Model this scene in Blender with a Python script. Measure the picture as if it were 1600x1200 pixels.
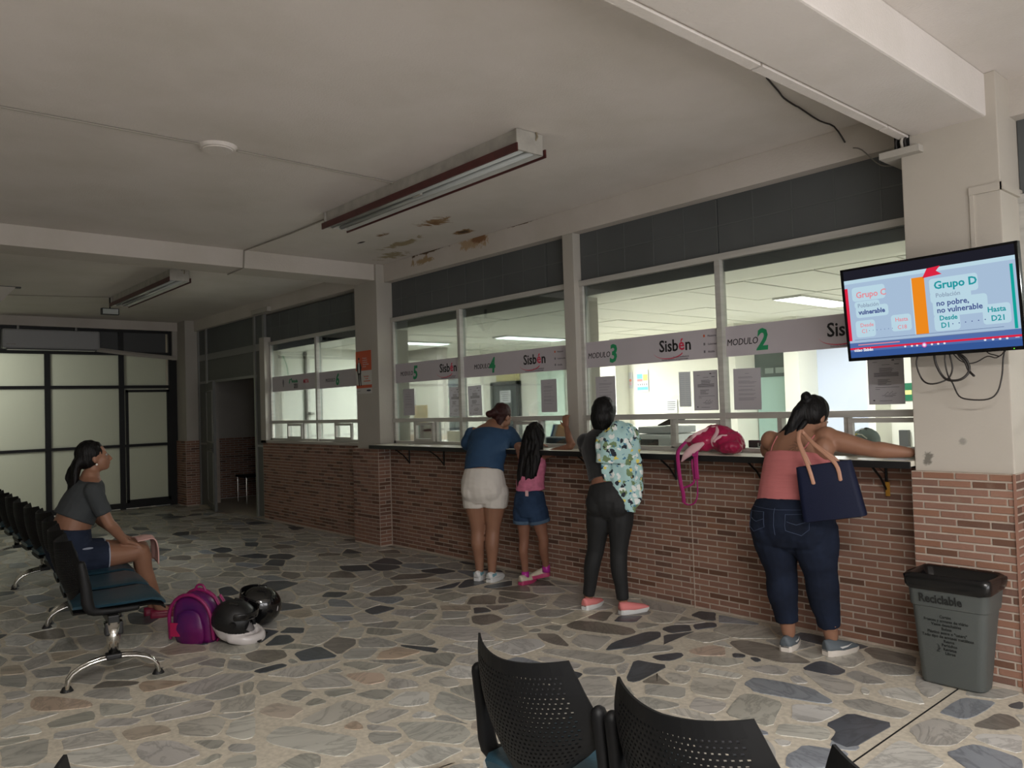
import bpy, bmesh, math, random
from math import pi, sin, cos, radians as R
from mathutils import Vector as V, Matrix, Euler, noise

sc = bpy.context.scene
for o in list(bpy.data.objects):
    bpy.data.objects.remove(o)
col = sc.collection

# ------------------------------------------------------------------ camera
F, YAW, PIT, ROLL = 1218.0, -0.8519, 0.02959, -0.03149
fw = V((sin(YAW) * cos(PIT), cos(YAW) * cos(PIT), sin(PIT)))
r0 = V((cos(YAW), -sin(YAW), 0)); u0 = r0.cross(fw)
rr = r0 * cos(ROLL) + u0 * sin(ROLL); uu = u0 * cos(ROLL) - r0 * sin(ROLL)
cd = bpy.data.cameras.new('camera'); cam = bpy.data.objects.new('camera', cd); col.objects.link(cam)
cam.matrix_world = Matrix(((rr.x, uu.x, -fw.x, 0), (rr.y, uu.y, -fw.y, 0), (rr.z, uu.z, -fw.z, 1.5), (0, 0, 0, 1)))
cd.sensor_width = 36; cd.lens = F * 36 / 1600; cd.clip_start = 0.02; cd.clip_end = 200
sc.camera = cam

# ------------------------------------------------------------------ light and exposure
sc.view_settings.view_transform = 'Standard'; sc.view_settings.look = 'None'
sc.view_settings.exposure = -0.2; sc.view_settings.gamma = 1.0; sc.view_settings.use_curve_mapping = False
w = bpy.data.worlds.new('world'); sc.world = w; w.use_nodes = True
w.node_tree.nodes['Background'].inputs[0].default_value = (0.70, 0.70, 0.72, 1)
w.node_tree.nodes['Background'].inputs[1].default_value = 0.6
sc.cycles.max_bounces = 8; sc.cycles.diffuse_bounces = 5; sc.cycles.transparent_max_bounces = 16
sc.cycles.sample_clamp_indirect = 6.0

def area(name, loc, rot, sx, sy, power, color=(1, 1, 1), spread=pi):
    l = bpy.data.lights.new(name, 'AREA'); l.shape = 'RECTANGLE'; l.size = sx; l.size_y = sy
    l.energy = power; l.color = color; l.spread = spread
    o = bpy.data.objects.new(name, l); o.location = loc; o.rotation_euler = rot; col.objects.link(o); return o
COOL = (1.0, 0.995, 0.965)
area('hall_tube_light', (1.1, 0.0, 2.99), (0, 0, 0), 2.2, 0.16, 285, (1.0, 0.975, 0.95))
area('back_wall_fill', (2.6, -3.9, 1.7), (R(90), 0, 0), 4.0, 2.4, 22, (1.0, 0.985, 0.98))  # added fill before the solid back wall, brightening walls and pillars; no window there
area('near_end_fill', (3.2, 1.0, 1.25), (0, R(112), 0), 2.3, 5.0, 185, (1.0, 0.985, 0.99))  # added fill for daylight from behind, tilted up to brighten the ceiling
for i, (x, y) in enumerate(((-3.868, 7.53), (-8.152, 7.53), (-9.376, 6.31), (-12.8, 8.3), (0.416, 7.53))):
    area('office_panel_and_fill_light', (x, y, 2.455), (0, 0, 0), 0.28, 1.15, 125 if x < -5 else 72, COOL)  # two left-most ones are added fill for the office's dim left side
area('corridor_light', (-15.7, 0.6, 2.7), (0, R(-62), 0), 1.2, 1.2, 150, (1.0, 1.0, 0.97))

# ------------------------------------------------------------------ helpers
def lin(c):
    return tuple(((x / 255) / 12.92 if x / 255 <= 0.04045 else ((x / 255 + 0.055) / 1.055) ** 2.4) for x in c) + (1,)

class N:
    def __init__(s, name):
        s.m = bpy.data.materials.new(name); s.m.use_nodes = True; s.t = s.m.node_tree
        s.b = s.t.nodes['Principled BSDF']; s.out = s.t.nodes['Material Output']
    def n(s, typ, **kw):
        x = s.t.nodes.new(typ)
        for k, v in kw.items():
            if isinstance(k, str) and k.startswith('_'):
                x.inputs[int(k[1:])].default_value = v
            else:
                setattr(x, k, v)
        return x
    def l(s, a, b): s.t.links.new(a, b)

def mat(name, c, rough=0.6, metal=0.0, var=0.0, vscale=6.0, bump=0.0, bscale=60.0, spec=0.5, c2=None, detail=4, stretch=None, coat=0.0, emit=0.0, sheen=0.0):
    k = N(name); b = k.b
    c = lin(c) if max(c) > 1 else tuple(c) + (1,)
    b.inputs['Base Color'].default_value = c; b.inputs['Roughness'].default_value = rough
    b.inputs['Metallic'].default_value = metal; b.inputs['Specular IOR Level'].default_value = spec
    b.inputs['Coat Weight'].default_value = coat
    if sheen: b.inputs['Sheen Weight'].default_value = sheen
    if emit:
        b.inputs['Emission Color'].default_value = c; b.inputs['Emission Strength'].default_value = emit
    tc = k.n('ShaderNodeTexCoord'); mp = k.n('ShaderNodeMapping'); k.l(tc.outputs['Object'], mp.inputs[0])
    if stretch: mp.inputs['Scale'].default_value = stretch
    if var or c2:
        nz = k.n('ShaderNodeTexNoise'); nz.inputs['Scale'].default_value = vscale; nz.inputs['Detail'].default_value = detail
        k.l(mp.outputs[0], nz.inputs[0])
        mx = k.n('ShaderNodeMix', data_type='RGBA')
        cc2 = (lin(c2) if c2 and max(c2) > 1 else c2) or tuple(max(0, x * (1 - var)) for x in c[:3]) + (1,)
        mx.inputs['A'].default_value = c; mx.inputs['B'].default_value = cc2
        rp = k.n('ShaderNodeMapRange'); rp.inputs[1].default_value = 0.35; rp.inputs[2].default_value = 0.68
        k.l(nz.outputs[0], rp.inputs[0]); k.l(rp.outputs[0], mx.inputs['Factor']); k.l(mx.outputs['Result'], b.inputs['Base Color'])
    if bump:
        n2 = k.n('ShaderNodeTexNoise'); n2.inputs['Scale'].default_value = bscale; n2.inputs['Detail'].default_value = 3
        k.l(mp.outputs[0], n2.inputs[0]); bp = k.n('ShaderNodeBump'); bp.inputs['Strength'].default_value = bump; bp.inputs['Distance'].default_value = 0.01
        k.l(n2.outputs[0], bp.inputs['Height']); k.l(bp.outputs[0], b.inputs['Normal'])
    return k.m

def emis(name, c, s=1.0):
    k = N(name); e = k.n('ShaderNodeEmission'); e.inputs[0].default_value = lin(c); e.inputs[1].default_value = s
    k.l(e.outputs[0], k.out.inputs[0]); return k.m

def glassmat(name, tint=(1, 1, 1), gloss=0.12, rough=0.02):
    k = N(name); t = k.n('ShaderNodeBsdfTransparent'); t.inputs[0].default_value = tint + (1,)
    g = k.n('ShaderNodeBsdfGlossy'); g.inputs['Roughness'].default_value = rough; g.inputs[0].default_value = (0.9, 0.95, 0.95, 1)
    f = k.n('ShaderNodeFresnel'); f.inputs[0].default_value = 1.45; m = k.n('ShaderNodeMixShader')
    mt = k.n('ShaderNodeMath', operation='MULTIPLY'); mt.inputs[1].default_value = gloss / 0.12
    k.l(f.outputs[0], mt.inputs[0]); k.l(mt.outputs[0], m.inputs[0]); k.l(t.outputs[0], m.inputs[1]); k.l(g.outputs[0], m.inputs[2]); k.l(m.outputs[0], k.out.inputs[0])
    return k.m

def link(o, parent=None, label=None, cat=None, group=None, kind=None):
    col.objects.link(o)
    if parent: o.parent = parent
    if label: o['label'] = label
    if cat: o['category'] = cat
    if group: o['group'] = group
    if kind: o['kind'] = kind
    return o
def thing(name, loc=(0, 0, 0), label=None, cat=None, group=None, rz=0, kind=None):
    o = bpy.data.objects.new(name, None); o.location = loc; o.rotation_euler = (0, 0, rz); o.empty_display_size = 0.1
    return link(o, None, label, cat, group, kind)
def fin(name, bm, m, parent=None, smooth=False, **kw):
    me = bpy.data.meshes.new(name)
    if isinstance(bm, bmesh.types.BMesh):
        bm.to_mesh(me); bm.free()
    if smooth:
        me.polygons.foreach_set('use_smooth', [True] * len(me.polygons))
    for x in (m if isinstance(m, (list, tuple)) else [m]): me.materials.append(x)
    return link(bpy.data.objects.new(name, me), parent, **kw)
def box(bm, x0, x1, y0, y1, z0, z1, M=None, bev=0):
    x0, x1 = min(x0, x1), max(x0, x1); y0, y1 = min(y0, y1), max(y0, y1); z0, z1 = min(z0, z1), max(z0, z1)
    vs = [bm.verts.new((x, y, z)) for z in (z0, z1) for y in (y0, y1) for x in (x0, x1)]
    fs = [bm.faces.new([vs[i] for i in f]) for f in ((0, 2, 3, 1), (4, 5, 7, 6), (0, 1, 5, 4), (2, 6, 7, 3), (0, 4, 6, 2), (1, 3, 7, 5))]
    if bev:
        es = list({e for f in fs for e in f.edges})
        r = bmesh.ops.bevel(bm, geom=es, offset=bev, segments=2, affect='EDGES', profile=0.6)
        vs = list({v for f in r['faces'] for v in f.verts} | {v for v in vs if v.is_valid})
    if M: bmesh.ops.transform(bm, matrix=M, verts=vs)
    return vs
def bx(name, x0, x1, y0, y1, z0, z1, m, parent=None, bev=0, **kw):
    bm = bmesh.new(); box(bm, x0, x1, y0, y1, z0, z1, bev=bev); return fin(name, bm, m, parent, **kw)
def crom(pts, k):
    if k <= 1 or len(pts) < 3: return pts
    P = [pts[0]] + list(pts) + [pts[-1]]; out = []
    for i in range(1, len(P) - 2):
        a, b, c, d = P[i - 1], P[i], P[i + 1], P[i + 2]
        for j in range(k):
            t = j / k; out.append(0.5 * ((2 * b) + (c - a) * t + (2 * a - 5 * b + 4 * c - d) * t * t + (3 * b - a - 3 * c + d) * t ** 3))
    out.append(P[-2]); return out
def tube(bm, pts, rad, seg=12, side=None, caps=(1, 1), k=1, M=None):
    """loft of elliptical rings; caps: 1 round, 0 flat, -1 open"""
    pts = [V(p) for p in pts]; n = len(pts)
    if not isinstance(rad, (list, tuple)) : rad = [rad] * n
    elif len(rad) == 2 and n != 2 and not isinstance(rad[0], (list, tuple)): rad = [rad] * n
    R2 = [V((r, r, 0)) if not isinstance(r, (list, tuple)) else V((r[0], r[1], 0)) for r in rad]
    if k > 1: pts = crom(pts, k); R2 = crom(R2, k); n = len(pts)
    tg = []
    for i in range(n):
        t = pts[min(i + 1, n - 1)] - pts[max(i - 1, 0)]
        tg.append(t.normalized() if t.length > 1e-9 else V((0, 0, 1)))
    s = V(side) if side else tg[0].orthogonal()
    fr = []
    for i in range(n):
        s2 = s - tg[i] * s.dot(tg[i])
        if s2.length < 1e-4: s2 = tg[i].orthogonal()
        s2.normalize(); fr.append((s2, tg[i].cross(s2)))
        if not side: s = s2
    seq = []
    def capr(i, sg):
        m = (R2[i].x + R2[i].y) / 2
        return [(pts[i] + tg[i] * sg * m * sin(a), R2[i] * cos(a), fr[i]) for a in (R(30), R(60), R(82))]
    if caps[0] == 1: seq += capr(0, -1)[::-1]
    seq += [(pts[i], R2[i], fr[i]) for i in range(n)]
    if caps[1] == 1: seq += capr(n - 1, 1)
    rings = []; allv = []
    for c, r, (a, b) in seq:
        ring = [bm.verts.new(c + a * r.x * cos(2 * pi * j / seg) + b * r.y * sin(2 * pi * j / seg)) for j in range(seg)]
        rings.append(ring); allv += ring
    for q, w_ in zip(rings, rings[1:]):
        for j in range(seg):
            bm.faces.new((q[j], q[(j + 1) % seg], w_[(j + 1) % seg], w_[j]))
    if caps[0] >= 0: bm.faces.new(rings[0][::-1])
    if caps[1] >= 0: bm.faces.new(rings[-1])
    if M: bmesh.ops.transform(bm, matrix=M, verts=allv)
    return allv
def ell(bm, c, r, ax=None, u=14, v=9, M=None):
    c = V(c); r = (r, r, r) if not isinstance(r, (tuple, list)) else r
    X, Y, Z = ax if ax else (V((1, 0, 0)), V((0, 1, 0)), V((0, 0, 1)))
    m = Matrix(((X.x * r[0], Y.x * r[1], Z.x * r[2], c.x), (X.y * r[0], Y.y * r[1], Z.y * r[2], c.y), (X.z * r[0], Y.z * r[1], Z.z * r[2], c.z), (0, 0, 0, 1)))
    if M: m = M @ m
    return bmesh.ops.create_uvsphere(bm, u_segments=u, v_segments=v, radius=1, matrix=m)['verts']
tmp_scene = bpy.data.scenes.new('tmp')
def bake(o):
    """apply the modifiers of a loose object in a scratch scene"""
    tmp_scene.collection.objects.link(o); vl = tmp_scene.view_layers[0]
    with bpy.context.temp_override(scene=tmp_scene, view_layer=vl):
        dg = bpy.context.evaluated_depsgraph_get(); out = bpy.data.meshes.new_from_object(o.evaluated_get(dg))
    bpy.data.objects.remove(o); return out
def remesh(bm, voxel=0.007, smooth=6, fac=0.5):
    bmesh.ops.recalc_face_normals(bm, faces=bm.faces)
    me = bpy.data.meshes.new('tmp'); bm.to_mesh(me); bm.free()
    o = bpy.data.objects.new('tmp', me)
    md = o.modifiers.new('r', 'REMESH'); md.mode = 'VOXEL'; md.voxel_size = voxel
    ms = o.modifiers.new('s', 'SMOOTH'); ms.iterations = smooth; ms.factor = fac
    out = bake(o); bpy.data.meshes.remove(me)
    out.polygons.foreach_set('use_smooth', [True] * len(out.polygons)); out.materials.clear()
    return out
def displace(me, fn, zmin=None):
    import numpy as np
    n = len(me.vertices); co = np.empty(n * 3, dtype=np.float32); me.vertices.foreach_get('co', co); no = np.empty(n * 3, dtype=np.float32); me.vertices.foreach_get('normal', no)
    co = co.reshape(-1, 3); no = no.reshape(-1, 3); d = np.array([fn(V(c)) for c in co.tolist()], dtype=np.float32)
    co += no * d[:, None]
    if zmin is not None: co[:, 2] = np.maximum(co[:, 2], zmin)
    me.vertices.foreach_set('co', co.ravel()); me.update()
def obj(name, me, m, parent=None, **kw):
    me.materials.clear()
    for x in (m if isinstance(m, (list, tuple)) else [m]): me.materials.append(x)
    me.name = name
    return link(bpy.data.objects.new(name, me), parent, **kw)
def text(name, s, loc, size, m, parent=None, rot=(R(90), 0, 0), sx=1.0, shear=0.0, ext=0.0006, align='LEFT', bold=0.0, **kw):
    c = bpy.data.curves.new(name, 'FONT'); c.body = s; c.size = size; c.extrude = ext; c.align_x = align; c.shear = shear; c.offset = bold
    c.resolution_u = 2
    o = bpy.data.objects.new(name, c); o.location = loc; o.rotation_euler = rot; o.scale = (sx, 1, 1); c.materials.append(m)
    return link(o, parent, **kw)
def copy_tree(o, parent=None):
    c = o.copy(); col.objects.link(c); c.parent = parent
    for ch in list(o.children): copy_tree(ch, c)
    return c
def panel(bm, pts, t=0.0006, axis='y'):
    """thin plate from (x,z) outline at y=0, towards -y"""
    f = [bm.verts.new((p[0], 0, p[1])) for p in pts]; g = [bm.verts.new((p[0], -t, p[1])) for p in pts]
    n = len(pts)
    try:
        bm.faces.new(g); bm.faces.new(f[::-1])
    except ValueError: pass
    for i in range(n): bm.faces.new((f[i], f[(i + 1) % n], g[(i + 1) % n], g[i]))
# ------------------------------------------------------------------ materials of the room
def plaster(name, c, dirt=0.25, bump=0.25, bscale=90, stains=None, rough=0.85):
    k = N(name); b = k.b; b.inputs['Roughness'].default_value = rough; b.inputs['Specular IOR Level'].default_value = 0.2
    tc = k.n('ShaderNodeTexCoord'); c = lin(c)
    nz = k.n('ShaderNodeTexNoise'); nz.inputs['Scale'].default_value = 1.3; nz.inputs['Detail'].default_value = 6; nz.inputs['Roughness'].default_value = 0.6
    k.l(tc.outputs['Object'], nz.inputs[0])
    mr = k.n('ShaderNodeMapRange'); mr.inputs[1].default_value = 0.4; mr.inputs[2].default_value = 0.75
    k.l(nz.outputs[0], mr.inputs[0]); mx = k.n('ShaderNodeMix', data_type='RGBA'); mx.inputs['A'].default_value = c
    mx.inputs['B'].default_value = (c[0] * (1 - dirt), c[1] * (1 - dirt), c[2] * (1 - dirt * 1.25), 1)
    k.l(mr.outputs[0], mx.inputs['Factor']); last = mx.outputs['Result']
    if stains:
        n3 = k.n('ShaderNodeTexNoise'); n3.inputs['Scale'].default_value = 7; n3.inputs['Detail'].default_value = 7; n3.inputs['Roughness'].default_value = 0.7; n3.inputs['Distortion'].default_value = 0.8
        k.l(tc.outputs['Object'], n3.inputs[0])
        for (x, y, z, sx, sy, sz, cc, th) in stains:
            sub = k.n('ShaderNodeVectorMath', operation='SUBTRACT'); sub.inputs[1].default_value = (x, y, z); k.l(tc.outputs['Object'], sub.inputs[0])
            ml = k.n('ShaderNodeVectorMath', operation='MULTIPLY'); ml.inputs[1].default_value = (1 / sx, 1 / sy, 1 / sz); k.l(sub.outputs[0], ml.inputs[0])
            ln = k.n('ShaderNodeVectorMath', operation='LENGTH'); k.l(ml.outputs[0], ln.inputs[0])
            ad = k.n('ShaderNodeMath', operation='MULTIPLY_ADD'); k.l(n3.outputs[0], ad.inputs[0]); ad.inputs[1].default_value = -2.2; k.l(ln.outputs['Value'], ad.inputs[2])
            m2 = k.n('ShaderNodeMapRange'); m2.inputs[1].default_value = th; m2.inputs[2].default_value = th - 0.22; k.l(ad.outputs[0], m2.inputs[0])
            m3 = k.n('ShaderNodeMix', data_type='RGBA'); k.l(m2.outputs[0], m3.inputs['Factor']); k.l(last, m3.inputs['A']); m3.inputs['B'].default_value = lin(cc); last = m3.outputs['Result']
    k.l(last, b.inputs['Base Color'])
    n2 = k.n('ShaderNodeTexNoise'); n2.inputs['Scale'].default_value = bscale; n2.inputs['Detail'].default_value = 3; k.l(tc.outputs['Object'], n2.inputs[0])
    bp = k.n('ShaderNodeBump'); bp.inputs['Strength'].default_value = bump; bp.inputs['Distance'].default_value = 0.01
    k.l(n2.outputs[0], bp.inputs['Height']); k.l(bp.outputs[0], b.inputs['Normal'])
    return k.m
BR1, BR2 = (132, 98, 70), (92, 74, 56)
M_ceil = plaster('ceiling_stucco', (216, 209, 204), 0.12, 0.24, 85, stains=[
    (-6.45, 4.25, 3.15, 0.6, 0.14, 1, (160, 144, 116), -0.55), (-7.0, 4.5, 3.15, 0.5, 0.2, 1, (166, 152, 126), -0.6), (-5.55, 4.0, 3.15, 0.34, 0.2, 1, (150, 120, 88), -0.5), (-5.6, 4.02, 3.15, 0.26, 0.13, 1, BR1, -0.72),
    (-5.72, 4.46, 3.15, 0.2, 0.10, 1, (150, 118, 82), -0.35), (-5.72, 4.46, 3.15, 0.18, 0.09, 1, BR2, -0.6), (-6.25, 3.9, 3.15, 0.24, 0.10, 1, BR1, -0.62), (-6.62, 3.9, 3.15, 0.12, 0.05, 1, (40, 34, 28), -0.5)])
M_beam = plaster('beam_paint', (196, 189, 182), 0.14, 0.2, 60, stains=[
    (-5.85, 4.68, 3.11, 0.30, 0.2, 0.11, (172, 148, 120), -0.35), (-5.8, 4.68, 3.12, 0.24, 0.2, 0.08, BR1, -0.5), (-6.6, 4.68, 3.145, 0.6, 0.2, 0.03, BR2, -0.5), (-5.2, 4.68, 3.15, 0.4, 0.2, 0.014, BR2, -0.5), (-6.7, 4.68, 3.07, 0.35, 0.2, 0.07, (158, 136, 106), -0.55)])
M_wall = plaster('wall_paint', (176, 171, 163), 0.10, 0.12, 50)
M_pillar = plaster('pillar_paint', (186, 179, 169), 0.07, 0.10, 45, stains=[(-1.72, 4.5, 1.16, 0.06, 0.2, 0.10, (120, 116, 108), -0.8), (-1.55, 4.5, 1.25, 0.05, 0.2, 0.05, (150, 146, 138), -0.8)])
M_office = plaster('office_paint', (234, 233, 224), 0.04, 0.05, 40)
M_gray = mat('gray_blind_panel', (84, 87, 88), 0.55, var=0.15, vscale=2)
M_seam = mat('panel_seam', (92, 95, 95), 0.6)
M_alu = mat('brushed_aluminium', (188, 186, 180), 0.42, 0.12, var=0.15, vscale=3, stretch=(1, 1, 12))
M_alud = mat('dark_aluminium', (120, 118, 112), 0.4, 0.6)
M_blackmetal = mat('black_steel', (22, 22, 22), 0.45, 0.3)
M_black = mat('black_plastic', (20, 20, 21), 0.5, bump=0.08, bscale=300)
M_dark = mat('black_shadow_gap', (12, 12, 12), 0.9)
M_chrome = mat('chrome', (205, 203, 198), 0.12, 1.0)
M_white = mat('white_enamel', (214, 214, 208), 0.4, var=0.08)
M_glass = glassmat('window_glass', (0.97, 0.99, 0.98), 0.10)
M_grout = mat('brick_grout', (186, 172, 158), 0.95, var=0.15, vscale=20, bump=0.3, bscale=200)

def brickmat():
    k = N('brick_slip'); b = k.b; b.inputs['Roughness'].default_value = 0.85; b.inputs['Specular IOR Level'].default_value = 0.25
    oi = k.n('ShaderNodeObjectInfo'); ge = k.n('ShaderNodeNewGeometry')
    ad = k.n('ShaderNodeMath', operation='ADD'); k.l(oi.outputs['Random'], ad.inputs[0]); k.l(ge.outputs['Random Per Island'], ad.inputs[1])
    fr = k.n('ShaderNodeMath', operation='FRACT'); k.l(ad.outputs[0], fr.inputs[0])
    cr = k.n('ShaderNodeValToRGB'); e = cr.color_ramp.elements
    e[0].position = 0; e[0].color = lin((110, 79, 63)); e[1].position = 1; e[1].color = lin((136, 99, 80))
    for p, c in ((0.12, (100, 76, 66)), (0.3, (140, 106, 92)), (0.55, (132, 98, 84)), (0.75, (148, 112, 96))):
        x = e.new(p); x.color = lin(c)
    k.l(fr.outputs[0], cr.inputs[0])
    tc = k.n('ShaderNodeNewGeometry'); nz = k.n('ShaderNodeTexNoise'); nz.inputs['Scale'].default_value = 9; nz.inputs['Detail'].default_value = 5; k.l(tc.outputs['Position'], nz.inputs[0])
    mr = k.n('ShaderNodeMapRange'); mr.inputs[1].default_value = 0.6; mr.inputs[2].default_value = 0.78; mr.inputs[4].default_value = 0.5; k.l(nz.outputs[0], mr.inputs[0])
    mx = k.n('ShaderNodeMix', data_type='RGBA'); mx.inputs['B'].default_value = lin((140, 120, 104)); k.l(mr.outputs[0], mx.inputs['Factor']); k.l(cr.outputs[0], mx.inputs['A']); k.l(mx.outputs['Result'], b.inputs['Base Color'])
    n2 = k.n('ShaderNodeTexNoise'); n2.inputs['Scale'].default_value = 70; k.l(tc.outputs['Position'], n2.inputs[0])
    bp = k.n('ShaderNodeBump'); bp.inputs['Strength'].default_value = 0.35; bp.inputs['Distance'].default_value = 0.006; k.l(n2.outputs[0], bp.inputs['Height']); k.l(bp.outputs[0], b.inputs['Normal'])
    return k.m
M_brick = brickmat()

# ------------------------------------------------------------------ floor
def stonemat():
    k = N('crazy_paving_stone'); b = k.b; b.inputs['Roughness'].default_value = 0.36; b.inputs['Specular IOR Level'].default_value = 0.42
    at = k.n('ShaderNodeAttribute', attribute_name='Col'); ge = k.n('ShaderNodeNewGeometry')
    sc_ = k.n('ShaderNodeVectorMath', operation='SCALE'); sc_.inputs[0].default_value = (31, 17, 9); k.l(at.outputs['Alpha'], sc_.inputs['Scale'])
    ad = k.n('ShaderNodeVectorMath', operation='ADD'); k.l(ge.outputs['Position'], ad.inputs[0]); k.l(sc_.outputs[0], ad.inputs[1])
    vr = k.n('ShaderNodeVectorRotate', rotation_type='Z_AXIS'); k.l(ad.outputs[0], vr.inputs[0])
    m10 = k.n('ShaderNodeMath', operation='MULTIPLY'); m10.inputs[1].default_value = 40; k.l(at.outputs['Alpha'], m10.inputs[0]); k.l(m10.outputs[0], vr.inputs['Angle'])
    st = k.n('ShaderNodeVectorMath', operation='MULTIPLY'); st.inputs[1].default_value = (1, 2.6, 1); k.l(vr.outputs[0], st.inputs[0])
    nz = k.n('ShaderNodeTexNoise'); nz.inputs['Scale'].default_value = 3.2; nz.inputs['Detail'].default_value = 8; nz.inputs['Roughness'].default_value = 0.62; nz.inputs['Distortion'].default_value = 1.1
    k.l(st.outputs[0], nz.inputs[0])
    ab = k.n('ShaderNodeMath', operation='SUBTRACT'); ab.inputs[1].default_value = 0.5; k.l(nz.outputs[0], ab.inputs[0]); a2 = k.n('ShaderNodeMath', operation='ABSOLUTE'); k.l(ab.outputs[0], a2.inputs[0])
    mr = k.n('ShaderNodeMapRange'); mr.inputs[1].default_value = 0.0; mr.inputs[2].default_value = 0.055; mr.inputs[3].default_value = 0.4; mr.inputs[4].default_value = 0.0; k.l(a2.outputs[0], mr.inputs[0])
    mx = k.n('ShaderNodeMix', data_type='RGBA', blend_type='MULTIPLY'); mx.inputs['B'].default_value = lin((120, 122, 122)); k.l(mr.outputs[0], mx.inputs['Factor']); k.l(at.outputs['Color'], mx.inputs['A'])
    n2 = k.n('ShaderNodeTexNoise'); n2.inputs['Scale'].default_value = 1.7; n2.inputs['Detail'].default_value = 5; k.l(st.outputs[0], n2.inputs[0])
    m2 = k.n('ShaderNodeMapRange'); m2.inputs[1].default_value = 0.3; m2.inputs[2].default_value = 0.7; m2.inputs[3].default_value = 0.82; m2.inputs[4].default_value = 1.12; k.l(n2.outputs[0], m2.inputs[0])
    m3 = k.n('ShaderNodeVectorMath', operation='SCALE'); k.l(mx.outputs['Result'], m3.inputs[0]); k.l(m2.outputs[0], m3.inputs['Scale'])
    k.l(m3.outputs[0], b.inputs['Base Color'])
    return k.m
M_stone = stonemat()
M_fgrout = mat('floor_grout', (216, 207, 190), 0.6, var=0.22, vscale=40, detail=6, bump=0.1, bscale=300, spec=0.3)
SC = {'n': (192, 188, 180), 'g': (170, 168, 160), 'l': (206, 204, 197), 'd': (88, 92, 98), 'k': (136, 130, 122), 'b': (150, 155, 161), 'v': (184, 182, 174), 't': (184, 172, 156), 'o': (192, 172, 154), 'w': (212, 205, 184)}
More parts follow.
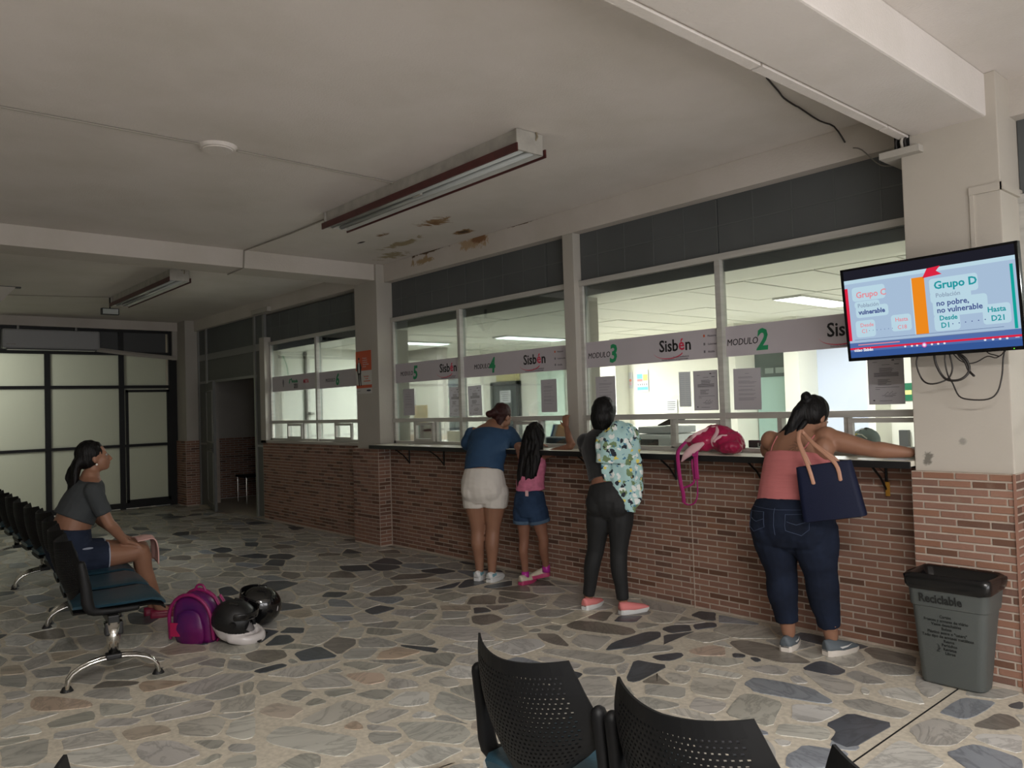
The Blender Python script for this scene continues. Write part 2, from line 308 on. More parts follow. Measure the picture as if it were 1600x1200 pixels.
STONES = """n -607,289 -599,300 -608,322 -654,321 -643,299
n -407,305 -391,324 -426,334 -448,318 -442,302
k -264,406 -240,406 -228,414 -228,420 -259,432 -279,430 -284,420
n -284,428 -264,446 -283,466 -307,453 -305,433
k -374,374 -350,381 -337,387 -337,397 -346,403 -373,399 -387,391 -384,377
l -344,151 -310,167 -313,175 -325,183 -361,166 -362,159 -354,150
n -415,406 -412,428 -434,450 -448,437 -432,410
n -468,237 -484,259 -496,268 -505,266 -516,255 -483,230
n -432,150 -440,183 -448,185 -461,171 -456,140
k -596,375 -581,397 -585,416 -596,413 -614,393 -606,376
b -226,356 -192,366 -191,372 -208,382 -238,376 -237,363
n -306,336 -304,348 -314,355 -331,348 -356,334 -355,325
k -559,330 -547,342 -563,369 -573,372 -580,358 -569,333
v -196,323 -208,354 -223,355 -230,350 -221,321
l -359,310 -360,337 -374,344 -386,333 -384,310
v -304,198 -284,211 -290,223 -301,226 -312,220 -327,204
d -175,340 -172,328 -161,326 -159,366 -180,364 -182,343
d -318,372 -319,399 -327,409 -334,403 -335,370 -327,354
n -388,326 -385,345 -404,355 -418,353 -409,329
n -595,345 -612,375 -628,375 -616,346 -601,336
k -462,381 -482,399 -492,396 -496,383 -479,365
n -346,178 -351,208 -372,202 -362,170
n -343,348 -330,352 -342,380 -363,370 -355,353
l -149,308 -129,334 -129,342 -148,351 -152,348 -151,313
n -419,200 -429,232 -433,232 -442,208 -440,187
v -303,229 -300,237 -315,247 -344,246 -344,242 -331,229
n -246,333 -229,338 -241,365 -262,354 -253,338
n -144,352 -139,353 -132,360 -132,384 -150,386 -153,372 -153,363
n -375,102 -362,104 -356,110 -359,125 -384,120 -393,108 -385,103
o -482,78 -472,81 -460,100 -461,104 -471,104 -493,91 -500,84 -493,80
k -205,447 -183,449 -190,468 -216,469 -218,460
l -392,78 -376,88 -368,100 -399,101 -406,79
t -520,160 -511,181 -525,184 -546,172 -536,158
w -384,377 -391,422 -402,414 -398,375
k -471,193 -458,197 -462,213 -477,217 -489,206 -487,195
v -409,55 -401,66 -408,73 -431,78 -435,58
g -497,359 -501,386 -521,383 -521,361
g -501,118 -488,130 -497,152 -511,143 -512,122
n -400,195 -387,213 -388,217 -412,220 -418,213 -413,197
v -433,365 -424,384 -452,398 -448,370
b -120,340 -105,353 -109,366 -127,368 -130,362 -133,350
d -446,214 -437,235 -468,237 -466,218
n -412,120 -406,145 -418,152 -428,148 -425,121
g -430,277 -413,286 -418,295 -446,298 -443,276
d -278,325 -282,360 -304,354 -285,324
n -509,386 -494,398 -499,410 -524,403 -524,388
k -435,337 -423,339 -426,359 -444,363 -451,348
n -198,380 -189,386 -195,403 -212,405 -227,403
g -412,379 -401,389 -405,411 -427,395 -426,387
n -213,423 -207,425 -207,442 -218,457 -226,447 -227,430
n -341,423 -334,430 -344,451 -362,447 -354,427
n -387,123 -375,133 -375,138 -390,147 -400,144 -404,127
g -537,122 -545,134 -566,125 -558,103
n -447,303 -460,322 -477,307 -464,292
n -504,334 -508,356 -526,353 -522,327
n -479,317 -488,338 -509,322 -500,310
n -469,108 -453,121 -478,126 -489,108 -482,102
g -310,357 -297,383 -303,391 -318,380 -319,359
n -291,408 -286,429 -301,431 -310,423 -309,408
b -172,291 -158,306 -160,324 -178,317 -178,302
o -407,258 -408,277 -429,271 -427,257 -417,248
d -566,275 -579,277 -602,269 -572,254
b -149,392 -139,391 -136,408 -136,425 -150,420 -151,393
v -182,369 -160,372 -159,385 -183,386 -190,375
n -391,162 -415,173 -418,154 -401,147
l -195,337 -184,342 -183,364 -192,364 -205,355
g -454,277 -450,290 -459,294 -482,281 -470,272
l -280,183 -276,192 -279,211 -295,201 -288,176
v -460,328 -450,343 -462,356 -478,342
v -430,235 -421,246 -434,262 -447,249 -439,237
v -258,379 -254,394 -263,396 -281,382 -283,371
l -354,262 -344,272 -359,283 -373,276 -366,261
g -188,426 -179,435 -182,447 -201,446 -204,432
n -408,79 -401,101 -420,102 -424,81
d -507,412 -500,431 -516,445 -518,412
g -533,90 -526,105 -544,111 -554,90
l -339,219 -334,229 -348,240 -359,230 -351,214
d -506,301 -511,324 -529,319 -524,302
o -281,385 -269,396 -278,409 -287,408 -292,388
k -371,343 -357,342 -347,346 -374,360 -385,351
n -448,401 -433,406 -444,422 -452,428 -456,403
v -264,315 -248,322 -247,327 -255,338 -274,327
o -461,129 -459,141 -461,154 -476,142 -482,134 -475,129
d -486,223 -491,232 -506,235 -512,228 -495,211
o -381,221 -379,232 -392,238 -403,230 -407,220
n -471,152 -460,162 -466,176 -481,169 -479,152
d -575,310 -582,322 -589,323 -602,313 -590,301
l -172,327 -175,337 -180,341 -197,330 -192,317
g -536,72 -519,82 -530,85 -547,87 -556,75
l -360,143 -360,149 -383,159 -387,157 -386,147 -373,139
d -323,450 -315,454 -327,472 -339,468 -337,454
t -367,169 -375,182 -395,174 -388,161
n -400,356 -395,372 -401,382 -414,375 -411,360
n -408,172 -414,196 -434,183 -425,176
k -369,402 -382,426 -391,419 -386,400
l -179,395 -158,397 -167,412 -176,415 -184,401
t -397,104 -394,123 -405,123 -414,113 -413,104
v -430,143 -433,144 -454,134 -450,126 -436,122
d -320,410 -313,424 -323,435 -331,426 -332,414
g -442,80 -438,99 -451,102 -455,100 -453,80
n -315,317 -319,328 -347,322 -346,314
g -136,429 -131,444 -137,450 -152,431 -150,423
v -441,102 -435,115 -444,121 -464,107
n -335,195 -330,198 -333,219 -347,211 -346,198
n -166,411 -160,407 -160,428 -179,438 -173,421
n -357,285 -378,299 -384,285 -378,278
n -384,291 -384,302 -411,297 -402,285
n -224,317 -224,328 -228,335 -244,331 -238,316
d -535,383 -531,393 -547,414 -543,378
k -133,386 -123,390 -119,403 -126,412 -132,410 -135,389
d -353,415 -360,432 -373,420 -366,406
l -120,370 -110,370 -116,392 -130,380 -130,373
g -402,232 -404,248 -423,238 -425,228
n -235,384 -227,390 -231,401 -242,400 -251,385
l -446,60 -439,77 -450,77 -464,68 -460,62
g -701,317 -713,325 -725,317 -712,303
n -490,155 -494,178 -505,178 -501,154
n -511,84 -500,98 -511,101 -528,90 -520,85
g -191,405 -183,414 -189,419 -205,423 -206,411
t -557,75 -550,88 -573,88 -576,78
n -364,229 -358,241 -369,244 -382,237 -370,226
l -242,367 -244,376 -268,370 -265,360
g -306,316 -292,326 -302,335 -315,325 -312,318
v -249,302 -244,306 -241,318 -262,314 -264,307
n -346,249 -343,257 -354,262 -366,256 -362,247
v -386,241 -385,264 -395,260 -398,242
n -425,99 -417,112 -423,118 -438,102 -431,96
d -502,243 -514,250 -525,242 -516,231
g -356,214 -362,228 -373,221 -374,208
n -474,64 -483,76 -495,78 -501,68
g -386,182 -393,196 -407,189 -402,179
v -322,142 -308,155 -320,162 -328,157 -323,143
d -313,427 -306,442 -312,450 -317,448 -322,436
n -290,173 -292,181 -301,182 -305,174 -304,160
n -264,338 -257,341 -263,355 -276,351 -274,343
d -292,362 -286,367 -286,379 -292,384 -301,365
d -454,353 -449,367 -462,371 -469,364
n -554,276 -552,288 -564,293 -570,281
v -328,136 -342,142 -348,133 -340,124
g -340,402 -336,422 -351,419 -349,409
n -526,145 -512,146 -512,158 -539,146
g -310,184 -309,197 -314,200 -326,190 -321,185
v -372,248 -371,268 -383,262 -379,247
v -181,289 -178,295 -183,304 -193,312 -198,309
n -504,71 -503,83 -517,81 -521,71
g -378,198 -376,212 -382,214 -391,203 -389,198
d -443,188 -445,206 -453,204 -452,185
n -491,266 -490,271 -506,281 -511,271
g -577,91 -584,98 -597,89 -586,84
g -661,312 -661,329 -673,321 -667,311
g -376,364 -385,376 -393,369 -390,362
v -273,306 -265,310 -277,319 -286,316
g -351,134 -343,142 -352,146 -361,138 -357,134
n -461,70 -460,80 -462,89 -466,86 -469,69
n -417,166 -418,172 -434,180 -437,174
g -361,128 -359,132 -366,138 -378,125
n -361,358 -366,371 -377,370 -370,360
g -324,447 -340,449 -334,435
n -299,184 -294,184 -300,197 -303,198 -306,186
g -375,185 -374,195 -386,193 -381,183
l -319,218 -319,225 -331,222 -327,212
n -268,358 -272,367 -280,365 -276,354
l -218,381 -212,387 -223,395 -225,388
o -332,186 -331,190 -336,192 -344,192 -340,182
v -346,120 -350,131 -356,129 -351,117
g -384,353 -387,359 -394,359 -392,348
b -198,310 -192,317 -203,319 -208,318
d -264,395 -259,401 -262,406 -270,403
v -260,203 -264,207 -271,198 -270,193
d -129,421 -124,423 -128,436 -132,424
g -415,216 -410,223 -419,225 -421,218
l -477,190 -488,193 -489,184
g -446,208 -446,213 -458,213 -454,208
n -266,208 -273,214 -274,201
l -184,308 -181,312 -183,317 -191,313
l -187,391 -183,392 -185,398 -190,402 -191,399
d -250,397 -249,403 -255,406 -258,402"""
rnd = random.Random(11)
def shrink_round(p, d):
    n = len(p); out = []
    for i in range(n):
        a, b, c = p[i - 1], p[i], p[(i + 1) % n]
        e1 = (b - a); e2 = (c - b)
        if e1.length < 1e-6 or e2.length < 1e-6: continue
        n1 = V((-e1.y, e1.x)).normalized(); n2 = V((-e2.y, e2.x)).normalized()
        m = (n1 + n2); m = m / max(m.length_squared, 0.35) * 2 * 1.0
        out.append(b + m * d)
    q = []
    n = len(out)
    for i in range(n):
        a, b = out[i], out[(i + 1) % n]
        L = (b - a).length
        if L > 0.12:
            mid = (a + b) / 2 + V((rnd.uniform(-1, 1), rnd.uniform(-1, 1))) * 0.006
            q += [a.lerp(b, 0.12), mid, a.lerp(b, 0.88)]
        else: q += [a.lerp(b, 0.22), a.lerp(b, 0.78)]
    return q
def parea(p): return sum(p[i].x * p[(i + 1) % len(p)].y - p[(i + 1) % len(p)].x * p[i].y for i in range(len(p))) / 2
def add_stone(bm, lay, p, c, top=0.0):
    a = rnd.random(); jit = rnd.uniform(0.93, 1.07)
    cc = lin(c); cc = (min(1, cc[0] * jit), min(1, cc[1] * jit), min(1, cc[2] * jit * rnd.uniform(0.96, 1.04)), a)
    t = [bm.verts.new((q.x, q.y, top)) for q in p]
    cn = sum(p, V((0, 0))) / len(p)
    o = [bm.verts.new((q.x + (q.x - cn.x) * 0.01, q.y + (q.y - cn.y) * 0.01, top - 0.006)) for q in p]
    fs = [bm.faces.new(t)]
    for i in range(len(p)): fs.append(bm.faces.new((o[i], o[(i + 1) % len(p)], t[(i + 1) % len(p)], t[i])))
    for f in fs:
        for l_ in f.loops: l_[lay] = cc
    return cc
floor = thing('floor', (0, 0, 0), 'polished crazy paving floor of grey, beige and charcoal marble stones', None, kind='structure')
bx('grout_bed', -14.6, 5.0, -4.0, 4.9, -0.12, -0.0025, M_fgrout, floor)
traced = []
for ln in STONES.strip().split('\n'):
    f = ln.split(); pts = [V((int(a.split(',')[0]) / 100, int(a.split(',')[1]) / 100)) for a in f[1:]]
    traced.append((f[0], pts))
def clip(poly, n, d):
    out = []
    for i in range(len(poly)):
        a, b = poly[i], poly[(i + 1) % len(poly)]; da, db = a.dot(n) - d, b.dot(n) - d
        if da <= 0: out.append(a)
        if (da < 0 < db) or (db < 0 < da): out.append(a + (b - a) * (da / (da - db)))
    return out
def outside(pt, poly):
    best = None
    for i in range(len(poly)):
        a, b = poly[i], poly[(i + 1) % len(poly)]; e = b - a
        if e.length < 1e-6: continue
        n = V((e.y, -e.x)).normalized(); s = (pt - a).dot(n)
        if best is None or s > best[0]: best = (s, n, a)
    return best
boxes = [(min(p.x for p in q) - 0.4, max(p.x for p in q) + 0.4, min(p.y for p in q) - 0.4, max(p.y for p in q) + 0.4) for _, q in traced]
seeds = []
grid = {}
def near(p, r):
    gx, gy = int(p.x // 0.3), int(p.y // 0.3)
    for i in range(gx - 3, gx + 4):
        for j in range(gy - 3, gy + 4):
            for q in grid.get((i, j), ()):
                if (q - p).length < r: return True
    return False
ANI = 0.62     # stones run longer along the wall
for _ in range(26000):
    p = V((rnd.uniform(-14.5, 4.4), rnd.uniform(-3.0, 4.72)))
    if -0.4 < p.x and p.y < -1: continue
    q = V((p.x * ANI, p.y))
    if near(q, rnd.choice((0.13, 0.17, 0.21, 0.24))): continue
    bad = False
    for (c, poly), b in zip(traced, boxes):
        if b[0] < p.x < b[1] and b[2] < p.y < b[3] and outside(p, poly)[0] < 0.035: bad = True; break
    if bad: continue
    seeds.append(p); grid.setdefault((int(q.x // 0.3), int(q.y // 0.3)), []).append(q)
cells = []
sg = {}
for s in seeds: sg.setdefault((int(s.x // 0.6), int(s.y // 0.6)), []).append(s)
JX, JG = -1.555, 0.03            # expansion joint across the floor
for s in seeds:
    if abs(s.x - JX) < 0.06 and s.y > 0.5: continue
    poly = [s + V((-0.5, -0.4)), s + V((0.5, -0.4)), s + V((0.5, 0.4)), s + V((-0.5, 0.4))]
    gx, gy = int(s.x // 0.6), int(s.y // 0.6)
    for i in range(gx - 2, gx + 3):
        for j in range(gy - 2, gy + 3):
            for t in sg.get((i, j), ()):
                d = t - s
                if d.length < 1e-6 or d.length > 1.2: continue
                n = V((d.x * ANI * ANI, d.y)); L = n.length; n /= L
                mid = (s + t) / 2
                poly = clip(poly, n, mid.dot(n))
                if len(poly) < 3: break
    for (c, q), b in zip(traced, boxes):
        if b[0] < s.x < b[1] and b[2] < s.y < b[3]:
            sgn, n, a = outside(s, q); 
            if len(poly) >= 3: poly = clip(poly, -n, -(a.dot(n)) - 0.004)
    if len(poly) >= 3 and s.y > 0.5:
        poly = clip(poly, V((1, 0)), JX - JG) if s.x < JX else clip(poly, V((-1, 0)), -(JX + JG))
    if len(poly) >= 3: poly = clip(poly, V((0, 1)), 4.70)
    if len(poly) < 3: continue
    if parea(poly) < 0: poly = poly[::-1]
    if parea(poly) < 0.006: continue
    cells.append((s, poly))
cp = V((0, 0))
cells.sort(key=lambda c: -(parea(c[1]) / max(0.5, (c[0] - cp).length) ** 3) * (1 if c[0].x < -0.2 and c[0].y > c[0].x * -0.02 else 0))
cls = ['n'] * 9 + ['g'] * 5 + ['l'] * 3 + ['v'] * 4 + ['d'] * 3 + ['k'] * 3 + ['b'] + ['t']
nst = 0
for c, pts in traced:
    bm = bmesh.new(); lay = bm.loops.layers.float_color.new('Col')
    p = shrink_round(pts, 0.004)
    if c in 'wl' or 1: add_stone(bm, lay, p, SC[c], rnd.uniform(0, 0.0012)); fin('stone', bm, M_stone, floor); nst += 1
bmS = bmesh.new(); layS = bmS.loops.layers.float_color.new('Col')
for s, poly in cells:
    p = shrink_round(poly, 0.011)
    if len(p) < 3 or parea(p) < 0.002: continue
    c = SC[rnd.choice(cls)]
    if nst < 300:
        bm = bmesh.new(); lay = bm.loops.layers.float_color.new('Col'); add_stone(bm, lay, p, c); fin('stone', bm, M_stone, floor); nst += 1
    else: add_stone(bmS, layS, p, c)
fin('stone_field', bmS, M_stone, floor, kind='stuff')
bx('expansion_joint', JX - 0.004, JX + 0.004, 0.3, 4.45, -0.006, -0.0015, M_dark, floor)
# ------------------------------------------------------------------ brick slips
BL, BH, BJ = 0.1605, 0.0408, 0.0095
bcache = {}
def brick_mesh(l, h):
    key = (round(l, 3), round(h, 3))
    if key not in bcache:
        bm = bmesh.new(); hl, hh, t = l / 2, h / 2, 0.0045
        a = [bm.verts.new((x, 0, z)) for x, z in ((-hl, -hh), (hl, -hh), (hl, hh), (-hl, hh))]
        c = 0.002
        b_ = [bm.verts.new((x, -t + c, z)) for x, z in ((-hl, -hh), (hl, -hh), (hl, hh), (-hl, hh))]
        d = [bm.verts.new((x, -t, z)) for x, z in ((-hl + c, -hh + c), (hl - c, -hh + c), (hl - c, hh - c), (-hl + c, hh - c))]
        for p, q in ((a, b_), (b_, d)):
            for i in range(4): bm.faces.new((p[i], p[(i + 1) % 4], q[(i + 1) % 4], q[i]))
        bm.faces.new(d)
        me = bpy.data.meshes.new('brick'); bm.to_mesh(me); bm.free(); me.materials.append(M_brick); bcache[key] = me
    return bcache[key]
def brickwork(parent, x0, x1, z0, z1, y, single=10 ** 9, face='front', phase=0.0, xs=None, far_first=False):
    """face 'front' looks to -y; 'side' looks to +x (x0..x1 are then y values and y is x)"""
    rows = int((z1 - z0) / BH + 0.5); items = []
    hh = (z1 - z0) / rows
    for r_ in range(rows):
        x = x0 - (BL / 2 if r_ % 2 else 0) - phase
        while x < x1 - 0.012:
            a, b = max(x, x0), min(x + BL, x1)
            if b - a > 0.02: items.append((a + BJ / 2, b - BJ / 2, z0 + hh * r_ + BJ / 2, z0 + hh * (r_ + 1) - BJ / 2))
            x += BL
    items.sort(key=lambda t: -t[0])
    bm = bmesh.new()
    for i, (a, b, c, d) in enumerate(items):
        dy = rnd.uniform(-0.0012, 0.0012)
        if face == 'front': M = Matrix.Translation(((a + b) / 2, y + dy, (c + d) / 2))
        else: M = Matrix.Translation((y + dy, (a + b) / 2, (c + d) / 2)) @ Matrix.Rotation(pi / 2, 4, 'Z')
        me = brick_mesh(b - a, d - c)
        if i < single:
            o = bpy.data.objects.new('brick', me); o.matrix_world = M; link(o, parent)
        else:
            n0 = len(bm.verts); bm.from_mesh(me); bm.verts.ensure_lookup_table()
            bmesh.ops.transform(bm, matrix=M, verts=bm.verts[n0:])
    if len(items) > single: fin('brick_courses', bm, M_brick, parent, kind='stuff')
    else: bm.free()
def S(name, label): return thing(name, (0, 0, 0), label, None, kind='structure')

# front wall below the counter, in its bays
YW, DT = 4.725, 1.085
wf = S('wall_front', 'brick faced wall below the long service counter')
bx('wall_core', -7.52, -1.78, YW, 4.88, 0, DT, M_grout, wf)
brickwork(wf, -7.50, -1.81, 0.012, DT, YW, single=296)
bx('tile_seam', -3.452, -3.448, YW - 0.011, YW, 0, DT, M_grout, wf); 
wl = S('wall_left', 'brick faced wall under the window of module six')
bx('wall_core', -10.93, -8.0, YW, 4.88, 0, 1.10, M_grout, wl)
brickwork(wl, -10.92, -8.07, 0.012, 1.10, YW, single=0)
bx('sill', -10.93, -8.02, 4.70, 4.90, 1.10, 1.135, M_wall, wl)
wr = S('wall_right', 'brick faced wall to the right of the television pillar')
bx('wall_core', -1.32, 4.9, YW, 4.88, 0, 1.10, M_grout, wr)
brickwork(wr, -1.30, 0.6, 0.012, 1.09, YW, single=0)
bx('sill', -1.32, 4.9, 4.70, 4.90, 1.10, 1.135, M_wall, wr)

# pillars
pl = S('pillar', 'wide white plastered pillar behind the television with brick lower half')
bx('plaster_shaft', -1.79, -1.31, 4.50, 5.0, 1.0, 3.15, M_pillar, pl, bev=0.006)
bx('brick_bed', -1.797, -1.302, 4.462, 4.9, 0, 1.082, M_grout, pl)
brickwork(pl, -1.799, -1.304, 0.02, 1.083, 4.461, phase=0.02)
brickwork(pl, 4.462, 4.72, 0.02, 1.083, -1.301, face='side')
bx('corner_strip', -1.306, -1.296, 4.449, 4.462, 0, 1.084, M_brick, pl)
bm = bmesh.new()
box(bm, -1.455, -1.302, 4.488, 4.50, 2.53, 2.57); box(bm, -1.31, -1.296, 4.488, 4.80, 2.53, 2.57); box(bm, -1.455, -1.435, 4.492, 4.50, 1.9, 2.53)
fin('moulding', bm, M_pillar, pl)
c1 = S('column', 'white column with the orange poster and brick lower half')
bx('plaster_shaft', -8.0, -7.51, 4.60, 5.0, 1.0, 3.15, M_wall, c1, bev=0.006)
bx('brick_bed', -8.068, -7.512, 4.572, 4.9, 0, 1.082, M_grout, c1)
brickwork(c1, -8.07, -7.51, 0.012, 1.083, 4.571, single=0)
brickwork(c1, 4.571, 4.72, 0.012, 1.083, -7.511, face='side', single=0)
c2 = S('column', 'narrow white post between the windows of module four and module three')
bx('plaster_shaft', -4.68, -4.555, 4.715, 5.0, 1.13, 3.0, M_wall, c2, bev=0.004)
c0 = S('column', 'corner column beside the frosted glass screen with brick lower half')
bx('plaster_shaft', -14.15, -13.62, 4.55, 5.1, 1.0, 3.15, M_wall, c0)
bx('brick_bed', -14.17, -13.61, 4.53, 5.1, 0, 1.1, M_grout, c0); brickwork(c0, -14.17, -13.61, 0.012, 1.1, 4.529, single=0); brickwork(c0, 4.529, 4.9, 0.012, 1.1, -13.609, face='side', single=0)
bx('cable_duct', -14.12, -14.02, 4.47, 4.55, 2.5, 3.15, M_wall, c0)
c3 = S('column', 'slim white jamb at the left end of the module six window')
bx('plaster_shaft', -10.93, -10.76, 4.70, 4.95, 1.10, 2.62, M_wall, c3)

# ceiling and beams
ce = S('ceiling', 'low stuccoed ceiling with brown damp stains')
bx('slab', -14.6, 5.0, -4.2, 5.0, 3.15, 3.35, M_ceil, ce)
bw = S('ceiling_beam', 'painted beam running above the service windows')
bx('beam_body', -7.6, -1.78, 4.70, 5.0, 2.95, 3.15, M_beam, bw, bev=0.004)
bx('beam_body', -14.2, -7.9, 4.70, 5.0, 2.97, 3.15, M_beam, bw); bx('beam_body', -1.32, 5.0, 4.70, 5.0, 2.95, 3.15, M_beam, bw)
bn = S('ceiling_beam', 'near cross beam meeting the television pillar')
bx('beam_body', -1.735, -1.36, -4.2, 4.66, 2.925, 3.15, M_ceil, bn, bev=0.01)
bf = S('ceiling_beam', 'far cross beam over the poster column')
bx('beam_body', -7.95, -7.55, -4.2, 4.72, 2.97, 3.15, M_beam, bf, bev=0.005)
bb = S('ceiling_beam', 'end beam above the frosted glass screen')
bx('beam_body', -14.5, -14.0, -4.2, 4.8, 3.0, 3.15, M_beam, bb)

# gray panels above the transoms
def upper(name, x0, x1, seams, label, z0=2.545, z1=2.95):
    u = S(name, label)
    xs = [x0] + seams + [x1]
    for a, b in zip(xs, xs[1:]):
        bx('gray_panel', a + 0.004, b - 0.004, 4.80, 4.815, z0, z1, M_gray, u)
    bm = bmesh.new(); x = x0 + 0.2
    while x < x1 - 0.05: box(bm, x - 0.004, x + 0.004, 4.797, 4.80, z0 + 0.02, z1 - 0.01); x += 0.29
    box(bm, x0 + 0.03, x1 - 0.03, 4.797, 4.80, (z0 + z1) / 2, (z0 + z1) / 2 + 0.008)
    fin('panel_seam', bm, M_seam, u)
    return u
upper('wall_upper', -7.51, -4.68, [-6.13, -4.965], 'charcoal panels above the windows of modules five and four')
upper('wall_upper', -4.555, -1.79, [-3.19], 'charcoal panels above the windows of modules three and two')
upper('wall_upper', -10.93, -8.0, [-8.95], 'charcoal panels above the window of module six')
upper('wall_upper', -1.31, 4.9, [0.3, 1.8], 'charcoal panels right of the television pillar')

# windows: aluminium frames and panes
def window(name, x0, x1, mull, lows, label, z_s=1.135, casements=(), zt=2.545):
    wd = S(name, label); Y0, Y1 = 4.775, 4.83
    fr = bmesh.new()
    box(fr, x0, x1, Y0 - 0.01, Y1, zt - 0.045, zt); box(fr, x0, x1, Y0, Y1, z_s, z_s + 0.03); box(fr, x0, x0 + 0.035, Y0, Y1, z_s, zt); box(fr, x1 - 0.035, x1, Y0, Y1, z_s, zt)
    box(fr, x0, x1, Y0 - 0.012, Y1, 1.37, 1.412)
    fin('frame', fr, M_alu, wd)
    for m_ in mull: bx('mullion', m_ - 0.022, m_ + 0.022, Y0 - 0.015, Y1, z_s, zt - 0.04, M_alu, wd)
    for m_ in lows: bx('glazing_bar', m_ - 0.016, m_ + 0.016, Y0, Y1, z_s + 0.02, 1.375, M_alu, wd)
    for a, b in casements:
        bm = bmesh.new(); t = 0.028
        box(bm, a, b, Y0 - 0.02, Y0 + 0.01, 1.165, 1.165 + t); box(bm, a, b, Y0 - 0.02, Y0 + 0.01, 1.365 - t, 1.365); box(bm, a, a + t, Y0 - 0.02, Y0 + 0.01, 1.165 + t, 1.365 - t); box(bm, b - t, b, Y0 - 0.02, Y0 + 0.01, 1.165 + t, 1.365 - t)
        fin('sliding_sash', bm, M_alu, wd)
    xs = [x0 + 0.035] + mull + [x1 - 0.035]
    for a, b in zip(xs, xs[1:]): bx('pane', a, b, 4.80, 4.804, 1.41, zt - 0.045, M_glass, wd)
    ys = sorted([x0 + 0.035] + mull + lows + [x1 - 0.035])
    for a, b in zip(ys, ys[1:]): bx('pane', a + 0.01, b - 0.01, 4.80, 4.804, z_s + 0.03, 1.37, M_glass, wd)
    # charcoal strip under the transom
    bx('blind_roll', x0 + 0.036, x1 - 0.036, 4.815, 4.835, 2.42, 2.5, M_gray, wd)
    return wd
window('window_1', -7.50, -4.68, [-6.235], [-7.085, -6.69, -5.79, -5.44, -5.10], 'aluminium window of modules five and four', casements=[(-7.06, -6.72), (-5.42, -5.12)])
window('window_2', -4.555, -1.79, [-3.185], [-4.24, -3.64, -2.755, -2.30], 'aluminium window of modules three and two', casements=[(-3.62, -3.21), (-2.28, -1.83)])
window('window_3', -10.76, -8.0, [-9.31], [-10.21, -9.72, -8.86], 'aluminium window of module six', casements=[(-10.18, -9.75), (-8.84, -8.42)])
window('window_4', -1.31, 4.85, [0.2, 1.7, 3.2], [], 'aluminium window right of the television pillar')

# service counter
ct = thing('service_counter', (-4.6, 4.7, 1.1), 'long cream service counter with black edge on black brackets', 'counter')
def P(o, x, y, z): return (x - o.location.x, y - o.location.y, z - o.location.z)
def pbx(name, o, x0, x1, y0, y1, z0, z1, m, parent=None, bev=0, **kw):
    L = o.location
    return bx(name, x0 - L.x, x1 - L.x, y0 - L.y, y1 - L.y, z0 - L.z, z1 - L.z, m, parent or o, bev, **kw)
M_counter = mat('cream_laminate', (230, 226, 210), 0.35, var=0.1, vscale=3)
pbx('worktop', ct, -7.505, -1.795, 4.458, 5.15, 1.105, 1.134, M_counter)
pbx('black_edge', ct, -7.505, -1.797, 4.448, 4.460, 1.092, 1.132, M_black, bev=0.002)
pbx('apron', ct, -7.505, -1.797, 4.60, 4.713, 1.086, 1.106, M_black)
def bracket(x):
    bm = bmesh.new(); y0, y1 = 4.50, 4.712
    tube(bm, [P(ct, x, y0, 1.098), P(ct, x, y1, 1.098)], 0.008, 8); tube(bm, [P(ct, x, y1 - 0.005, 1.10), P(ct, x, y1 - 0.005, 0.93)], 0.008, 8)
    tube(bm, [P(ct, x, y0 + 0.02, 1.095), P(ct, x, 4.63, 1.02), P(ct, x, y1 - 0.008, 0.94)], 0.007, 8)
    fin('bracket', bm, M_blackmetal, ct, smooth=True)
for x in (-7.1, -6.47, -5.75, -5.0, -4.4, -3.57, -2.85, -2.04): bracket(x)

# paper tag hanging from the bracket
tg = thing('wooden_tag', (-2.03, 4.69, 0.99), 'yellow wooden tag hanging on black cord under the counter near the pillar', 'tag')
bm = bmesh.new(); box(bm, -0.013, 0.013, 0.005, 0.012, -0.085, 0.0, bev=0.002); fin('plate', bm, mat('varnished_wood', (170, 124, 44), 0.4, var=0.2), tg)
bm = bmesh.new(); tube(bm, [(0, 0.008, -0.005), (-0.01, 0.0, 0.05), (-0.03, -0.06, 0.10)], 0.0018, 6); fin('cord', bm, M_black, tg)

# ------------------------------------------------------------------ far side: door partition and frosted screen
dp = S('wall_partition', 'aluminium framed partition with the open door in the far corner')
YP = 4.78
fr = bmesh.new()
for x in (-13.60, -13.22, -11.24): box(fr, x - 0.025, x + 0.025, YP - 0.03, YP + 0.03, 0, 3.0)
for x in (-13.60, -13.22, -11.24): pass
box(fr, -13.6, -10.9, YP - 0.02, YP + 0.02, 2.45, 2.55); box(fr, -13.6, -11.2, YP - 0.02, YP + 0.02, 2.06, 2.10)
box(fr, -10.96, -10.90, YP - 0.02, YP + 0.02, 2.5, 3.0); box(fr, -11.24, -10.93, YP - 0.02, YP + 0.02, 1.03, 1.06); box(fr, -13.6, -13.2, YP - 0.02, YP + 0.02, 1.03, 1.06)
fin('frame', fr, mat('old_aluminium', (148, 148, 144), 0.35, 0.5), dp)
M_dpan = mat('gray_laminate_panel', (96, 97, 94), 0.6, var=0.1)
for a, b in ((-13.58, -13.24), (-13.20, -11.26), (-11.22, -10.95)): bx('gray_panel', a, b, YP - 0.008, YP + 0.008, 2.55, 2.98, M_gray, dp)
for a, b, c, d in ((-13.58, -13.24, 0.02, 2.45), (-13.20, -11.26, 2.10, 2.45), (-11.22, -10.93, 0.02, 1.03), (-11.22, -10.93, 1.06, 2.45)): bx('panel', a, b, YP - 0.008, YP + 0.008, c, d, M_dpan, dp)
bx('cable_box', -11.05, -10.5, 4.64, 4.70, 2.965, 3.03, M_wall, dp)
dr = S('door_1', 'grey panelled door standing half open in the far corner')
dr.location = (-13.19, YP - 0.03, 0); dr.rotation_euler = (0, 0, R(-14))
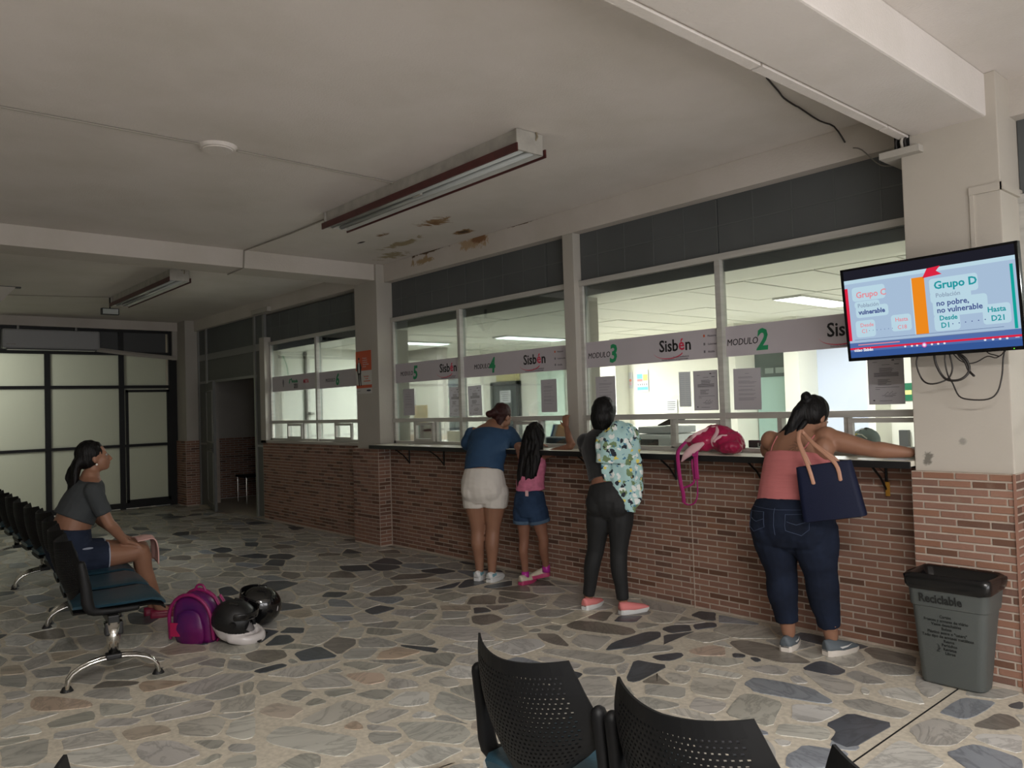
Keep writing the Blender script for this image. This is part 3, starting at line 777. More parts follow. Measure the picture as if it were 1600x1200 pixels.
bx('leaf', 0, 1.0, -0.02, 0.02, 0.02, 2.05, M_dpan, dr)
bm = bmesh.new()
for z0, z1 in ((0.12, 0.95), (1.08, 1.92)):
    for a, b, c, d in ((0.09, 0.91, z0, z0 + 0.02), (0.09, 0.91, z1 - 0.02, z1), (0.09, 0.11, z0, z1), (0.89, 0.91, z0, z1)): box(bm, a, b, -0.026, -0.02, c, d)
fin('panel_moulding', bm, M_alud, dr)
bm = bmesh.new(); tube(bm, [(0.94, -0.02, 1.0), (0.94, -0.06, 1.0), (0.86, -0.06, 1.0)], 0.009, 8); box(bm, 0.92, 0.96, -0.028, -0.02, 0.93, 1.07); fin('door_handle', bm, M_blackmetal, dr)
# room behind the open door
rb = S('wall_back_room', 'white and brick wall seen through the open door')
bx('plaster', -14.2, -10.0, 7.2, 7.4, 1.1, 3.1, M_wall, rb); bx('brick_bed', -14.2, -10.0, 7.17, 7.4, 0, 1.1, M_grout, rb); brickwork(rb, -14.2, -10.1, 0.012, 1.1, 7.17, single=0)
bx('side_wall', -10.95, -10.905, 4.88, 7.4, 0, 3.1, M_wall, rb); bx('side_wall', -14.3, -14.2, 4.9, 7.4, 0, 3.1, M_wall, rb); brickwork(rb, 4.95, 7.15, 0.012, 1.1, -14.199, face='side', single=0); bx('slab', -14.3, -10.9, 4.9, 7.4, 3.1, 3.2, M_wall, rb)
bx('floor_slab', -14.3, -10.9, 4.88, 7.4, -0.1, -0.003, M_fgrout, rb)

XF = -14.1
fs = S('wall_frosted_screen', 'black steel screen of frosted glass panes at the far end of the hall')
ys = [-4.0, -2.9, -1.8, -0.72, 0.38, 1.48, 2.58, 3.66]
fr = bmesh.new()
for y in ys: box(fr, XF - 0.03, XF + 0.03, y - 0.04, y + 0.04, 0, 3.02)
box(fr, XF - 0.03, XF + 0.03, 4.42, 4.55, 0, 3.02)
for z, t in ((0.06, 0.045), (1.055, 0.022), (2.04, 0.025), (2.60, 0.03), (2.985, 0.03)): box(fr, XF - 0.028, XF + 0.028, -4.0, 4.5, z - t, z + t)
fin('frame', fr, M_blackmetal, fs)
k = N('frosted_glass'); k.b.inputs['Roughness'].default_value = 0.35; k.b.inputs['Base Color'].default_value = lin((176, 178, 168))
tl = k.n('ShaderNodeBsdfTranslucent'); tl.inputs[0].default_value = lin((222, 224, 212)); ms = k.n('ShaderNodeMixShader'); ms.inputs[0].default_value = 0.62
k.l(k.b.outputs[0], ms.inputs[1]); k.l(tl.outputs[0], ms.inputs[2]); k.l(ms.outputs[0], k.out.inputs[0]); M_frost = k.m
M_dglass = mat('charcoal_panel', (70, 71, 72), 0.5)
yy = ys + [4.42]
for a, b in zip(yy, yy[1:]):
    for z0, z1 in ((0.10, 1.035), (1.075, 2.015), (2.065, 2.57)): bx('pane', XF - 0.004, XF + 0.004, a + 0.04, b - 0.04, z0, z1, M_frost, fs)
    bx('dark_panel', XF - 0.004, XF + 0.004, a + 0.04, b - 0.04, 2.63, 2.955, M_dglass, fs)
bm = bmesh.new(); box(bm, XF + 0.0, XF + 0.035, 3.72, 3.76, 0.1, 1.99); box(bm, XF, XF + 0.035, 4.38, 4.42, 0.1, 1.99); box(bm, XF, XF + 0.035, 3.72, 4.42, 1.95, 1.99); box(bm, XF, XF + 0.035, 3.72, 4.42, 0.1, 0.15); fin('door_leaf_frame', bm, M_blackmetal, fs)
cr_ = S('wall_corridor', 'pale corridor behind the frosted screen')
bx('back_plaster', -17.2, -17.0, -4.0, 5.2, 0, 3.15, M_wall, cr_); bx('floor_slab', -17.0, -14.6, -4.0, 5.2, -0.1, -0.003, M_fgrout, cr_); bx('slab', -17.2, -14.5, -4.0, 5.2, 3.15, 3.3, M_wall, cr_)
bx('end_plaster', -17.0, -14.2, 4.9, 5.1, 0, 3.15, M_wall, cr_); bx('end_plaster', -17.0, -14.2, -4.2, -4.0, 0, 3.15, M_wall, cr_)
wb = S('wall_back', 'plain painted wall on the other side of the hall')
bx('plaster', -14.6, 5.0, -4.2, -4.0, 0, 3.15, M_wall, wb)

# ------------------------------------------------------------------ office behind the glass
of = S('wall_office', 'cream walls of the bright office behind the service windows')
YB = 9.2
bx('back_plaster', -14.6, 5.0, YB, YB + 0.15, 0, 2.6, M_office, of); bx('end_plaster', -14.65, -14.5, 7.4, YB, 0, 2.6, M_office, of); bx('floor_slab', -14.5, -10.9, 7.4, YB, -0.1, -0.003, M_office, of); bx('floor_slab', -10.9, 5.0, 4.88, YB + 0.1, -0.1, -0.003, mat('office_floor', (205, 203, 195), 0.5), of)
bx('side_plaster', -10.9, -10.82, 4.88, 7.4, 0, 2.9, M_office, of); bx('side_plaster', 4.9, 5.05, 4.85, YB, 0, 2.9, M_office, of)
bx('header', -10.9, 5.0, 4.84, 5.22, 2.42, 2.62, M_office, of)
bx('slab', -14.3, 5.0, 4.95, YB + 0.2, 2.95, 3.1, M_office, of)
bx('inner_face', -10.9, 5.0, 4.845, 4.88, 0, 1.10, M_office, of)
for x0, x1, y0, y1, lab in ((-5.80, -5.60, 8.7, 9.2, 0), (-4.93, -4.74, 8.7, 9.2, 0), (-7.90, -7.80, 8.9, 9.2, 0), (-3.98, -3.90, 8.8, 9.2, 0)):
    bx('pilaster', x0, x1, y0, y1, 0, 2.5, M_office, of)
oc = S('ceiling_office', 'suspended office ceiling of white tiles')
bx('void', -10.9, 5.0, 5.2, YB, 2.53, 2.55, M_dark, oc); bx('tile_field', -14.5, -10.95, 7.4, YB, 2.485, 2.50, M_office, oc)
M_tile = mat('ceiling_tile', (236, 236, 226), 0.9, bump=0.15, bscale=120)
bmt = bmesh.new(); box(bmt, -0.296, 0.296, -0.60, 0.60, 0, 0.010); tm = bpy.data.meshes.new('ceiling_tile'); bmt.to_mesh(tm); bmt.free(); tm.materials.append(M_tile)
lights_at = {(-3.868, 7.53), (-8.152, 7.53), (0.416, 7.53), (-9.376, 6.31)}
bmt = bmesh.new(); box(bmt, -0.075, 0.075, -0.607, 0.607, 0, 0.015); tm2 = bpy.data.meshes.new('half_tile'); bmt.to_mesh(tm2); bmt.free(); tm2.materials.append(M_tile)
xi = -10.6
while xi < 1.5:
    for yj in (6.31, 7.53, 8.75):
        if any(abs(xi - lx) < 0.3 and abs(yj - ly) < 0.3 for lx, ly in lights_at):
            for s_ in (-1, 1):
                o = bpy.data.objects.new('ceiling_tile', tm2); o.location = (xi + s_ * 0.228, yj, 2.48); link(o, oc)
            continue
        o = bpy.data.objects.new('ceiling_tile', tm); o.location = (xi, yj, 2.48 + rnd.uniform(0, 0.004))
        o.rotation_euler = (rnd.uniform(-0.004, 0.004), rnd.uniform(-0.008, 0.008), 0); link(o, oc)
    xi += 0.612
bx('tile_field', -10.9, 5.0, 5.2, 5.695, 2.485, 2.50, M_tile, oc); bx('tile_field', 1.3, 5.0, 5.7, 9.2, 2.485, 2.50, M_tile, oc)
M_lamp = emis('lit_diffuser', (255, 255, 250), 5.0)
for i, (x, y, lb) in enumerate(((-3.868, 7.53, 'lit rectangular office ceiling light above module two'), (-8.152, 7.53, 'lit rectangular office ceiling light above module four'), (-9.376, 6.31, 'added lit ceiling panel brightening the office by the far left window'))):  # third panel is added to brighten the left windows
    t = thing('ceiling_light', (x, y, 2.475), lb, 'ceiling light', 'office ceiling lights')
    bx('diffuser', -0.15, 0.15, -0.59, 0.59, -0.012, 0.004, M_lamp, t)
    bm = bmesh.new()
    for a, b, c, d in ((-0.153, -0.15, -0.6, 0.6), (0.15, 0.153, -0.6, 0.6), (-0.15, 0.15, -0.605, -0.59), (-0.15, 0.15, 0.59, 0.605)): box(bm, a, b, c, d, -0.014, 0.01)
    fin('rim', bm, M_white, t)
# ------------------------------------------------------------------ banners on the glass
M_ban = mat('banner_vinyl', (186, 180, 186), 0.5, var=0.05, vscale=2)
M_ink = mat('black_ink', (18, 18, 20), 0.6); M_green = mat('green_ink', (34, 140, 92), 0.6); M_red = mat('red_ink', (204, 50, 78), 0.6); M_gink = mat('grey_ink', (110, 105, 112), 0.7); M_or = mat('orange_ink', (206, 96, 52), 0.7)
def fixt(o, ext=True): return o
def sisben(b, x, z=1.885, s=1.0):
    y = 4.7945
    text('lettering', 'Sisb', (x, y, z), 0.125 * s, M_ink, b, sx=0.92, bold=0.0022)
    text('accent_lettering', 'é', (x + 0.181 * s, y, z + 0.004), 0.125 * s, M_red, b, sx=0.92, bold=0.0022, label='crimson accented letter')
    text('lettering', 'n', (x + 0.239 * s, y, z), 0.125 * s, M_ink, b, sx=0.95, bold=0.0022)
    bm = bmesh.new(); pts = []
    for i in range(17):
        t = i / 16; a = pi * (1.05 + 0.83 * t); pts.append((x + 0.085 * s + 0.14 * s * cos(a), z + 0.0 + 0.055 * s * sin(a), 0.001 + 0.0075 * s * t))
    up = [(p[0], p[1] + p[2] * 0.6) for p in pts]; dn = [(p[0], p[1] - p[2] * 0.6) for p in pts][::-1]
    panel(bm, up + dn); o = fin('swoosh', bm, M_red, b); o.location = (0, y, 0)
    text('small_print', 'Sistema de identificación de', (x + 0.13 * s, y, z - 0.052), 0.016, M_gink, b, sx=0.8)
    text('small_print', 'Potenciales Beneficiarios de Programas Sociales', (x + 0.02, y, z - 0.068), 0.016, M_gink, b, sx=0.8)
def mini(b, x, w_=0.13):
    y = 4.7945; bm = bmesh.new()
    for z in (1.965, 1.905, 1.85):
        o = text('small_print', ('Ministerio' if z > 1.95 else 'Gobernación' if z > 1.88 else 'Alcaldía'), (x + 0.035, y, z), 0.022, M_gink, b, sx=0.85)
        bx('emblem', x, x + 0.014, y - 0.0005, y, z, z + 0.018, M_or if z > 1.95 else M_gink, b)
    bm.free()
def banner(x0, x1, words, num, xm, xn, xs, label, xmini=None, dz=0.0):
    b = thing('window_banner', (0, 0, 0), label, 'banner', 'vinyl banners across the service windows')
    bx('strip', x0, x1, 4.7955, 4.7975, 1.808 + dz, 2.022 + dz, M_ban, b)
    if words: text('lettering', words, (xm, 4.7945, 1.885 + dz), 0.066, M_ink, b, sx=0.86, shear=0.15)
    if num: text('number', num, (xn, 4.7945, 1.842 + dz), 0.20, M_green, b, sx=0.88, shear=0.12, bold=0.006, label='large green numeral')
    if xs is not None: sisben(b, xs)
    if xmini is not None: mini(b, xmini)
    return b
banner(-7.462, -6.262, 'MODULO', '5', -7.367, -7.118, -6.62, 'white banner strip reading modulo 5 at the left of the central windows')
banner(-6.208, -4.72, 'MODULO', '4', -6.042, -5.808, -5.31, 'white banner strip reading modulo 4 above the woman in blue', -4.90)
banner(-4.518, -3.212, 'MODULO', '3', -4.499, -4.264, -3.75, 'white banner strip reading modulo 3 above the woman in black', -3.345)
banner(-3.158, -1.83, 'MODULO', '2', -3.150, -2.916, -2.41, 'white banner strip reading modulo 2 beside the television')
banner(-9.285, -8.04, 'MODULO', '6', -9.118, -8.851, None, 'white banner strip reading modulo 6 in the far left window', dz=0.008)
b6 = banner(-10.72, -9.335, None, None, 0, 0, None, 'white banner strip with town emblems in the far left window', dz=0.015)
bm = bmesh.new(); ell(bm, (-10.36, 4.7945, 1.945), (0.025, 0.001, 0.045)); ell(bm, (-10.36, 4.7945, 1.90), (0.015, 0.001, 0.02)); fin('emblem', bm, M_gink, b6)
bm = bmesh.new(); tube(bm, [(-10.17, 4.7945, 1.93), (-10.15, 4.7945, 1.975), (-10.10, 4.7945, 1.985), (-10.07, 4.7945, 1.94)], [(0.014, 0.001)] * 4, 8, side=(1, 0, 0)); fin('leaf_emblem', bm, M_green, b6)
text('lettering', 'Alcaldía', (-10.06, 4.7945, 1.93), 0.06, M_green, b6, sx=0.8, bold=0.001); text('lettering', 'PUEBLO', (-10.03, 4.7945, 1.885), 0.045, M_ink, b6, sx=0.8); text('lettering', 'NUEVO', (-10.03, 4.7945, 1.85), 0.045, M_ink, b6, sx=0.8); text('lettering', 'META', (-9.74, 4.7945, 1.91), 0.075, M_red, b6, sx=0.8, bold=0.001)

# ------------------------------------------------------------------ notices on the glass
M_paper = mat('notice_paper', (176, 173, 178), 0.8); M_paperw = mat('white_paper', (214, 216, 222), 0.8); M_print = mat('printed_grey', (120, 118, 124), 0.8); M_dprint = mat('printed_dark', (78, 76, 80), 0.8)
def notice(x0, x1, z0, z1, m, label, kind, tilt=0.0):
    cx = (x0 + x1) / 2; t = thing('paper_notice', (cx, 4.793, z1), label, 'notice', 'notices taped to the service windows'); t.rotation_euler = (0, tilt, 0)
    w_, h = (x1 - x0) / 2, z1 - z0
    bx('sheet', -w_, w_, -0.0005, 0.0, -h, 0, m, t)
    bm = bmesh.new(); rg = random.Random(int(abs(x0) * 1000))
    def ln(a, b, z, th=0.0022): box(bm, a * w_, b * w_, -0.001, -0.0006, -h * z - th, -h * z)
    if kind == 'list':
        ln(-0.15, 0.15, 0.12)
        z = 0.2
        for g in range(6):
            for q in range(rg.choice((1, 2, 3))): ln(-0.65, rg.uniform(0.2, 0.7), z); z += 0.026
            z += 0.05
            if z > 0.85: break
    else:
        ln(0.35, 0.5, 0.07, 0.008); ln(0.55, 0.85, 0.075); ln(-0.7, -0.45, 0.11); ln(-0.2, 0.25, 0.17); ln(0.5, 0.75, 0.16, 0.004)
        for i in range(5): ln(-0.35, rg.uniform(0.3, 0.45), 0.24 + i * 0.02)
        for i in range(4): ln(-0.65, 0.7, 0.34 + i * 0.022, 0.003)
        for i in range(6): ln(-0.45, rg.uniform(0.0, 0.35), 0.48 + i * 0.022)
        ln(-0.6, 0.72, 0.64); ln(-0.6, -0.35, 0.68); ln(-0.25, 0.5, 0.81); ln(-0.1, 0.35, 0.835); ln(-0.4, 0.3, 0.92); ln(-0.75, -0.65, 0.9, 0.008)
        tube(bm, [(x * w_, -0.0008, -h * z) for x, z in ((-0.1, 0.8), (0.1, 0.74), (0.15, 0.79), (0.35, 0.73), (0.3, 0.79), (0.55, 0.77))], 0.0012, 4)
    fin('printing', bm, M_print if kind == 'list' else M_dprint, t, kind='stuff')
    return t
notice(-7.315, -7.10, 1.445, 1.735, M_paper, 'grey printed notice at the far left pane beside the poster column', 'list')
notice(-6.46, -6.27, 1.425, 1.722, M_paperw, 'white letter taped left of the mullion between modules five and four', 'letter', 0.02)
notice(-6.15, -5.935, 1.428, 1.722, M_paperw, 'white letter taped right of the mullion under modulo 4', 'letter', -0.02)
notice(-5.085, -4.885, 1.445, 1.735, M_paper, 'grey printed notice above the raised hand of the girl', 'list')
notice(-4.42, -4.205, 1.44, 1.728, M_paper, 'grey printed notice behind the head of the woman in black', 'list')
notice(-3.445, -3.235, 1.432, 1.722, M_paper, 'grey letter with a signature left of the mullion by modulo 2', 'letter')
notice(-3.105, -2.89, 1.43, 1.718, M_paper, 'grey printed notice right of the mullion under modulo 2', 'list', 0.01)
notice(-2.16, -1.945, 1.445, 1.735, M_paper, 'grey letter hanging just below the television', 'letter')
nt = thing('paper_notice', (-3.52, 4.793, 1.722), 'small white double column sheet left of the signed grey letter', 'notice')
bx('sheet', -0.055, 0.05, -0.0005, 0, -0.26, 0, mat('faint_paper', (214, 220, 222), 0.8), nt)
bm = bmesh.new()
for i in range(16):
    for a, b in ((-0.045, -0.005), (0.005, 0.042)): box(bm, a, b, -0.001, -0.0006, -0.02 - i * 0.015, -0.018 - i * 0.015)
fin('printing', bm, mat('faint_print', (176, 190, 200), 0.8), nt, kind='stuff')

# orange poster on the column
po = thing('poster', (-7.822, 4.598, 1.706), 'orange and white poster with a dark suited standing figure on the column', 'poster')
M_po = mat('poster_orange', (188, 74, 36), 0.5); M_pw = mat('poster_white', (186, 184, 180), 0.5)
bx('sheet', -0.172, 0.172, -0.001, 0, 0, 0.49, M_pw, po)
bx('orange_block', -0.172, 0.172, -0.0016, -0.0011, 0.265, 0.49, M_po, po); bx('orange_block', -0.172, 0.172, -0.0016, -0.0011, 0.065, 0.10, M_po, po)
bm = bmesh.new()
panel(bm, [(-0.135, 0.22), (-0.06, 0.22), (-0.055, 0.28), (-0.045, 0.30), (-0.065, 0.345), (-0.085, 0.365), (-0.12, 0.365), (-0.145, 0.34), (-0.155, 0.29)])
panel(bm, [(-0.13, 0.22), (-0.10, 0.22), (-0.095, 0.09), (-0.115, 0.09)]); panel(bm, [(-0.092, 0.22), (-0.065, 0.22), (-0.055, 0.09), (-0.072, 0.09)])
o = fin('figure', bm, M_ink, po); o.location = (0, -0.0017, 0)
bm = bmesh.new(); panel(bm, [(-0.118, 0.24), (-0.088, 0.24), (-0.088, 0.36), (-0.118, 0.36)]); o = fin('shirt', bm, M_pw, po); o.location = (0, -0.0024, 0)
bm = bmesh.new(); ell(bm, (-0.103, 0, 0.385), (0.019, 0.0006, 0.024)); o = fin('face', bm, mat('poster_skin', (150, 104, 84), 0.6), po); o.location = (0, -0.0024, 0)
bm = bmesh.new(); ell(bm, (-0.103, 0, 0.405), (0.021, 0.0006, 0.014)); o = fin('cap', bm, M_ink, po); o.location = (0, -0.003, 0)
for i, s_ in enumerate(('Prevenga la', 'presencia de', 'personas que', 'ofrecen trámites', 'sin costo')): text('lettering', s_, (-0.02, -0.0017, 0.40 - i * 0.024), 0.022, M_pw, po, sx=0.9)
text('lettering', 'Todo trámite', (-0.01, -0.0017, 0.19), 0.022, M_po, po); text('lettering', 'es gratis', (0.02, -0.0017, 0.165), 0.022, M_po, po)
bx('underline', -0.005, 0.14, -0.0016, -0.0011, 0.138, 0.148, M_po, po)
bm = bmesh.new(); ell(bm, (0.10, -0.0012, 0.035), (0.05, 0.0006, 0.011)); fin('oval_badge', bm, mat('navy_ink', (30, 36, 60), 0.6), po)
text('lettering', 'prosperidad', (-0.155, -0.0017, 0.03), 0.015, M_gink, po)

# ------------------------------------------------------------------ ceiling fixtures
M_maroon = mat('maroon_enamel', (84, 36, 34), 0.45, var=0.35, vscale=12); M_fixw = mat('chalky_fixture_paint', (176, 172, 164), 0.5, var=0.25, vscale=9)
M_refl = mat('reflector_enamel', (190, 192, 188), 0.25, var=0.1); M_tubeoff = mat('unlit_tube', (176, 180, 178), 0.15, coat=0.4)
M_tubeon = emis('lit_tube', (255, 246, 232), 7.0)
def fixture(x, y, L, label, tubes=M_tubeoff, rz=0):
    t = thing('ceiling_tube_fixture', (x, y, 3.15), label, 'ceiling light', 'long tube fixtures on the hall ceiling', rz)
    bx('housing', -L / 2, L / 2, -0.09, 0.09, -0.085, 0.0, M_fixw, t, bev=0.003)
    bm = bmesh.new(); h = L / 2
    for s in (-1, 1):
        vs = [(-h, s * 0.06, -0.085), (h, s * 0.06, -0.085), (h, s * 0.115, -0.135), (-h, s * 0.115, -0.135)]
        a = [bm.verts.new(v) for v in vs]; b_ = [bm.verts.new((v[0], v[1] + s * 0.003, v[2] - 0.003)) for v in vs]
        bm.faces.new(a); bm.faces.new(b_[::-1])
        for i in range(4): bm.faces.new((a[i], a[(i + 1) % 4], b_[(i + 1) % 4], b_[i]))
    box(bm, -h, h, -0.06, 0.06, -0.09, -0.085)
    fin('reflector', bm, M_refl, t)
    for s in (-1, 1): bx('maroon_rail', -h - 0.02, h + 0.02, s * 0.115 - 0.005, s * 0.115 + 0.005, -0.145, -0.095, M_maroon, t)
    for s in (-1, 1): bx('end_plate', s * h - 0.006, s * h + 0.006, -0.105, 0.105, -0.13, -0.005, M_fixw, t)
    for s in (-1, 1):
        bm = bmesh.new(); tube(bm, [(-h + 0.02, s * 0.042, -0.115), (h - 0.02, s * 0.042, -0.115)], 0.018, 12, caps=(0, 0)); fin('lamp_tube', bm, tubes, t, smooth=True)
    bm = bmesh.new(); box(bm, -0.05, 0.05, -0.012, 0.012, -0.125, -0.09); o = fin('tube_clip', bm, M_fixw, t)
    bm = bmesh.new(); tube(bm, [(h, 0.05, -0.05), (h + 0.02, 0.05, -0.03), (h + 0.012, 0.05, -0.002)], 0.006, 6); fin('cable_clip', bm, mat('old_putty', (134, 124, 104), 0.8), t)
    return t
fixture(-4.575, 3.16, 2.38, 'long unlit tube fixture with maroon rails on the near ceiling')
fx2 = fixture(-10.1, 2.93, 2.38, 'smaller looking unlit tube fixture in the dark far bay')
fixture(1.1, 0.0, 2.38, 'lit tube fixture behind the viewpoint', M_tubeon)
fl = thing('emergency_lamp', (-11.42, 2.84, 3.0), 'small square lamp under the end of the far tube fixture', 'lamp')
bm = bmesh.new(); box(bm, -0.03, 0.03, -0.11, 0.11, -0.09, 0.0, bev=0.006); fin('case', bm, M_blackmetal, fl); bx('stem', -0.008, 0.008, -0.008, 0.008, 0.0, 0.15, M_blackmetal, fl); bx('lens', 0.03, 0.034, -0.095, 0.095, -0.08, -0.012, M_tubeoff, fl)
ds = thing('ceiling_rose', (-4.71, 1.79, 3.15), 'round white blanking plate on the ceiling', 'ceiling plate')
bm = bmesh.new(); bmesh.ops.create_cone(bm, segments=40, radius1=0.10, radius2=0.115, depth=0.02, cap_ends=True, matrix=Matrix.Translation((0, 0, -0.01))); fin('plate', bm, M_ceil, ds, smooth=False)
bm = bmesh.new(); bmesh.ops.create_cone(bm, segments=40, radius1=0.085, radius2=0.088, depth=0.006, cap_ends=True, matrix=Matrix.Translation((0, 0, -0.023))); fin('raised_disc', bm, M_ceil, ds)
def cable(name, pts, r, m, label, k=1, cat='cable', seg=6):
    p0 = V(pts[0]); t = thing(name, p0, label, cat)
    bm = bmesh.new(); tube(bm, [V(p) - p0 for p in pts], r, seg, k=k); fin('line', bm, m, t, smooth=True); return t
M_cond = mat('painted_conduit', (150, 144, 134), 0.6); M_cab = mat('dark_cable', (44, 40, 38), 0.5)
cable('conduit', [(-4.73, 0.0, 3.142), (-4.73, 0.67, 3.142), (-4.705, 1.68, 3.142)], 0.006, M_cond, 'thin painted conduit running from the left edge to the round plate')
cable('conduit', [(-4.70, 1.91, 3.143), (-4.71, 2.5, 3.14), (-4.726, 3.06, 3.14)], 0.006, M_cond, 'thin painted conduit from the round plate to the tube fixture')
cable('conduit', [(-5.78, 3.17, 3.142), (-6.6, 3.16, 3.141), (-7.54, 3.11, 3.14), (-7.542, 3.10, 2.965), (-7.95, 3.1, 2.962)], 0.007, M_cond, 'painted conduit from the tube fixture over the far beam')
cable('conduit', [(-8.0, 3.08, 3.142), (-8.4, 2.98, 3.14), (-8.9, 2.95, 3.14)], 0.006, M_cond, 'short conduit between far beam and far tube fixture')
cable('conduit', [(-13.95, 1.4, 3.02), (-11.8, 1.5, 3.142), (-11.35, 2.9, 3.142)], 0.005, M_cond, 'faint conduit on the dark far ceiling')
cable('ceiling_wire', [(-2.08, 3.62, 3.145), (-2.12, 3.8, 3.135), (-2.16, 3.93, 3.14), (-2.165, 4.06, 3.13), (-2.18, 4.13, 3.14), (-2.2, 4.4, 3.13), (-2.21, 4.6, 3.142), (-2.19, 4.69, 3.06)], 0.005, M_cab, 'thin black wire sagging along the ceiling by the near beam', k=3)
cable('ceiling_wire', [(-2.14, 4.692, 3.01), (-2.09, 4.69, 2.985), (-2.0, 4.68, 2.88), (-1.95, 4.69, 2.85), (-1.87, 4.69, 2.84)], 0.004, mat('grey_cable', (120, 116, 110), 0.5), 'short grey wire crossing the top of the charcoal panel', k=3)
dt = thing('cable_duct', (-1.76, 2.3, 2.95), 'white cable duct fixed along the lower edge of the near beam', 'duct')
for a, b in ((-3.6, 0.69), (0.705, 1.93), (1.945, 2.2)): bx('duct_length', -0.035, 0.017, a, b, -0.03, 0.04, M_ceil, dt, bev=0.002)
bx2 = thing('junction_trunking', (-1.77, 4.45, 2.85), 'white open cable trunking with loose cables at the top of the pillar', 'trunking')
bx('trunk', -0.115, 0.10, -0.01, 0.05, -0.03, 0.008, M_wall, bx2, bev=0.003); bx('trunk_return', -0.115, -0.02, 0.05, 0.34, -0.03, -0.022, M_wall, bx2)
bx('recess', -0.05, 0.03, 0.045, 0.049, 0.008, 0.10, M_dark, bx2)
for i, x in enumerate((-0.03, 0.0, 0.018)):
    bm = bmesh.new(); tube(bm, [(x, 0.03, 0.0), (x - 0.004, 0.025, 0.05), (x + 0.006, 0.03, 0.10)], 0.006 + 0.003 * (i == 1), 6); fin('loose_cable', bm, (M_cab, M_wall, M_cab)[i], bx2, smooth=True)
hp = thing('hanging_pennant', (-10.08, 1.33, 3.15), 'pale tapering speaker hanging under a dark bar at the far left', 'pennant')  # white triangular hanging piece, modelled as a tapering block under a bar
bx('dark_bar', -0.03, 0.03, -0.5, 0.27, -0.16, -0.145, M_cab, hp); bx('hanger', -0.01, 0.01, -0.02, 0.02, -0.145, 0, M_cab, hp)
bm = bmesh.new(); vs = [bm.verts.new(v) for v in ((-0.09, -0.24, -0.162), (0.09, -0.24, -0.162), (0.09, 0.21, -0.162), (-0.09, 0.21, -0.162), (-0.03, 0.02, -0.36), (0.03, 0.02, -0.36), (0.03, 0.045, -0.36), (-0.03, 0.045, -0.36))]
for f in ((0, 1, 2, 3), (7, 6, 5, 4), (0, 4, 5, 1), (1, 5, 6, 2), (2, 6, 7, 3), (3, 7, 4, 0)): bm.faces.new([vs[i] for i in f])
bmesh.ops.recalc_face_normals(bm, faces=bm.faces); fin('pennant_body', bm, M_wall, hp)
ac = thing('air_conditioner', (-14.03, 2.62, 2.63), 'white split air conditioner above the frosted screen', 'air conditioner')
bm = bmesh.new(); tube(bm, [(0.11, -0.67, 0.15), (0.11, 0.67, 0.15)], (0.15, 0.11), 20, side=(0, 0, 1), caps=(0, 0)); 
bm.free(); bm = bmesh.new(); box(bm, 0.0, 0.20, -0.67, 0.67, 0.0, 0.30, bev=0.03); fin('casing', bm, mat('ac_plastic', (150, 150, 152), 0.4), ac, smooth=False)
bx('louvre', 0.06, 0.185, -0.62, 0.62, -0.012, 0.004, M_dglass, ac); bx('louvre_flap', 0.10, 0.19, -0.6, 0.6, -0.022, -0.014, M_white, ac); bx('brand_plate', 0.2, 0.203, -0.62, -0.50, 0.055, 0.066, M_chrome, ac)
for y in (-0.44, 0.36): bx('bracket', -0.03, 0.02, y - 0.015, y + 0.015, 0.30, 0.40, M_alud, ac)
du = thing('cable_duct', (-14.0, 3.3, 2.66), 'white duct sloping from the air conditioner to the corner column', 'duct')
bm = bmesh.new(); tube(bm, [(0, -0.03, -0.01), (0, 0.55, -0.075), (0, 1.2, -0.13)], (0.03, 0.035), 4, side=(1, 0, 0), caps=(0, 0)); fin('duct_length', bm, M_wall, du)

# ------------------------------------------------------------------ television
tv = thing('television', (-1.626, 4.315, 1.958), 'wall mounted flat television showing a slide with Grupo C and Grupo D', 'television'); tv.rotation_euler = (0.098, 0, -0.078)
W_, H_ = 0.90, 0.52
bx('case', -W_ / 2, W_ / 2, 0.0, 0.03, -H_ / 2, H_ / 2, M_black, tv, bev=0.004); bx('rear_housing', -0.3, 0.3, 0.03, 0.075, -0.2, 0.12, M_black, tv, bev=0.01)
bm = bmesh.new()
for a, b, c, d in ((-W_ / 2, W_ / 2, H_ / 2 - 0.012, H_ / 2), (-W_ / 2, W_ / 2, -H_ / 2, -H_ / 2 + 0.018), (-W_ / 2, -W_ / 2 + 0.014, -H_ / 2, H_ / 2), (W_ / 2 - 0.014, W_ / 2, -H_ / 2, H_ / 2)): box(bm, a, b, -0.008, 0.0, c, d)
fin('bezel', bm, mat('gloss_black', (12, 12, 14), 0.12), tv)
bx('power_light', 0.395, 0.4, -0.0085, -0.008, -H_ / 2 + 0.006, -H_ / 2 + 0.010, emis('standby_green', (120, 255, 60), 1.5), tv)
bx('wall_bracket', -0.04, 0.16, 0.07, 0.11, -0.08, 0.08, M_blackmetal, tv); bx('wall_bracket', 0.0, 0.12, 0.10, 0.172, -0.05, 0.05, M_blackmetal, tv)
def E_(n, c, s=1.0): return emis('screen_' + n, c, s)
Ebg = E_('haze', (176, 200, 226)); Ebox = E_('bubble', (196, 226, 240)); Eblk = E_('black_band', (34, 34, 44)); Eblue = E_('bar_blue', (88, 116, 178)); Eblue2 = E_('bar_deep', (58, 92, 158)); Ered = E_('red', (232, 40, 70)); Eor = E_('orange', (250, 146, 34)); Etl = E_('teal', (20, 170, 160)); Erb = E_('pink_text', (238, 150, 160)); Eink = E_('ink', (76, 92, 150)); Egr = E_('grey_text', (148, 168, 190)); Ew = E_('white', (240, 244, 252)); Etd = E_('teal_text', (40, 160, 168)); Eln = E_('line_blue', (110, 130, 170))
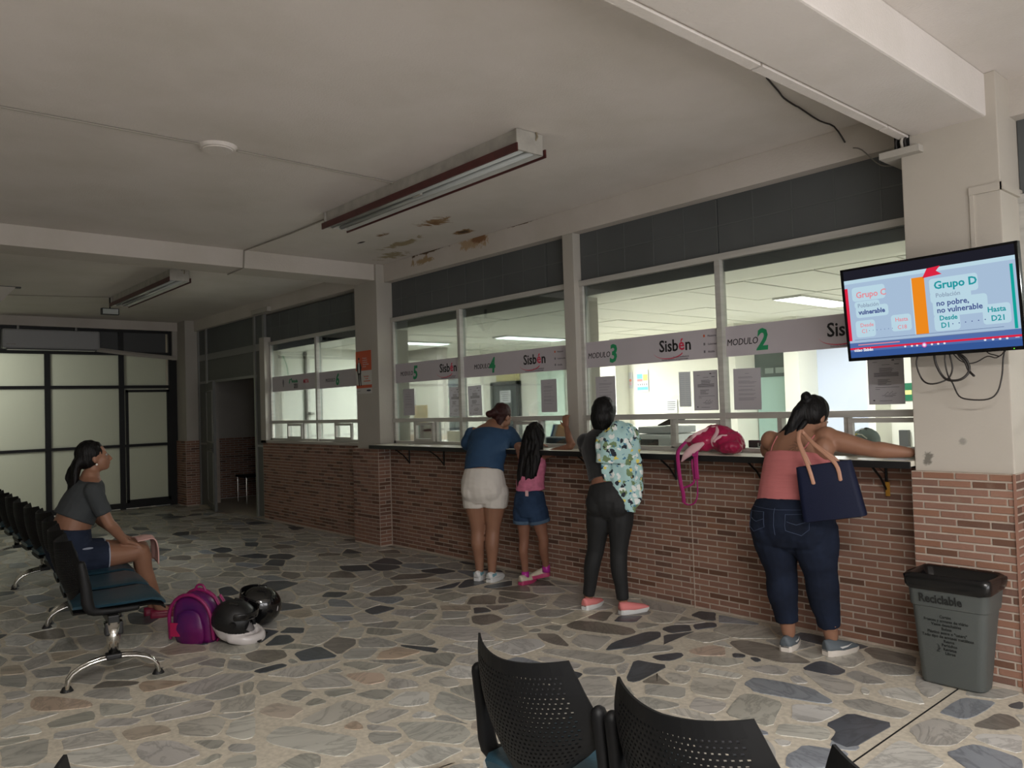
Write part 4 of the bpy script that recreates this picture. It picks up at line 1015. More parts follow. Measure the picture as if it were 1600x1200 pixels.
def scr(name, u0, u1, v0, v1, m, d): return bx(name, (u0 - 0.5) * W_, (u1 - 0.5) * W_, -0.001 - d * 0.0004, -0.0006 - d * 0.0004, (0.5 - v1) * H_, (0.5 - v0) * H_, m, tv)
scr('screen', 0.014, 0.986, 0.022, 0.965, Ebg, 0); scr('picture_band', 0.014, 0.986, 0.022, 0.125, Eblk, 1); scr('picture_band', 0.014, 0.986, 0.125, 0.165, Ebox, 1)
scr('control_bar', 0.014, 0.986, 0.805, 0.965, Eblue, 1); scr('control_bar', 0.014, 0.986, 0.90, 0.965, Eblue2, 2); scr('red_line', 0.014, 0.986, 0.858, 0.878, Ered, 3)
scr('progress_line', 0.07, 0.90, 0.805, 0.812, Eln, 3); scr('progress_line', 0.07, 0.33, 0.825, 0.835, Erb, 3); scr('progress_line', 0.05, 0.9, 0.772, 0.777, Eln, 2)
scr('red_bar', 0.014, 0.034, 0.21, 0.78, Ered, 2); scr('teal_bar', 0.952, 0.968, 0.20, 0.80, Etl, 2); scr('orange_bar', 0.432, 0.505, 0.20, 0.775, Eor, 2); scr('bar_edge', 0.426, 0.432, 0.20, 0.775, Ebox, 2)
def rbox(u0, u1, v0, v1):
    bm = bmesh.new(); x0, x1, z0, z1 = (u0 - 0.5) * W_, (u1 - 0.5) * W_, (0.5 - v1) * H_, (0.5 - v0) * H_; r = 0.016; pts = []
    for cx, cz, a0 in ((x1 - r, z1 - r, 0), (x0 + r, z1 - r, 90), (x0 + r, z0 + r, 180), (x1 - r, z0 + r, 270)):
        for k_ in range(4): a = R(a0 + 30 * k_); pts.append((cx + r * cos(a), cz + r * sin(a)))
    panel(bm, pts, 0.0003); o = fin('text_bubble', bm, Ebox, tv); o.location = (0, -0.0013, 0)
for q in ((0.06, 0.27, 0.21, 0.36), (0.07, 0.23, 0.365, 0.44), (0.075, 0.28, 0.42, 0.54), (0.065, 0.19, 0.57, 0.75), (0.29, 0.41, 0.55, 0.72), (0.53, 0.79, 0.235, 0.40), (0.53, 0.75, 0.37, 0.48), (0.54, 0.83, 0.44, 0.62), (0.54, 0.68, 0.60, 0.76), (0.80, 0.94, 0.55, 0.74)): rbox(*q)
def st(s, u, v, size, m, bold=0.0008, sx=1.0): text('screen_text', s, ((u - 0.5) * W_, -0.0022, (0.5 - v) * H_), size, m, tv, bold=bold, sx=sx, ext=0.0002)
st('Grupo C', 0.085, 0.325, 0.047, Erb, 0.001); st('Población', 0.09, 0.43, 0.031, Egr, 0.0004); st('vulnerable', 0.093, 0.505, 0.036, Eink, 0.0012)
st('Desde', 0.095, 0.64, 0.03, Erb, 0.0004); st('C1', 0.10, 0.705, 0.03, Erb, 0.0004); st('Hasta', 0.315, 0.62, 0.03, Erb, 0.0004); st('C18', 0.325, 0.70, 0.03, Erb, 0.0004)
st('Grupo D', 0.555, 0.34, 0.055, Etd, 0.0016, 1.02); st('Población', 0.56, 0.425, 0.031, Egr, 0.0004); st('no pobre,', 0.56, 0.51, 0.040, Eink, 0.0009); st('no vulnerable', 0.56, 0.58, 0.040, Eink, 0.0009)
st('Desde', 0.57, 0.655, 0.034, Etd, 0.0009); st('Hasta', 0.825, 0.625, 0.036, Etd, 0.0009); st('D1', 0.575, 0.73, 0.038, Etd, 0.0009); st('D21', 0.84, 0.71, 0.038, Etd, 0.0009)
bm = bmesh.new()
for i in range(6): ell(bm, ((0.64 + i * 0.034 - 0.5) * W_, -0.0016, (0.5 - 0.70 + i * 0.002) * H_), (0.003, 0.0003, 0.003), u=8, v=5)
for i in range(7): ell(bm, ((0.15 + i * 0.024 - 0.5) * W_, -0.0016, (0.5 - 0.685) * H_), (0.002, 0.0003, 0.002), u=8, v=5)
fin('dotted_line', bm, Eink, tv, kind='stuff')
bm = bmesh.new(); panel(bm, [((u - 0.5) * W_, (0.5 - v) * H_) for u, v in ((0.495, 0.215), (0.525, 0.125), (0.60, 0.115), (0.575, 0.16), (0.605, 0.20))], 0.0003); o = fin('arrow', bm, Ered, tv); o.location = (0, -0.0022, 0)
bm = bmesh.new()
for u in (0.36, 0.40, 0.43, 0.515, 0.55, 0.585, 0.80, 0.84, 0.875, 0.91): ell(bm, ((u - 0.5) * W_, -0.0024, (0.5 - 0.885) * H_), (0.006, 0.0003, 0.005), u=8, v=5)
box(bm, (0.95 - 0.5) * W_, (0.97 - 0.5) * W_, -0.0026, -0.0022, (0.5 - 0.885) * H_, (0.5 - 0.88) * H_)
fin('control_icons', bm, Ew, tv, kind='stuff')
bm = bmesh.new(); ell(bm, ((0.472 - 0.5) * W_, -0.0024, (0.5 - 0.885) * H_), (0.013, 0.0003, 0.013)); fin('play_ring', bm, E_('magenta', (236, 110, 190)), tv)
bm = bmesh.new(); ell(bm, ((0.472 - 0.5) * W_, -0.003, (0.5 - 0.885) * H_), (0.008, 0.0003, 0.008)); fin('play_button', bm, Ew, tv)
st('video Sisbén', 0.04, 0.90, 0.022, Ew, 0.0008)
# television cables hanging below
def tvc(pts, r, label, k=4):
    cable('television_cable', pts, r, M_cab, label, k=k, seg=8)
def C_(px, pz, y=4.38): return (px, y, pz)
tvc([C_(-1.70, 1.72), C_(-1.712, 1.66), C_(-1.69, 1.585), C_(-1.65, 1.555, 4.36), C_(-1.60, 1.556, 4.36), C_(-1.555, 1.58), C_(-1.535, 1.63), C_(-1.545, 1.70), C_(-1.55, 1.74)], 0.0045, 'left loop of black cable hanging below the television')
tvc([C_(-1.62, 1.74), C_(-1.615, 1.66), C_(-1.58, 1.585), C_(-1.53, 1.565, 4.36), C_(-1.48, 1.575, 4.36), C_(-1.455, 1.62), C_(-1.475, 1.68), C_(-1.53, 1.715), C_(-1.57, 1.72)], 0.0065, 'thick coiled black cable hanging below the television')
tvc([C_(-1.56, 1.74), C_(-1.57, 1.68), C_(-1.56, 1.60), C_(-1.53, 1.55, 4.36), C_(-1.50, 1.485, 4.35), C_(-1.45, 1.465, 4.35), C_(-1.37, 1.465, 4.36), C_(-1.33, 1.50, 4.37), C_(-1.31, 1.58), C_(-1.30, 1.70, 4.40), C_(-1.26, 1.77, 4.42)], 0.004, 'longest black cable looping down and right below the television')
tvc([C_(-1.50, 1.76), C_(-1.505, 1.70), C_(-1.475, 1.66), C_(-1.46, 1.615), C_(-1.43, 1.585, 4.36)], 0.006, 'short cable end with a connector pointing down right', 3)
tvc([C_(-1.54, 1.72), C_(-1.50, 1.67), C_(-1.46, 1.65), C_(-1.42, 1.655), C_(-1.37, 1.68), C_(-1.33, 1.67), C_(-1.29, 1.70)], 0.003, 'thin cable running right under the television')
tvc([C_(-1.39, 1.75), C_(-1.37, 1.70), C_(-1.34, 1.685), C_(-1.31, 1.68), C_(-1.28, 1.73)], 0.003, 'short thin cable at the right corner below the television')

# ------------------------------------------------------------------ recycling bin
bn_ = thing('recycling_bin', (-1.57, 4.34, 0), 'tall grey slim recycling bin with a black liner against the pillar', 'bin')
M_bin = mat('grey_bin_plastic', (80, 84, 82), 0.5, bump=0.15, bscale=250)
def rrect(cx, cy, hx, hy, r, z, n=5):
    out = []
    for sx_, sy_, a0 in ((1, 1, 0), (-1, 1, 90), (-1, -1, 180), (1, -1, 270)):
        for k_ in range(n): a = R(a0 + 90 * k_ / (n - 1)); out.append(V((cx + sx_ * (hx - r) + r * cos(a), cy + sy_ * (hy - r) + r * sin(a), z)))
    return out
def loft(bm, rings, close=(True, True)):
    vr = [[bm.verts.new(p) for p in r_] for r_ in rings]; n = len(vr[0])
    for a, b in zip(vr, vr[1:]):
        for i in range(n): bm.faces.new((a[i], a[(i + 1) % n], b[(i + 1) % n], b[i]))
    if close[0]: bm.faces.new(vr[0][::-1])
    if close[1]: bm.faces.new(vr[-1])
    return vr
def br(z, g=0.0):
    t = z / 0.57; return rrect(-0.01 + 0.032 * t, 0.02 - 0.05 * t, 0.150 + 0.038 * t + g, 0.072 + 0.05 * t + g, 0.04, z)
bm = bmesh.new(); loft(bm, [br(0.0, -0.012), br(0.012), br(0.40), br(0.415, 0.0), br(0.42, 0.007), br(0.56, 0.007), br(0.57, 0.012), br(0.57, -0.004), br(0.42, -0.006), br(0.05, -0.006)], (True, True)); o = fin('body', bm, M_bin, bn_, smooth=True); o.data.set_sharp_from_angle(angle=R(35))
k = N('liner_plastic'); k.b.inputs['Base Color'].default_value = lin((14, 14, 15)); k.b.inputs['Roughness'].default_value = 0.22; M_liner = k.m
bm = bmesh.new(); rings = []
for z, g in ((0.512, 0.014), (0.525, 0.020), (0.55, 0.019), (0.575, 0.018), (0.588, 0.004), (0.578, -0.012), (0.5, -0.022), (0.38, -0.04), (0.30, -0.06), (0.28, -0.065)):
    r_ = br(z, g); rings.append([p + V((noise.noise(p * 22 + V((z * 9, 0, 0))) * 0.010, noise.noise(p * 25) * 0.010, noise.noise(p * 17) * (0.014 if z < 0.52 else 0.006))) for p in r_])
vr = loft(bm, rings, (False, True)); fin('liner', bm, M_liner, bn_, smooth=True)
M_binink = mat('bin_print', (26, 28, 27), 0.6)
def yb(z): return -0.0535 - 0.1 * z / 0.57
AR = (R(100), 0, 0)
text('lettering', 'Reciclable', (-0.115, yb(0.443) - 0.009, 0.443), 0.062, M_binink, bn_, rot=AR, sx=0.82, bold=0.0015)
for i, s_ in enumerate(('Cartón', 'Frascos y envases de vidrio', 'Vasos desechables', 'Bolsas', 'Plástico suave o "tetera"', 'Todo tipo de envases metálicos')): z = 0.365 - i * 0.021; text('lettering', s_, (0.0, yb(z), z), 0.021, M_binink, bn_, rot=AR, sx=0.9, align='CENTER', bold=0.0003)
for i, s_ in enumerate(('Resma', 'Periódico', 'Revistas', 'Libros')): z = 0.238 - i * 0.021; text('lettering', s_, (0.005, yb(z), z), 0.021, M_binink, bn_, rot=AR, sx=0.9, align='CENTER', bold=0.0003)
text('lettering', 'Papel', (-0.042, yb(0.2) - 0.001, 0.185), 0.021, M_binink, bn_, rot=(R(100), R(-90), 0), sx=0.9)
# ------------------------------------------------------------------ waiting benches
M_seat = mat('teal_vinyl', (40, 70, 84), 0.38, var=0.25, vscale=4, bump=0.1, bscale=40)
M_plast = mat('perforated_black_plastic', (13, 13, 14), 0.55, spec=0.3)
def back_surf(u, v):
    """u -1..1 across, v 0..1 up"""
    if v < 0.45: hw = 0.16 + (0.248 - 0.16) * math.sin(v / 0.45 * pi / 2)
    else: hw = 0.248 - 0.058 * ((v - 0.45) / 0.55) ** 1.5
    x = u * hw
    return V((x, -0.225 - 0.075 * v - 0.02 * sin(pi * v) + 0.10 * (x / 0.235) ** 2 + 0.03 * max(0, v - 0.75) * abs(u), 0.47 + 0.33 * v + 0.02 * v * u * u - 0.02 * (1 - v) * (1 - u * u) + 0.055 * (1 - v) ** 2 * u * u))
def backrest_mesh():
    bm = bmesh.new(); NU, NV = 26, 20
    u0, u1, v0, v1 = -0.84, 0.84, 0.13, 0.90
    cu, cv = (u1 - u0) / NU, (v1 - v0) / NV; cache = {}
    def P_(u, v):
        key = (round(u, 5), round(v, 5))
        if key not in cache: cache[key] = bm.verts.new(back_surf(u, v))
        return cache[key]
    for j in range(NV):
        sh = (cu / 2 if j % 2 else 0)
        us = [u0] + ([u0 + sh] if sh else []) + [u0 + sh + cu * (i + 1) for i in range(NU - (1 if sh else 0))] + ([u1] if sh else [])
        a, b = v0 + j * cv, v0 + (j + 1) * cv
        for p, q in zip(us, us[1:]):
            w_ = q - p
            if w_ < 1e-6: continue
            cor = [P_(p, a), P_(q, a), P_(q, b), P_(p, b)]
            if w_ < cu * 0.9: bm.faces.new(cor); continue
            mu, mv, h1, h2 = (p + q) / 2, (a + b) / 2, w_ * 0.24, cv * 0.24
            ins = [P_(mu - h1, mv - h2), P_(mu + h1, mv - h2), P_(mu + h1, mv + h2), P_(mu - h1, mv + h2)]
            for i in range(4): bm.faces.new((cor[i], cor[(i + 1) % 4], ins[(i + 1) % 4], ins[i]))
    # rim strips
    K = 16
    for a, b in ((0.0, v0), (v1, 1.0)):
        for i in range(K):
            p, q = -1 + 2 * i / K, -1 + 2 * (i + 1) / K; bm.faces.new((P_(p, a), P_(q, a), P_(q, b), P_(p, b)))
    for a, b in ((-1, u0), (u1, 1)):
        for j in range(10):
            p, q = v0 + (v1 - v0) * j / 10, v0 + (v1 - v0) * (j + 1) / 10; bm.faces.new((P_(a, p), P_(b, p), P_(b, q), P_(a, q)))
    bmesh.ops.recalc_face_normals(bm, faces=bm.faces)
    me = bpy.data.meshes.new('backrest'); bm.to_mesh(me); bm.free()
    o = bpy.data.objects.new('t', me); md = o.modifiers.new('s', 'SOLIDIFY'); md.thickness = 0.007; md.offset = 0
    out = bake(o)
    out.materials.append(M_plast); out.name = 'backrest'; return out
ME_back = backrest_mesh()
def seat_mesh(kind):
    bm = bmesh.new(); rings = []
    prof = [(-0.225, 0.185, 0.0), (-0.19, 0.21, 0.004), (-0.10, 0.225, 0.0), (0.05, 0.23, 0.0), (0.18, 0.23, 0.004), (0.235, 0.225, -0.012), (0.262, 0.205, -0.036)]
    for y, hw, dz in prof:
        ring = []; n = 10
        t, b = (0.445 + dz, 0.415 + dz) if kind == 'pad' else (0.417 + dz, 0.385 + dz)
        for i in range(n + 1):
            s = -1 + 2 * i / n; ring.append(V((s * hw, y, t - 0.012 * abs(s) ** 5 + (0.006 * s * s if kind == 'pad' else 0))))
        for i in range(n + 1):
            s = 1 - 2 * i / n; ring.append(V((s * hw * 0.96, y, b + 0.008 * abs(s) ** 4)))
        rings.append(ring)
    loft(bm, rings); me = bpy.data.meshes.new(kind); bm.to_mesh(me); bm.free(); me.materials.append(M_seat if kind == 'pad' else M_plast)
    me.polygons.foreach_set('use_smooth', [True] * len(me.polygons)); me.set_sharp_from_angle(angle=R(50)); return me
ME_pad, ME_shell = seat_mesh('pad'), seat_mesh('shell')
def upright_mesh(s):
    bm = bmesh.new()
    tube(bm, [(s * 0.25, 0.10, 0.40), (s * 0.254, -0.09, 0.405), (s * 0.256, -0.15, 0.44), (s * 0.256, -0.165, 0.56), (s * 0.254, -0.185, 0.685)], [(0.009, 0.016), (0.011, 0.020), (0.017, 0.032), (0.019, 0.03), (0.021, 0.024)], 10, side=(1, 0, 0), k=3)
    me = bpy.data.meshes.new('upright'); bm.to_mesh(me); bm.free(); me.materials.append(M_plast); me.polygons.foreach_set('use_smooth', [True] * len(me.polygons)); return me
ME_up = [upright_mesh(-1), upright_mesh(1)]
def make_bench():
    t = thing('waiting_bench', (0, 0, 0), 'x', 'bench', 'three seat waiting benches')
    def inst(name, me, x, par=t):
        o = bpy.data.objects.new(name, me); o.location = (x, 0, 0); link(o, par); return o
    for x in (-0.555, 0.0, 0.555):
        inst('backrest', ME_back, x); inst('seat_shell', ME_shell, x); inst('seat_pad', ME_pad, x)
        inst('upright', ME_up[0], x); inst('upright', ME_up[1], x)
    bx('beam', -0.86, 0.86, -0.06, 0.0, 0.335, 0.385, M_blackmetal, t, bev=0.006)
    for s in (-1, 1):
        x = s * 0.815; bm = bmesh.new()
        tube(bm, [(x, -0.03, 0.15), (x, -0.03, 0.345)], (0.022, 0.05), 20, side=(1, 0, 0), caps=(0, 0))
        lg = fin('leg', bm, M_chrome, t, smooth=True)
        bm = bmesh.new(); box(bm, x - 0.035, x + 0.035, -0.075, 0.02, 0.27, 0.345, bev=0.01); fin('leg_bracket', bm, M_black, lg)
        for d in (-0.022, 0.022):
            bm = bmesh.new(); pts = []
            for i in range(13):
                a = pi * i / 12; pts.append((x + d, -0.03 - 0.235 * cos(a), 0.02 + 0.125 * sin(a) ** 0.8))
            tube(bm, pts, 0.0115, 10); fin('foot_arch', bm, M_chrome, lg, smooth=True)
        bm = bmesh.new(); box(bm, x - 0.04, x + 0.04, -0.07, 0.01, 0.135, 0.165, bev=0.008); fin('foot_cap', bm, M_black, lg)
        for y in (-0.265, 0.205):
            bm = bmesh.new(); bmesh.ops.create_cone(bm, segments=20, radius1=0.034, radius2=0.022, depth=0.022, cap_ends=True, matrix=Matrix.Translation((x, y, 0.011))); fin('foot_pad', bm, M_black, lg)
    return t
bench0 = make_bench()
def place_bench(x, y, rz, label, first=False):
    b = bench0 if first else copy_tree(bench0); b.location = (x, y, 0); b.rotation_euler = (0, 0, rz); b['label'] = label; return b
def from_leg(lx, ly, rz): return lx - 0.815 * cos(rz) + 0.03 * sin(rz) * -1, ly - 0.815 * sin(rz) + 0.03
x, y = from_leg(-4.93, 1.215, R(-7)); place_bench(x, y, R(-7), 'waiting bench at left on which the woman in the grey shirt sits', True)
x, y = from_leg(-6.68, 1.45, R(-1)); place_bench(x, y, R(-1), 'second waiting bench of the left row, right behind the seated woman')
x, y = from_leg(-8.42, 1.50, R(-1)); place_bench(x, y, R(-1), 'third waiting bench of the left row, cut by the left frame edge')
place_bench(-1.13, 1.705, 0, 'nearest waiting bench of perforated black backs at the bottom of the photo')
place_bench(-1.085, 0.585, 0, 'waiting bench at the bottom left of which one black corner shows')

# ------------------------------------------------------------------ bags and helmets on the floor
M_purp = mat('purple_satin', (70, 18, 84), 0.38, var=0.5, vscale=6, c2=(104, 18, 84), bump=0.3, bscale=14); M_mag = mat('magenta_trim', (140, 26, 90), 0.45, var=0.25); M_pinkred = mat('hot_pink_panel', (166, 22, 76), 0.45)
bp_ = thing('school_backpack', (-5.42, 1.86, 0), 'purple and magenta child backpack standing on the floor by the helmets', 'backpack'); bp_.rotation_euler = (0, 0, R(38))
def sack(w0, d0, h, top=0.5, bulge=0.02, seed=0, lean=0.0, amp=0.008):
    bm = bmesh.new(); rings = []
    for i in range(13):
        t = i / 12; z = h * t
        k_ = 1.0 if t < top else math.sqrt(max(0.0, 1 - ((t - top) / (1 - top)) ** 2.2)) * 0.98 + 0.02
        w_ = w0 * (0.9 + 0.1 * sin(pi * min(1, t / 0.3) / 2)) * k_; d_ = d0 * (0.85 + 0.15 * sin(pi * min(t * 1.6, 1))) * (0.45 + 0.55 * k_)
        rr_ = rrect(0, lean * t, w_, d_, min(w_, d_) * 0.75, z, 5)
        rings.append([p + V((noise.noise(p * 9 + V((seed, 0, 0))), noise.noise(p * 9 + V((0, seed, 3))), 0)) * amp for p in rr_])
    loft(bm, rings); return bm
fin('body', sack(0.155, 0.075, 0.33, 0.45, seed=2, lean=-0.03), M_purp, bp_, smooth=True)
bm = bmesh.new()
for zz, sgn in ((0, 1),):
    pts = [V((0.155 * cos(a) * 1.0, -0.085 - 0.02 * (sin(a)), 0.15 + 0.175 * sin(a))) for a in [pi * i / 14 for i in range(15)]]
    pts = [V((0.158, -0.07, 0.03))] + pts + [V((-0.158, -0.07, 0.03))]
    tube(bm, pts, 0.012, 8)
fin('piping', bm, M_mag, bp_, smooth=True)
bm = bmesh.new(); pts = [V((0.158, 0.05, 0.03))] + [V((0.155 * cos(a), 0.045 - 0.02 * sin(a), 0.15 + 0.18 * sin(a))) for a in [pi * i / 14 for i in range(15)]] + [V((-0.158, 0.05, 0.03))]; tube(bm, pts, 0.014, 8); fin('piping', bm, M_mag, bp_, smooth=True)
bm = bmesh.new(); tube(bm, [(0.0, -0.085, 0.03), (0.0, -0.10, 0.10), (0.0, -0.10, 0.17)], [(0.10, 0.02), (0.11, 0.03), (0.09, 0.016)], 14, side=(1, 0, 0), k=3); fin('front_pocket', bm, M_purp, bp_, smooth=True)
bx('pink_patch', -0.13, -0.06, -0.118, -0.105, 0.05, 0.14, M_pinkred, bp_, bev=0.004)
for s in (-1, 1):
    bm = bmesh.new(); tube(bm, [(0.155, s * 0.03, 0.29), (0.20, s * 0.034, 0.2), (0.195, s * 0.03, 0.08), (0.165, s * 0.03, 0.01)], [(0.017, 0.005)] * 4, 8, side=(0, 1, 0), k=4); fin('shoulder_strap', bm, M_mag, bp_, smooth=True)
bm = bmesh.new(); tube(bm, [(-0.03, 0.02, 0.325), (-0.01, 0.02, 0.36), (0.03, 0.02, 0.36), (0.05, 0.02, 0.32)], 0.008, 8, k=3); fin('grab_loop', bm, M_mag, bp_, smooth=True)

M_hb = mat('gloss_helmet_black', (10, 10, 11), 0.14, coat=0.8); M_hw = mat('helmet_white', (196, 190, 188), 0.3, coat=0.5); M_hlin = mat('helmet_lining', (20, 18, 20), 0.9); M_hred = mat('red_lining', (150, 20, 36), 0.8); M_hbm = mat('matt_helmet_black', (20, 20, 21), 0.4)
def boolean(me, cuts):
    o = bpy.data.objects.new('t', me); hs = []
    for c in cuts:
        h = bpy.data.objects.new('c', c); tmp_scene.collection.objects.link(h); hs.append(h)
        m_ = o.modifiers.new('b', 'BOOLEAN'); m_.operation = 'DIFFERENCE'; m_.object = h; m_.solver = 'EXACT'
    out = bake(o)
    for h in hs: bpy.data.objects.remove(h)
    return out
def tomesh(bm):
    bmesh.ops.recalc_face_normals(bm, faces=bm.faces); me = bpy.data.meshes.new('m'); bm.to_mesh(me); bm.free(); return me
def helmet(loc, eul, label, shell, chin, two_tone, z_two=-0.03):
    t = thing('motorcycle_helmet', loc, label, 'helmet', 'motorcycle helmets on the floor'); t.rotation_euler = eul
    bm = bmesh.new(); ell(bm, (0, 0.005, 0.01), (0.125, 0.152, 0.135), u=32, v=20); ell(bm, (0, -0.01, -0.06), (0.112, 0.135, 0.075), u=28, v=14)
    tube(bm, [(0.10, -0.02, -0.07), (0.085, -0.12, -0.075), (0.0, -0.185, -0.075), (-0.085, -0.12, -0.075), (-0.10, -0.02, -0.07)], [(0.035, 0.028)] * 5, 14, side=(0, 0, 1), k=4)
    outer = remesh(bm, 0.007, 6)
    bm = bmesh.new(); ell(bm, (0, 0.005, 0.0), (0.104, 0.13, 0.115), u=28, v=16); ell(bm, (0, -0.02, -0.07), (0.088, 0.125, 0.075), u=24, v=12); tube(bm, [(0, -0.01, -0.08), (0, 0, -0.2)], (0.085, 0.10), 24, caps=(1, 0), side=(1, 0, 0)); inner = remesh(bm, 0.010, 4)
    bm = bmesh.new(); ell(bm, (0, -0.15, 0.012), (0.098, 0.10, 0.052), u=28, v=14); opening = tomesh(bm)
    bm = bmesh.new(); box(bm, -0.3, 0.3, -0.3, 0.3, -0.4, -0.112); floorcut = tomesh(bm)
    me = boolean(outer, [inner, opening, floorcut]); me.materials.clear(); me.materials.append(shell); me.materials.append(chin)
    for q in me.polygons:
        q.use_smooth = True; c = q.center
        if c.z < z_two + 0.10 * max(0, c.y) - 0.12 * max(0, -c.y - 0.08) * 0 : q.material_index = 1 if two_tone else 0
    me.name = 'shell'; link(bpy.data.objects.new('shell', me), t)
    bm = bmesh.new(); ell(bm, (0, 0.02, 0.0), (0.101, 0.112, 0.108), u=20, v=12); fin('lining', bm, M_hlin, t, smooth=True)
    bm = bmesh.new(); pts = [V((0.124 * sin(a), -0.158 * cos(a) + 0.012, 0.085)) for a in [R(-70 + 10 * i) for i in range(15)]]; tube(bm, pts, [(0.024, 0.0025)] * 15, 8, side=(0, 0, 1)); fin('visor', bm, M_visor, t, smooth=True)
    for s in (-1, 1):
        bm = bmesh.new(); bmesh.ops.create_cone(bm, segments=20, radius1=0.024, radius2=0.020, depth=0.012, cap_ends=True, matrix=Matrix.Translation((s * 0.122, -0.03, 0.03)) @ Matrix.Rotation(s * pi / 2, 4, 'Y')); fin('hinge_cover', bm, M_hbm, t)
        bm = bmesh.new(); box(bm, s * 0.055 - 0.014, s * 0.055 + 0.014, -0.205, -0.185, -0.085, -0.077); fin('chin_vent', bm, M_hbm, t)
        bx('crown_vent', s * 0.04 - 0.008, s * 0.04 + 0.008, -0.03, 0.03, 0.128, 0.143, M_visor, t, bev=0.003)
    bm = bmesh.new(); tube(bm, [(0.07, -0.02, -0.09), (0.04, -0.03, -0.125), (-0.03, -0.03, -0.125), (-0.07, -0.02, -0.09)], [(0.009, 0.002)] * 4, 6, k=3); fin('chin_strap', bm, M_hred, t, smooth=True)
    return t
M_visor = mat('smoked_visor', (16, 16, 18), 0.08, coat=0.6)
helmet((-5.18, 2.02, 0.135), (R(10), R(-10), R(135)), 'black helmet with a white chin guard lying beside the purple backpack', M_hbm, M_hw, True)
h2 = helmet((-5.45, 2.30, 0.135), (R(-12), R(14), R(-30)), 'glossy all black helmet resting behind the black and white one', M_hb, M_hb, False)
bx('white_sticker', 0.045, 0.075, 0.128, 0.1325, 0.02, 0.05, M_hw, h2)

# ------------------------------------------------------------------ pink backpack on the counter
M_rasp = mat('raspberry_nylon', (168, 26, 76), 0.28, var=0.35, vscale=10, bump=0.4, bscale=18); M_lin_ = mat('pale_pink_lining', (206, 168, 172), 0.7, bump=0.3, bscale=40); M_strap = mat('magenta_strap', (164, 34, 110), 0.7)
pb = thing('raspberry_backpack', (-3.11, 4.60, 1.135), 'raspberry pink backpack slumped on the counter with straps hanging down', 'backpack')
bm = bmesh.new()
ell(bm, (0.06, 0.0, 0.08), (0.135, 0.11, 0.08)); ell(bm, (-0.01, 0.0, 0.125), (0.12, 0.09, 0.075)); ell(bm, (-0.15, -0.04, 0.075), (0.085, 0.08, 0.065)); ell(bm, (-0.09, -0.04, 0.09), (0.11, 0.10, 0.075)); ell(bm, (0.13, -0.06, 0.05), (0.08, 0.08, 0.05))
me = remesh(bm, 0.008, 4)
def wr_(p): return noise.noise(p * 13) * 0.014 - abs(noise.noise(p * 24 + V((4, 0, 0)))) * 0.016
displace(me, wr_, zmin=0.002)
obj('body', me, M_rasp, pb)
from mathutils.bvhtree import BVHTree
bvp = BVHTree.FromPolygons([v.co for v in me.vertices], [q.vertices for q in me.polygons])
def flap(pts, ws, m, name='lining_flap'):
    P = []
    for q in pts:
        h = bvp.ray_cast(V(q) + V((0, -0.5, 0)), V((0, 1, 0))); P.append(h[0] + V((0, -0.002, 0)) if h[0] is not None else V(q))
    bm = bmesh.new(); tube(bm, P, [(w_, 0.006) for w_ in ws], 10, side=(0.4, 0, 1) if abs(pts[-1][0] - pts[0][0]) > abs(pts[-1][2] - pts[0][2]) else (1, 0, 0), k=4); fin(name, bm, m, pb, smooth=True)
flap([(-0.21, 0, 0.09), (-0.16, 0, 0.10), (-0.11, 0, 0.13), (-0.06, 0, 0.165), (-0.01, 0, 0.185)], (0.012, 0.016, 0.018, 0.016, 0.008), M_lin_, 'padded_edge')
flap([(0.0, 0, 0.06), (0.015, 0, 0.10), (0.03, 0, 0.15), (0.015, 0, 0.185)], (0.010, 0.018, 0.016, 0.006), M_lin_)
flap([(0.03, 0, 0.09), (0.07, 0, 0.12), (0.105, 0, 0.13)], (0.010, 0.014, 0.006), M_lin_)
bm = bmesh.new(); tube(bm, [(-0.20, -0.158, -0.045), (-0.16, -0.162, 0.0), (-0.10, -0.145, 0.045), (-0.05, -0.125, 0.075)], [(0.006, 0.012), (0.026, 0.014), (0.032, 0.014), (0.014, 0.01)], 10, k=4, side=(-0.7, 0, 0.7)); fin('lining_flap', bm, M_lin_, pb, smooth=True)
def strap(pts, w_=0.017):
    bm = bmesh.new(); tube(bm, pts, [(w_, 0.0025)] * len(pts), 6, side=(1, 0, 0), k=5, caps=(0, 0)); fin('strap', bm, M_strap, pb, smooth=True)
strap([(-0.20, -0.11, 0.085), (-0.232, -0.158, 0.02), (-0.226, -0.17, -0.08), (-0.212, -0.17, -0.2), (-0.198, -0.165, -0.27), (-0.20, -0.16, -0.335)])
strap([(-0.095, -0.13, 0.06), (-0.085, -0.162, -0.01), (-0.082, -0.168, -0.09), (-0.078, -0.166, -0.165)], 0.02)
strap([(-0.078, -0.166, -0.16), (-0.078, -0.166, -0.26), (-0.10, -0.165, -0.32), (-0.15, -0.162, -0.345), (-0.20, -0.16, -0.335)], 0.006)
strap([(-0.12, -0.13, 0.02), (-0.12, -0.158, -0.06), (-0.105, -0.16, -0.17), (-0.14, -0.16, -0.21), (-0.21, -0.16, -0.23), (-0.212, -0.168, -0.20)], 0.008)
bx('buckle', -0.105, -0.062, -0.172, -0.165, -0.01, 0.01, M_strap, pb)

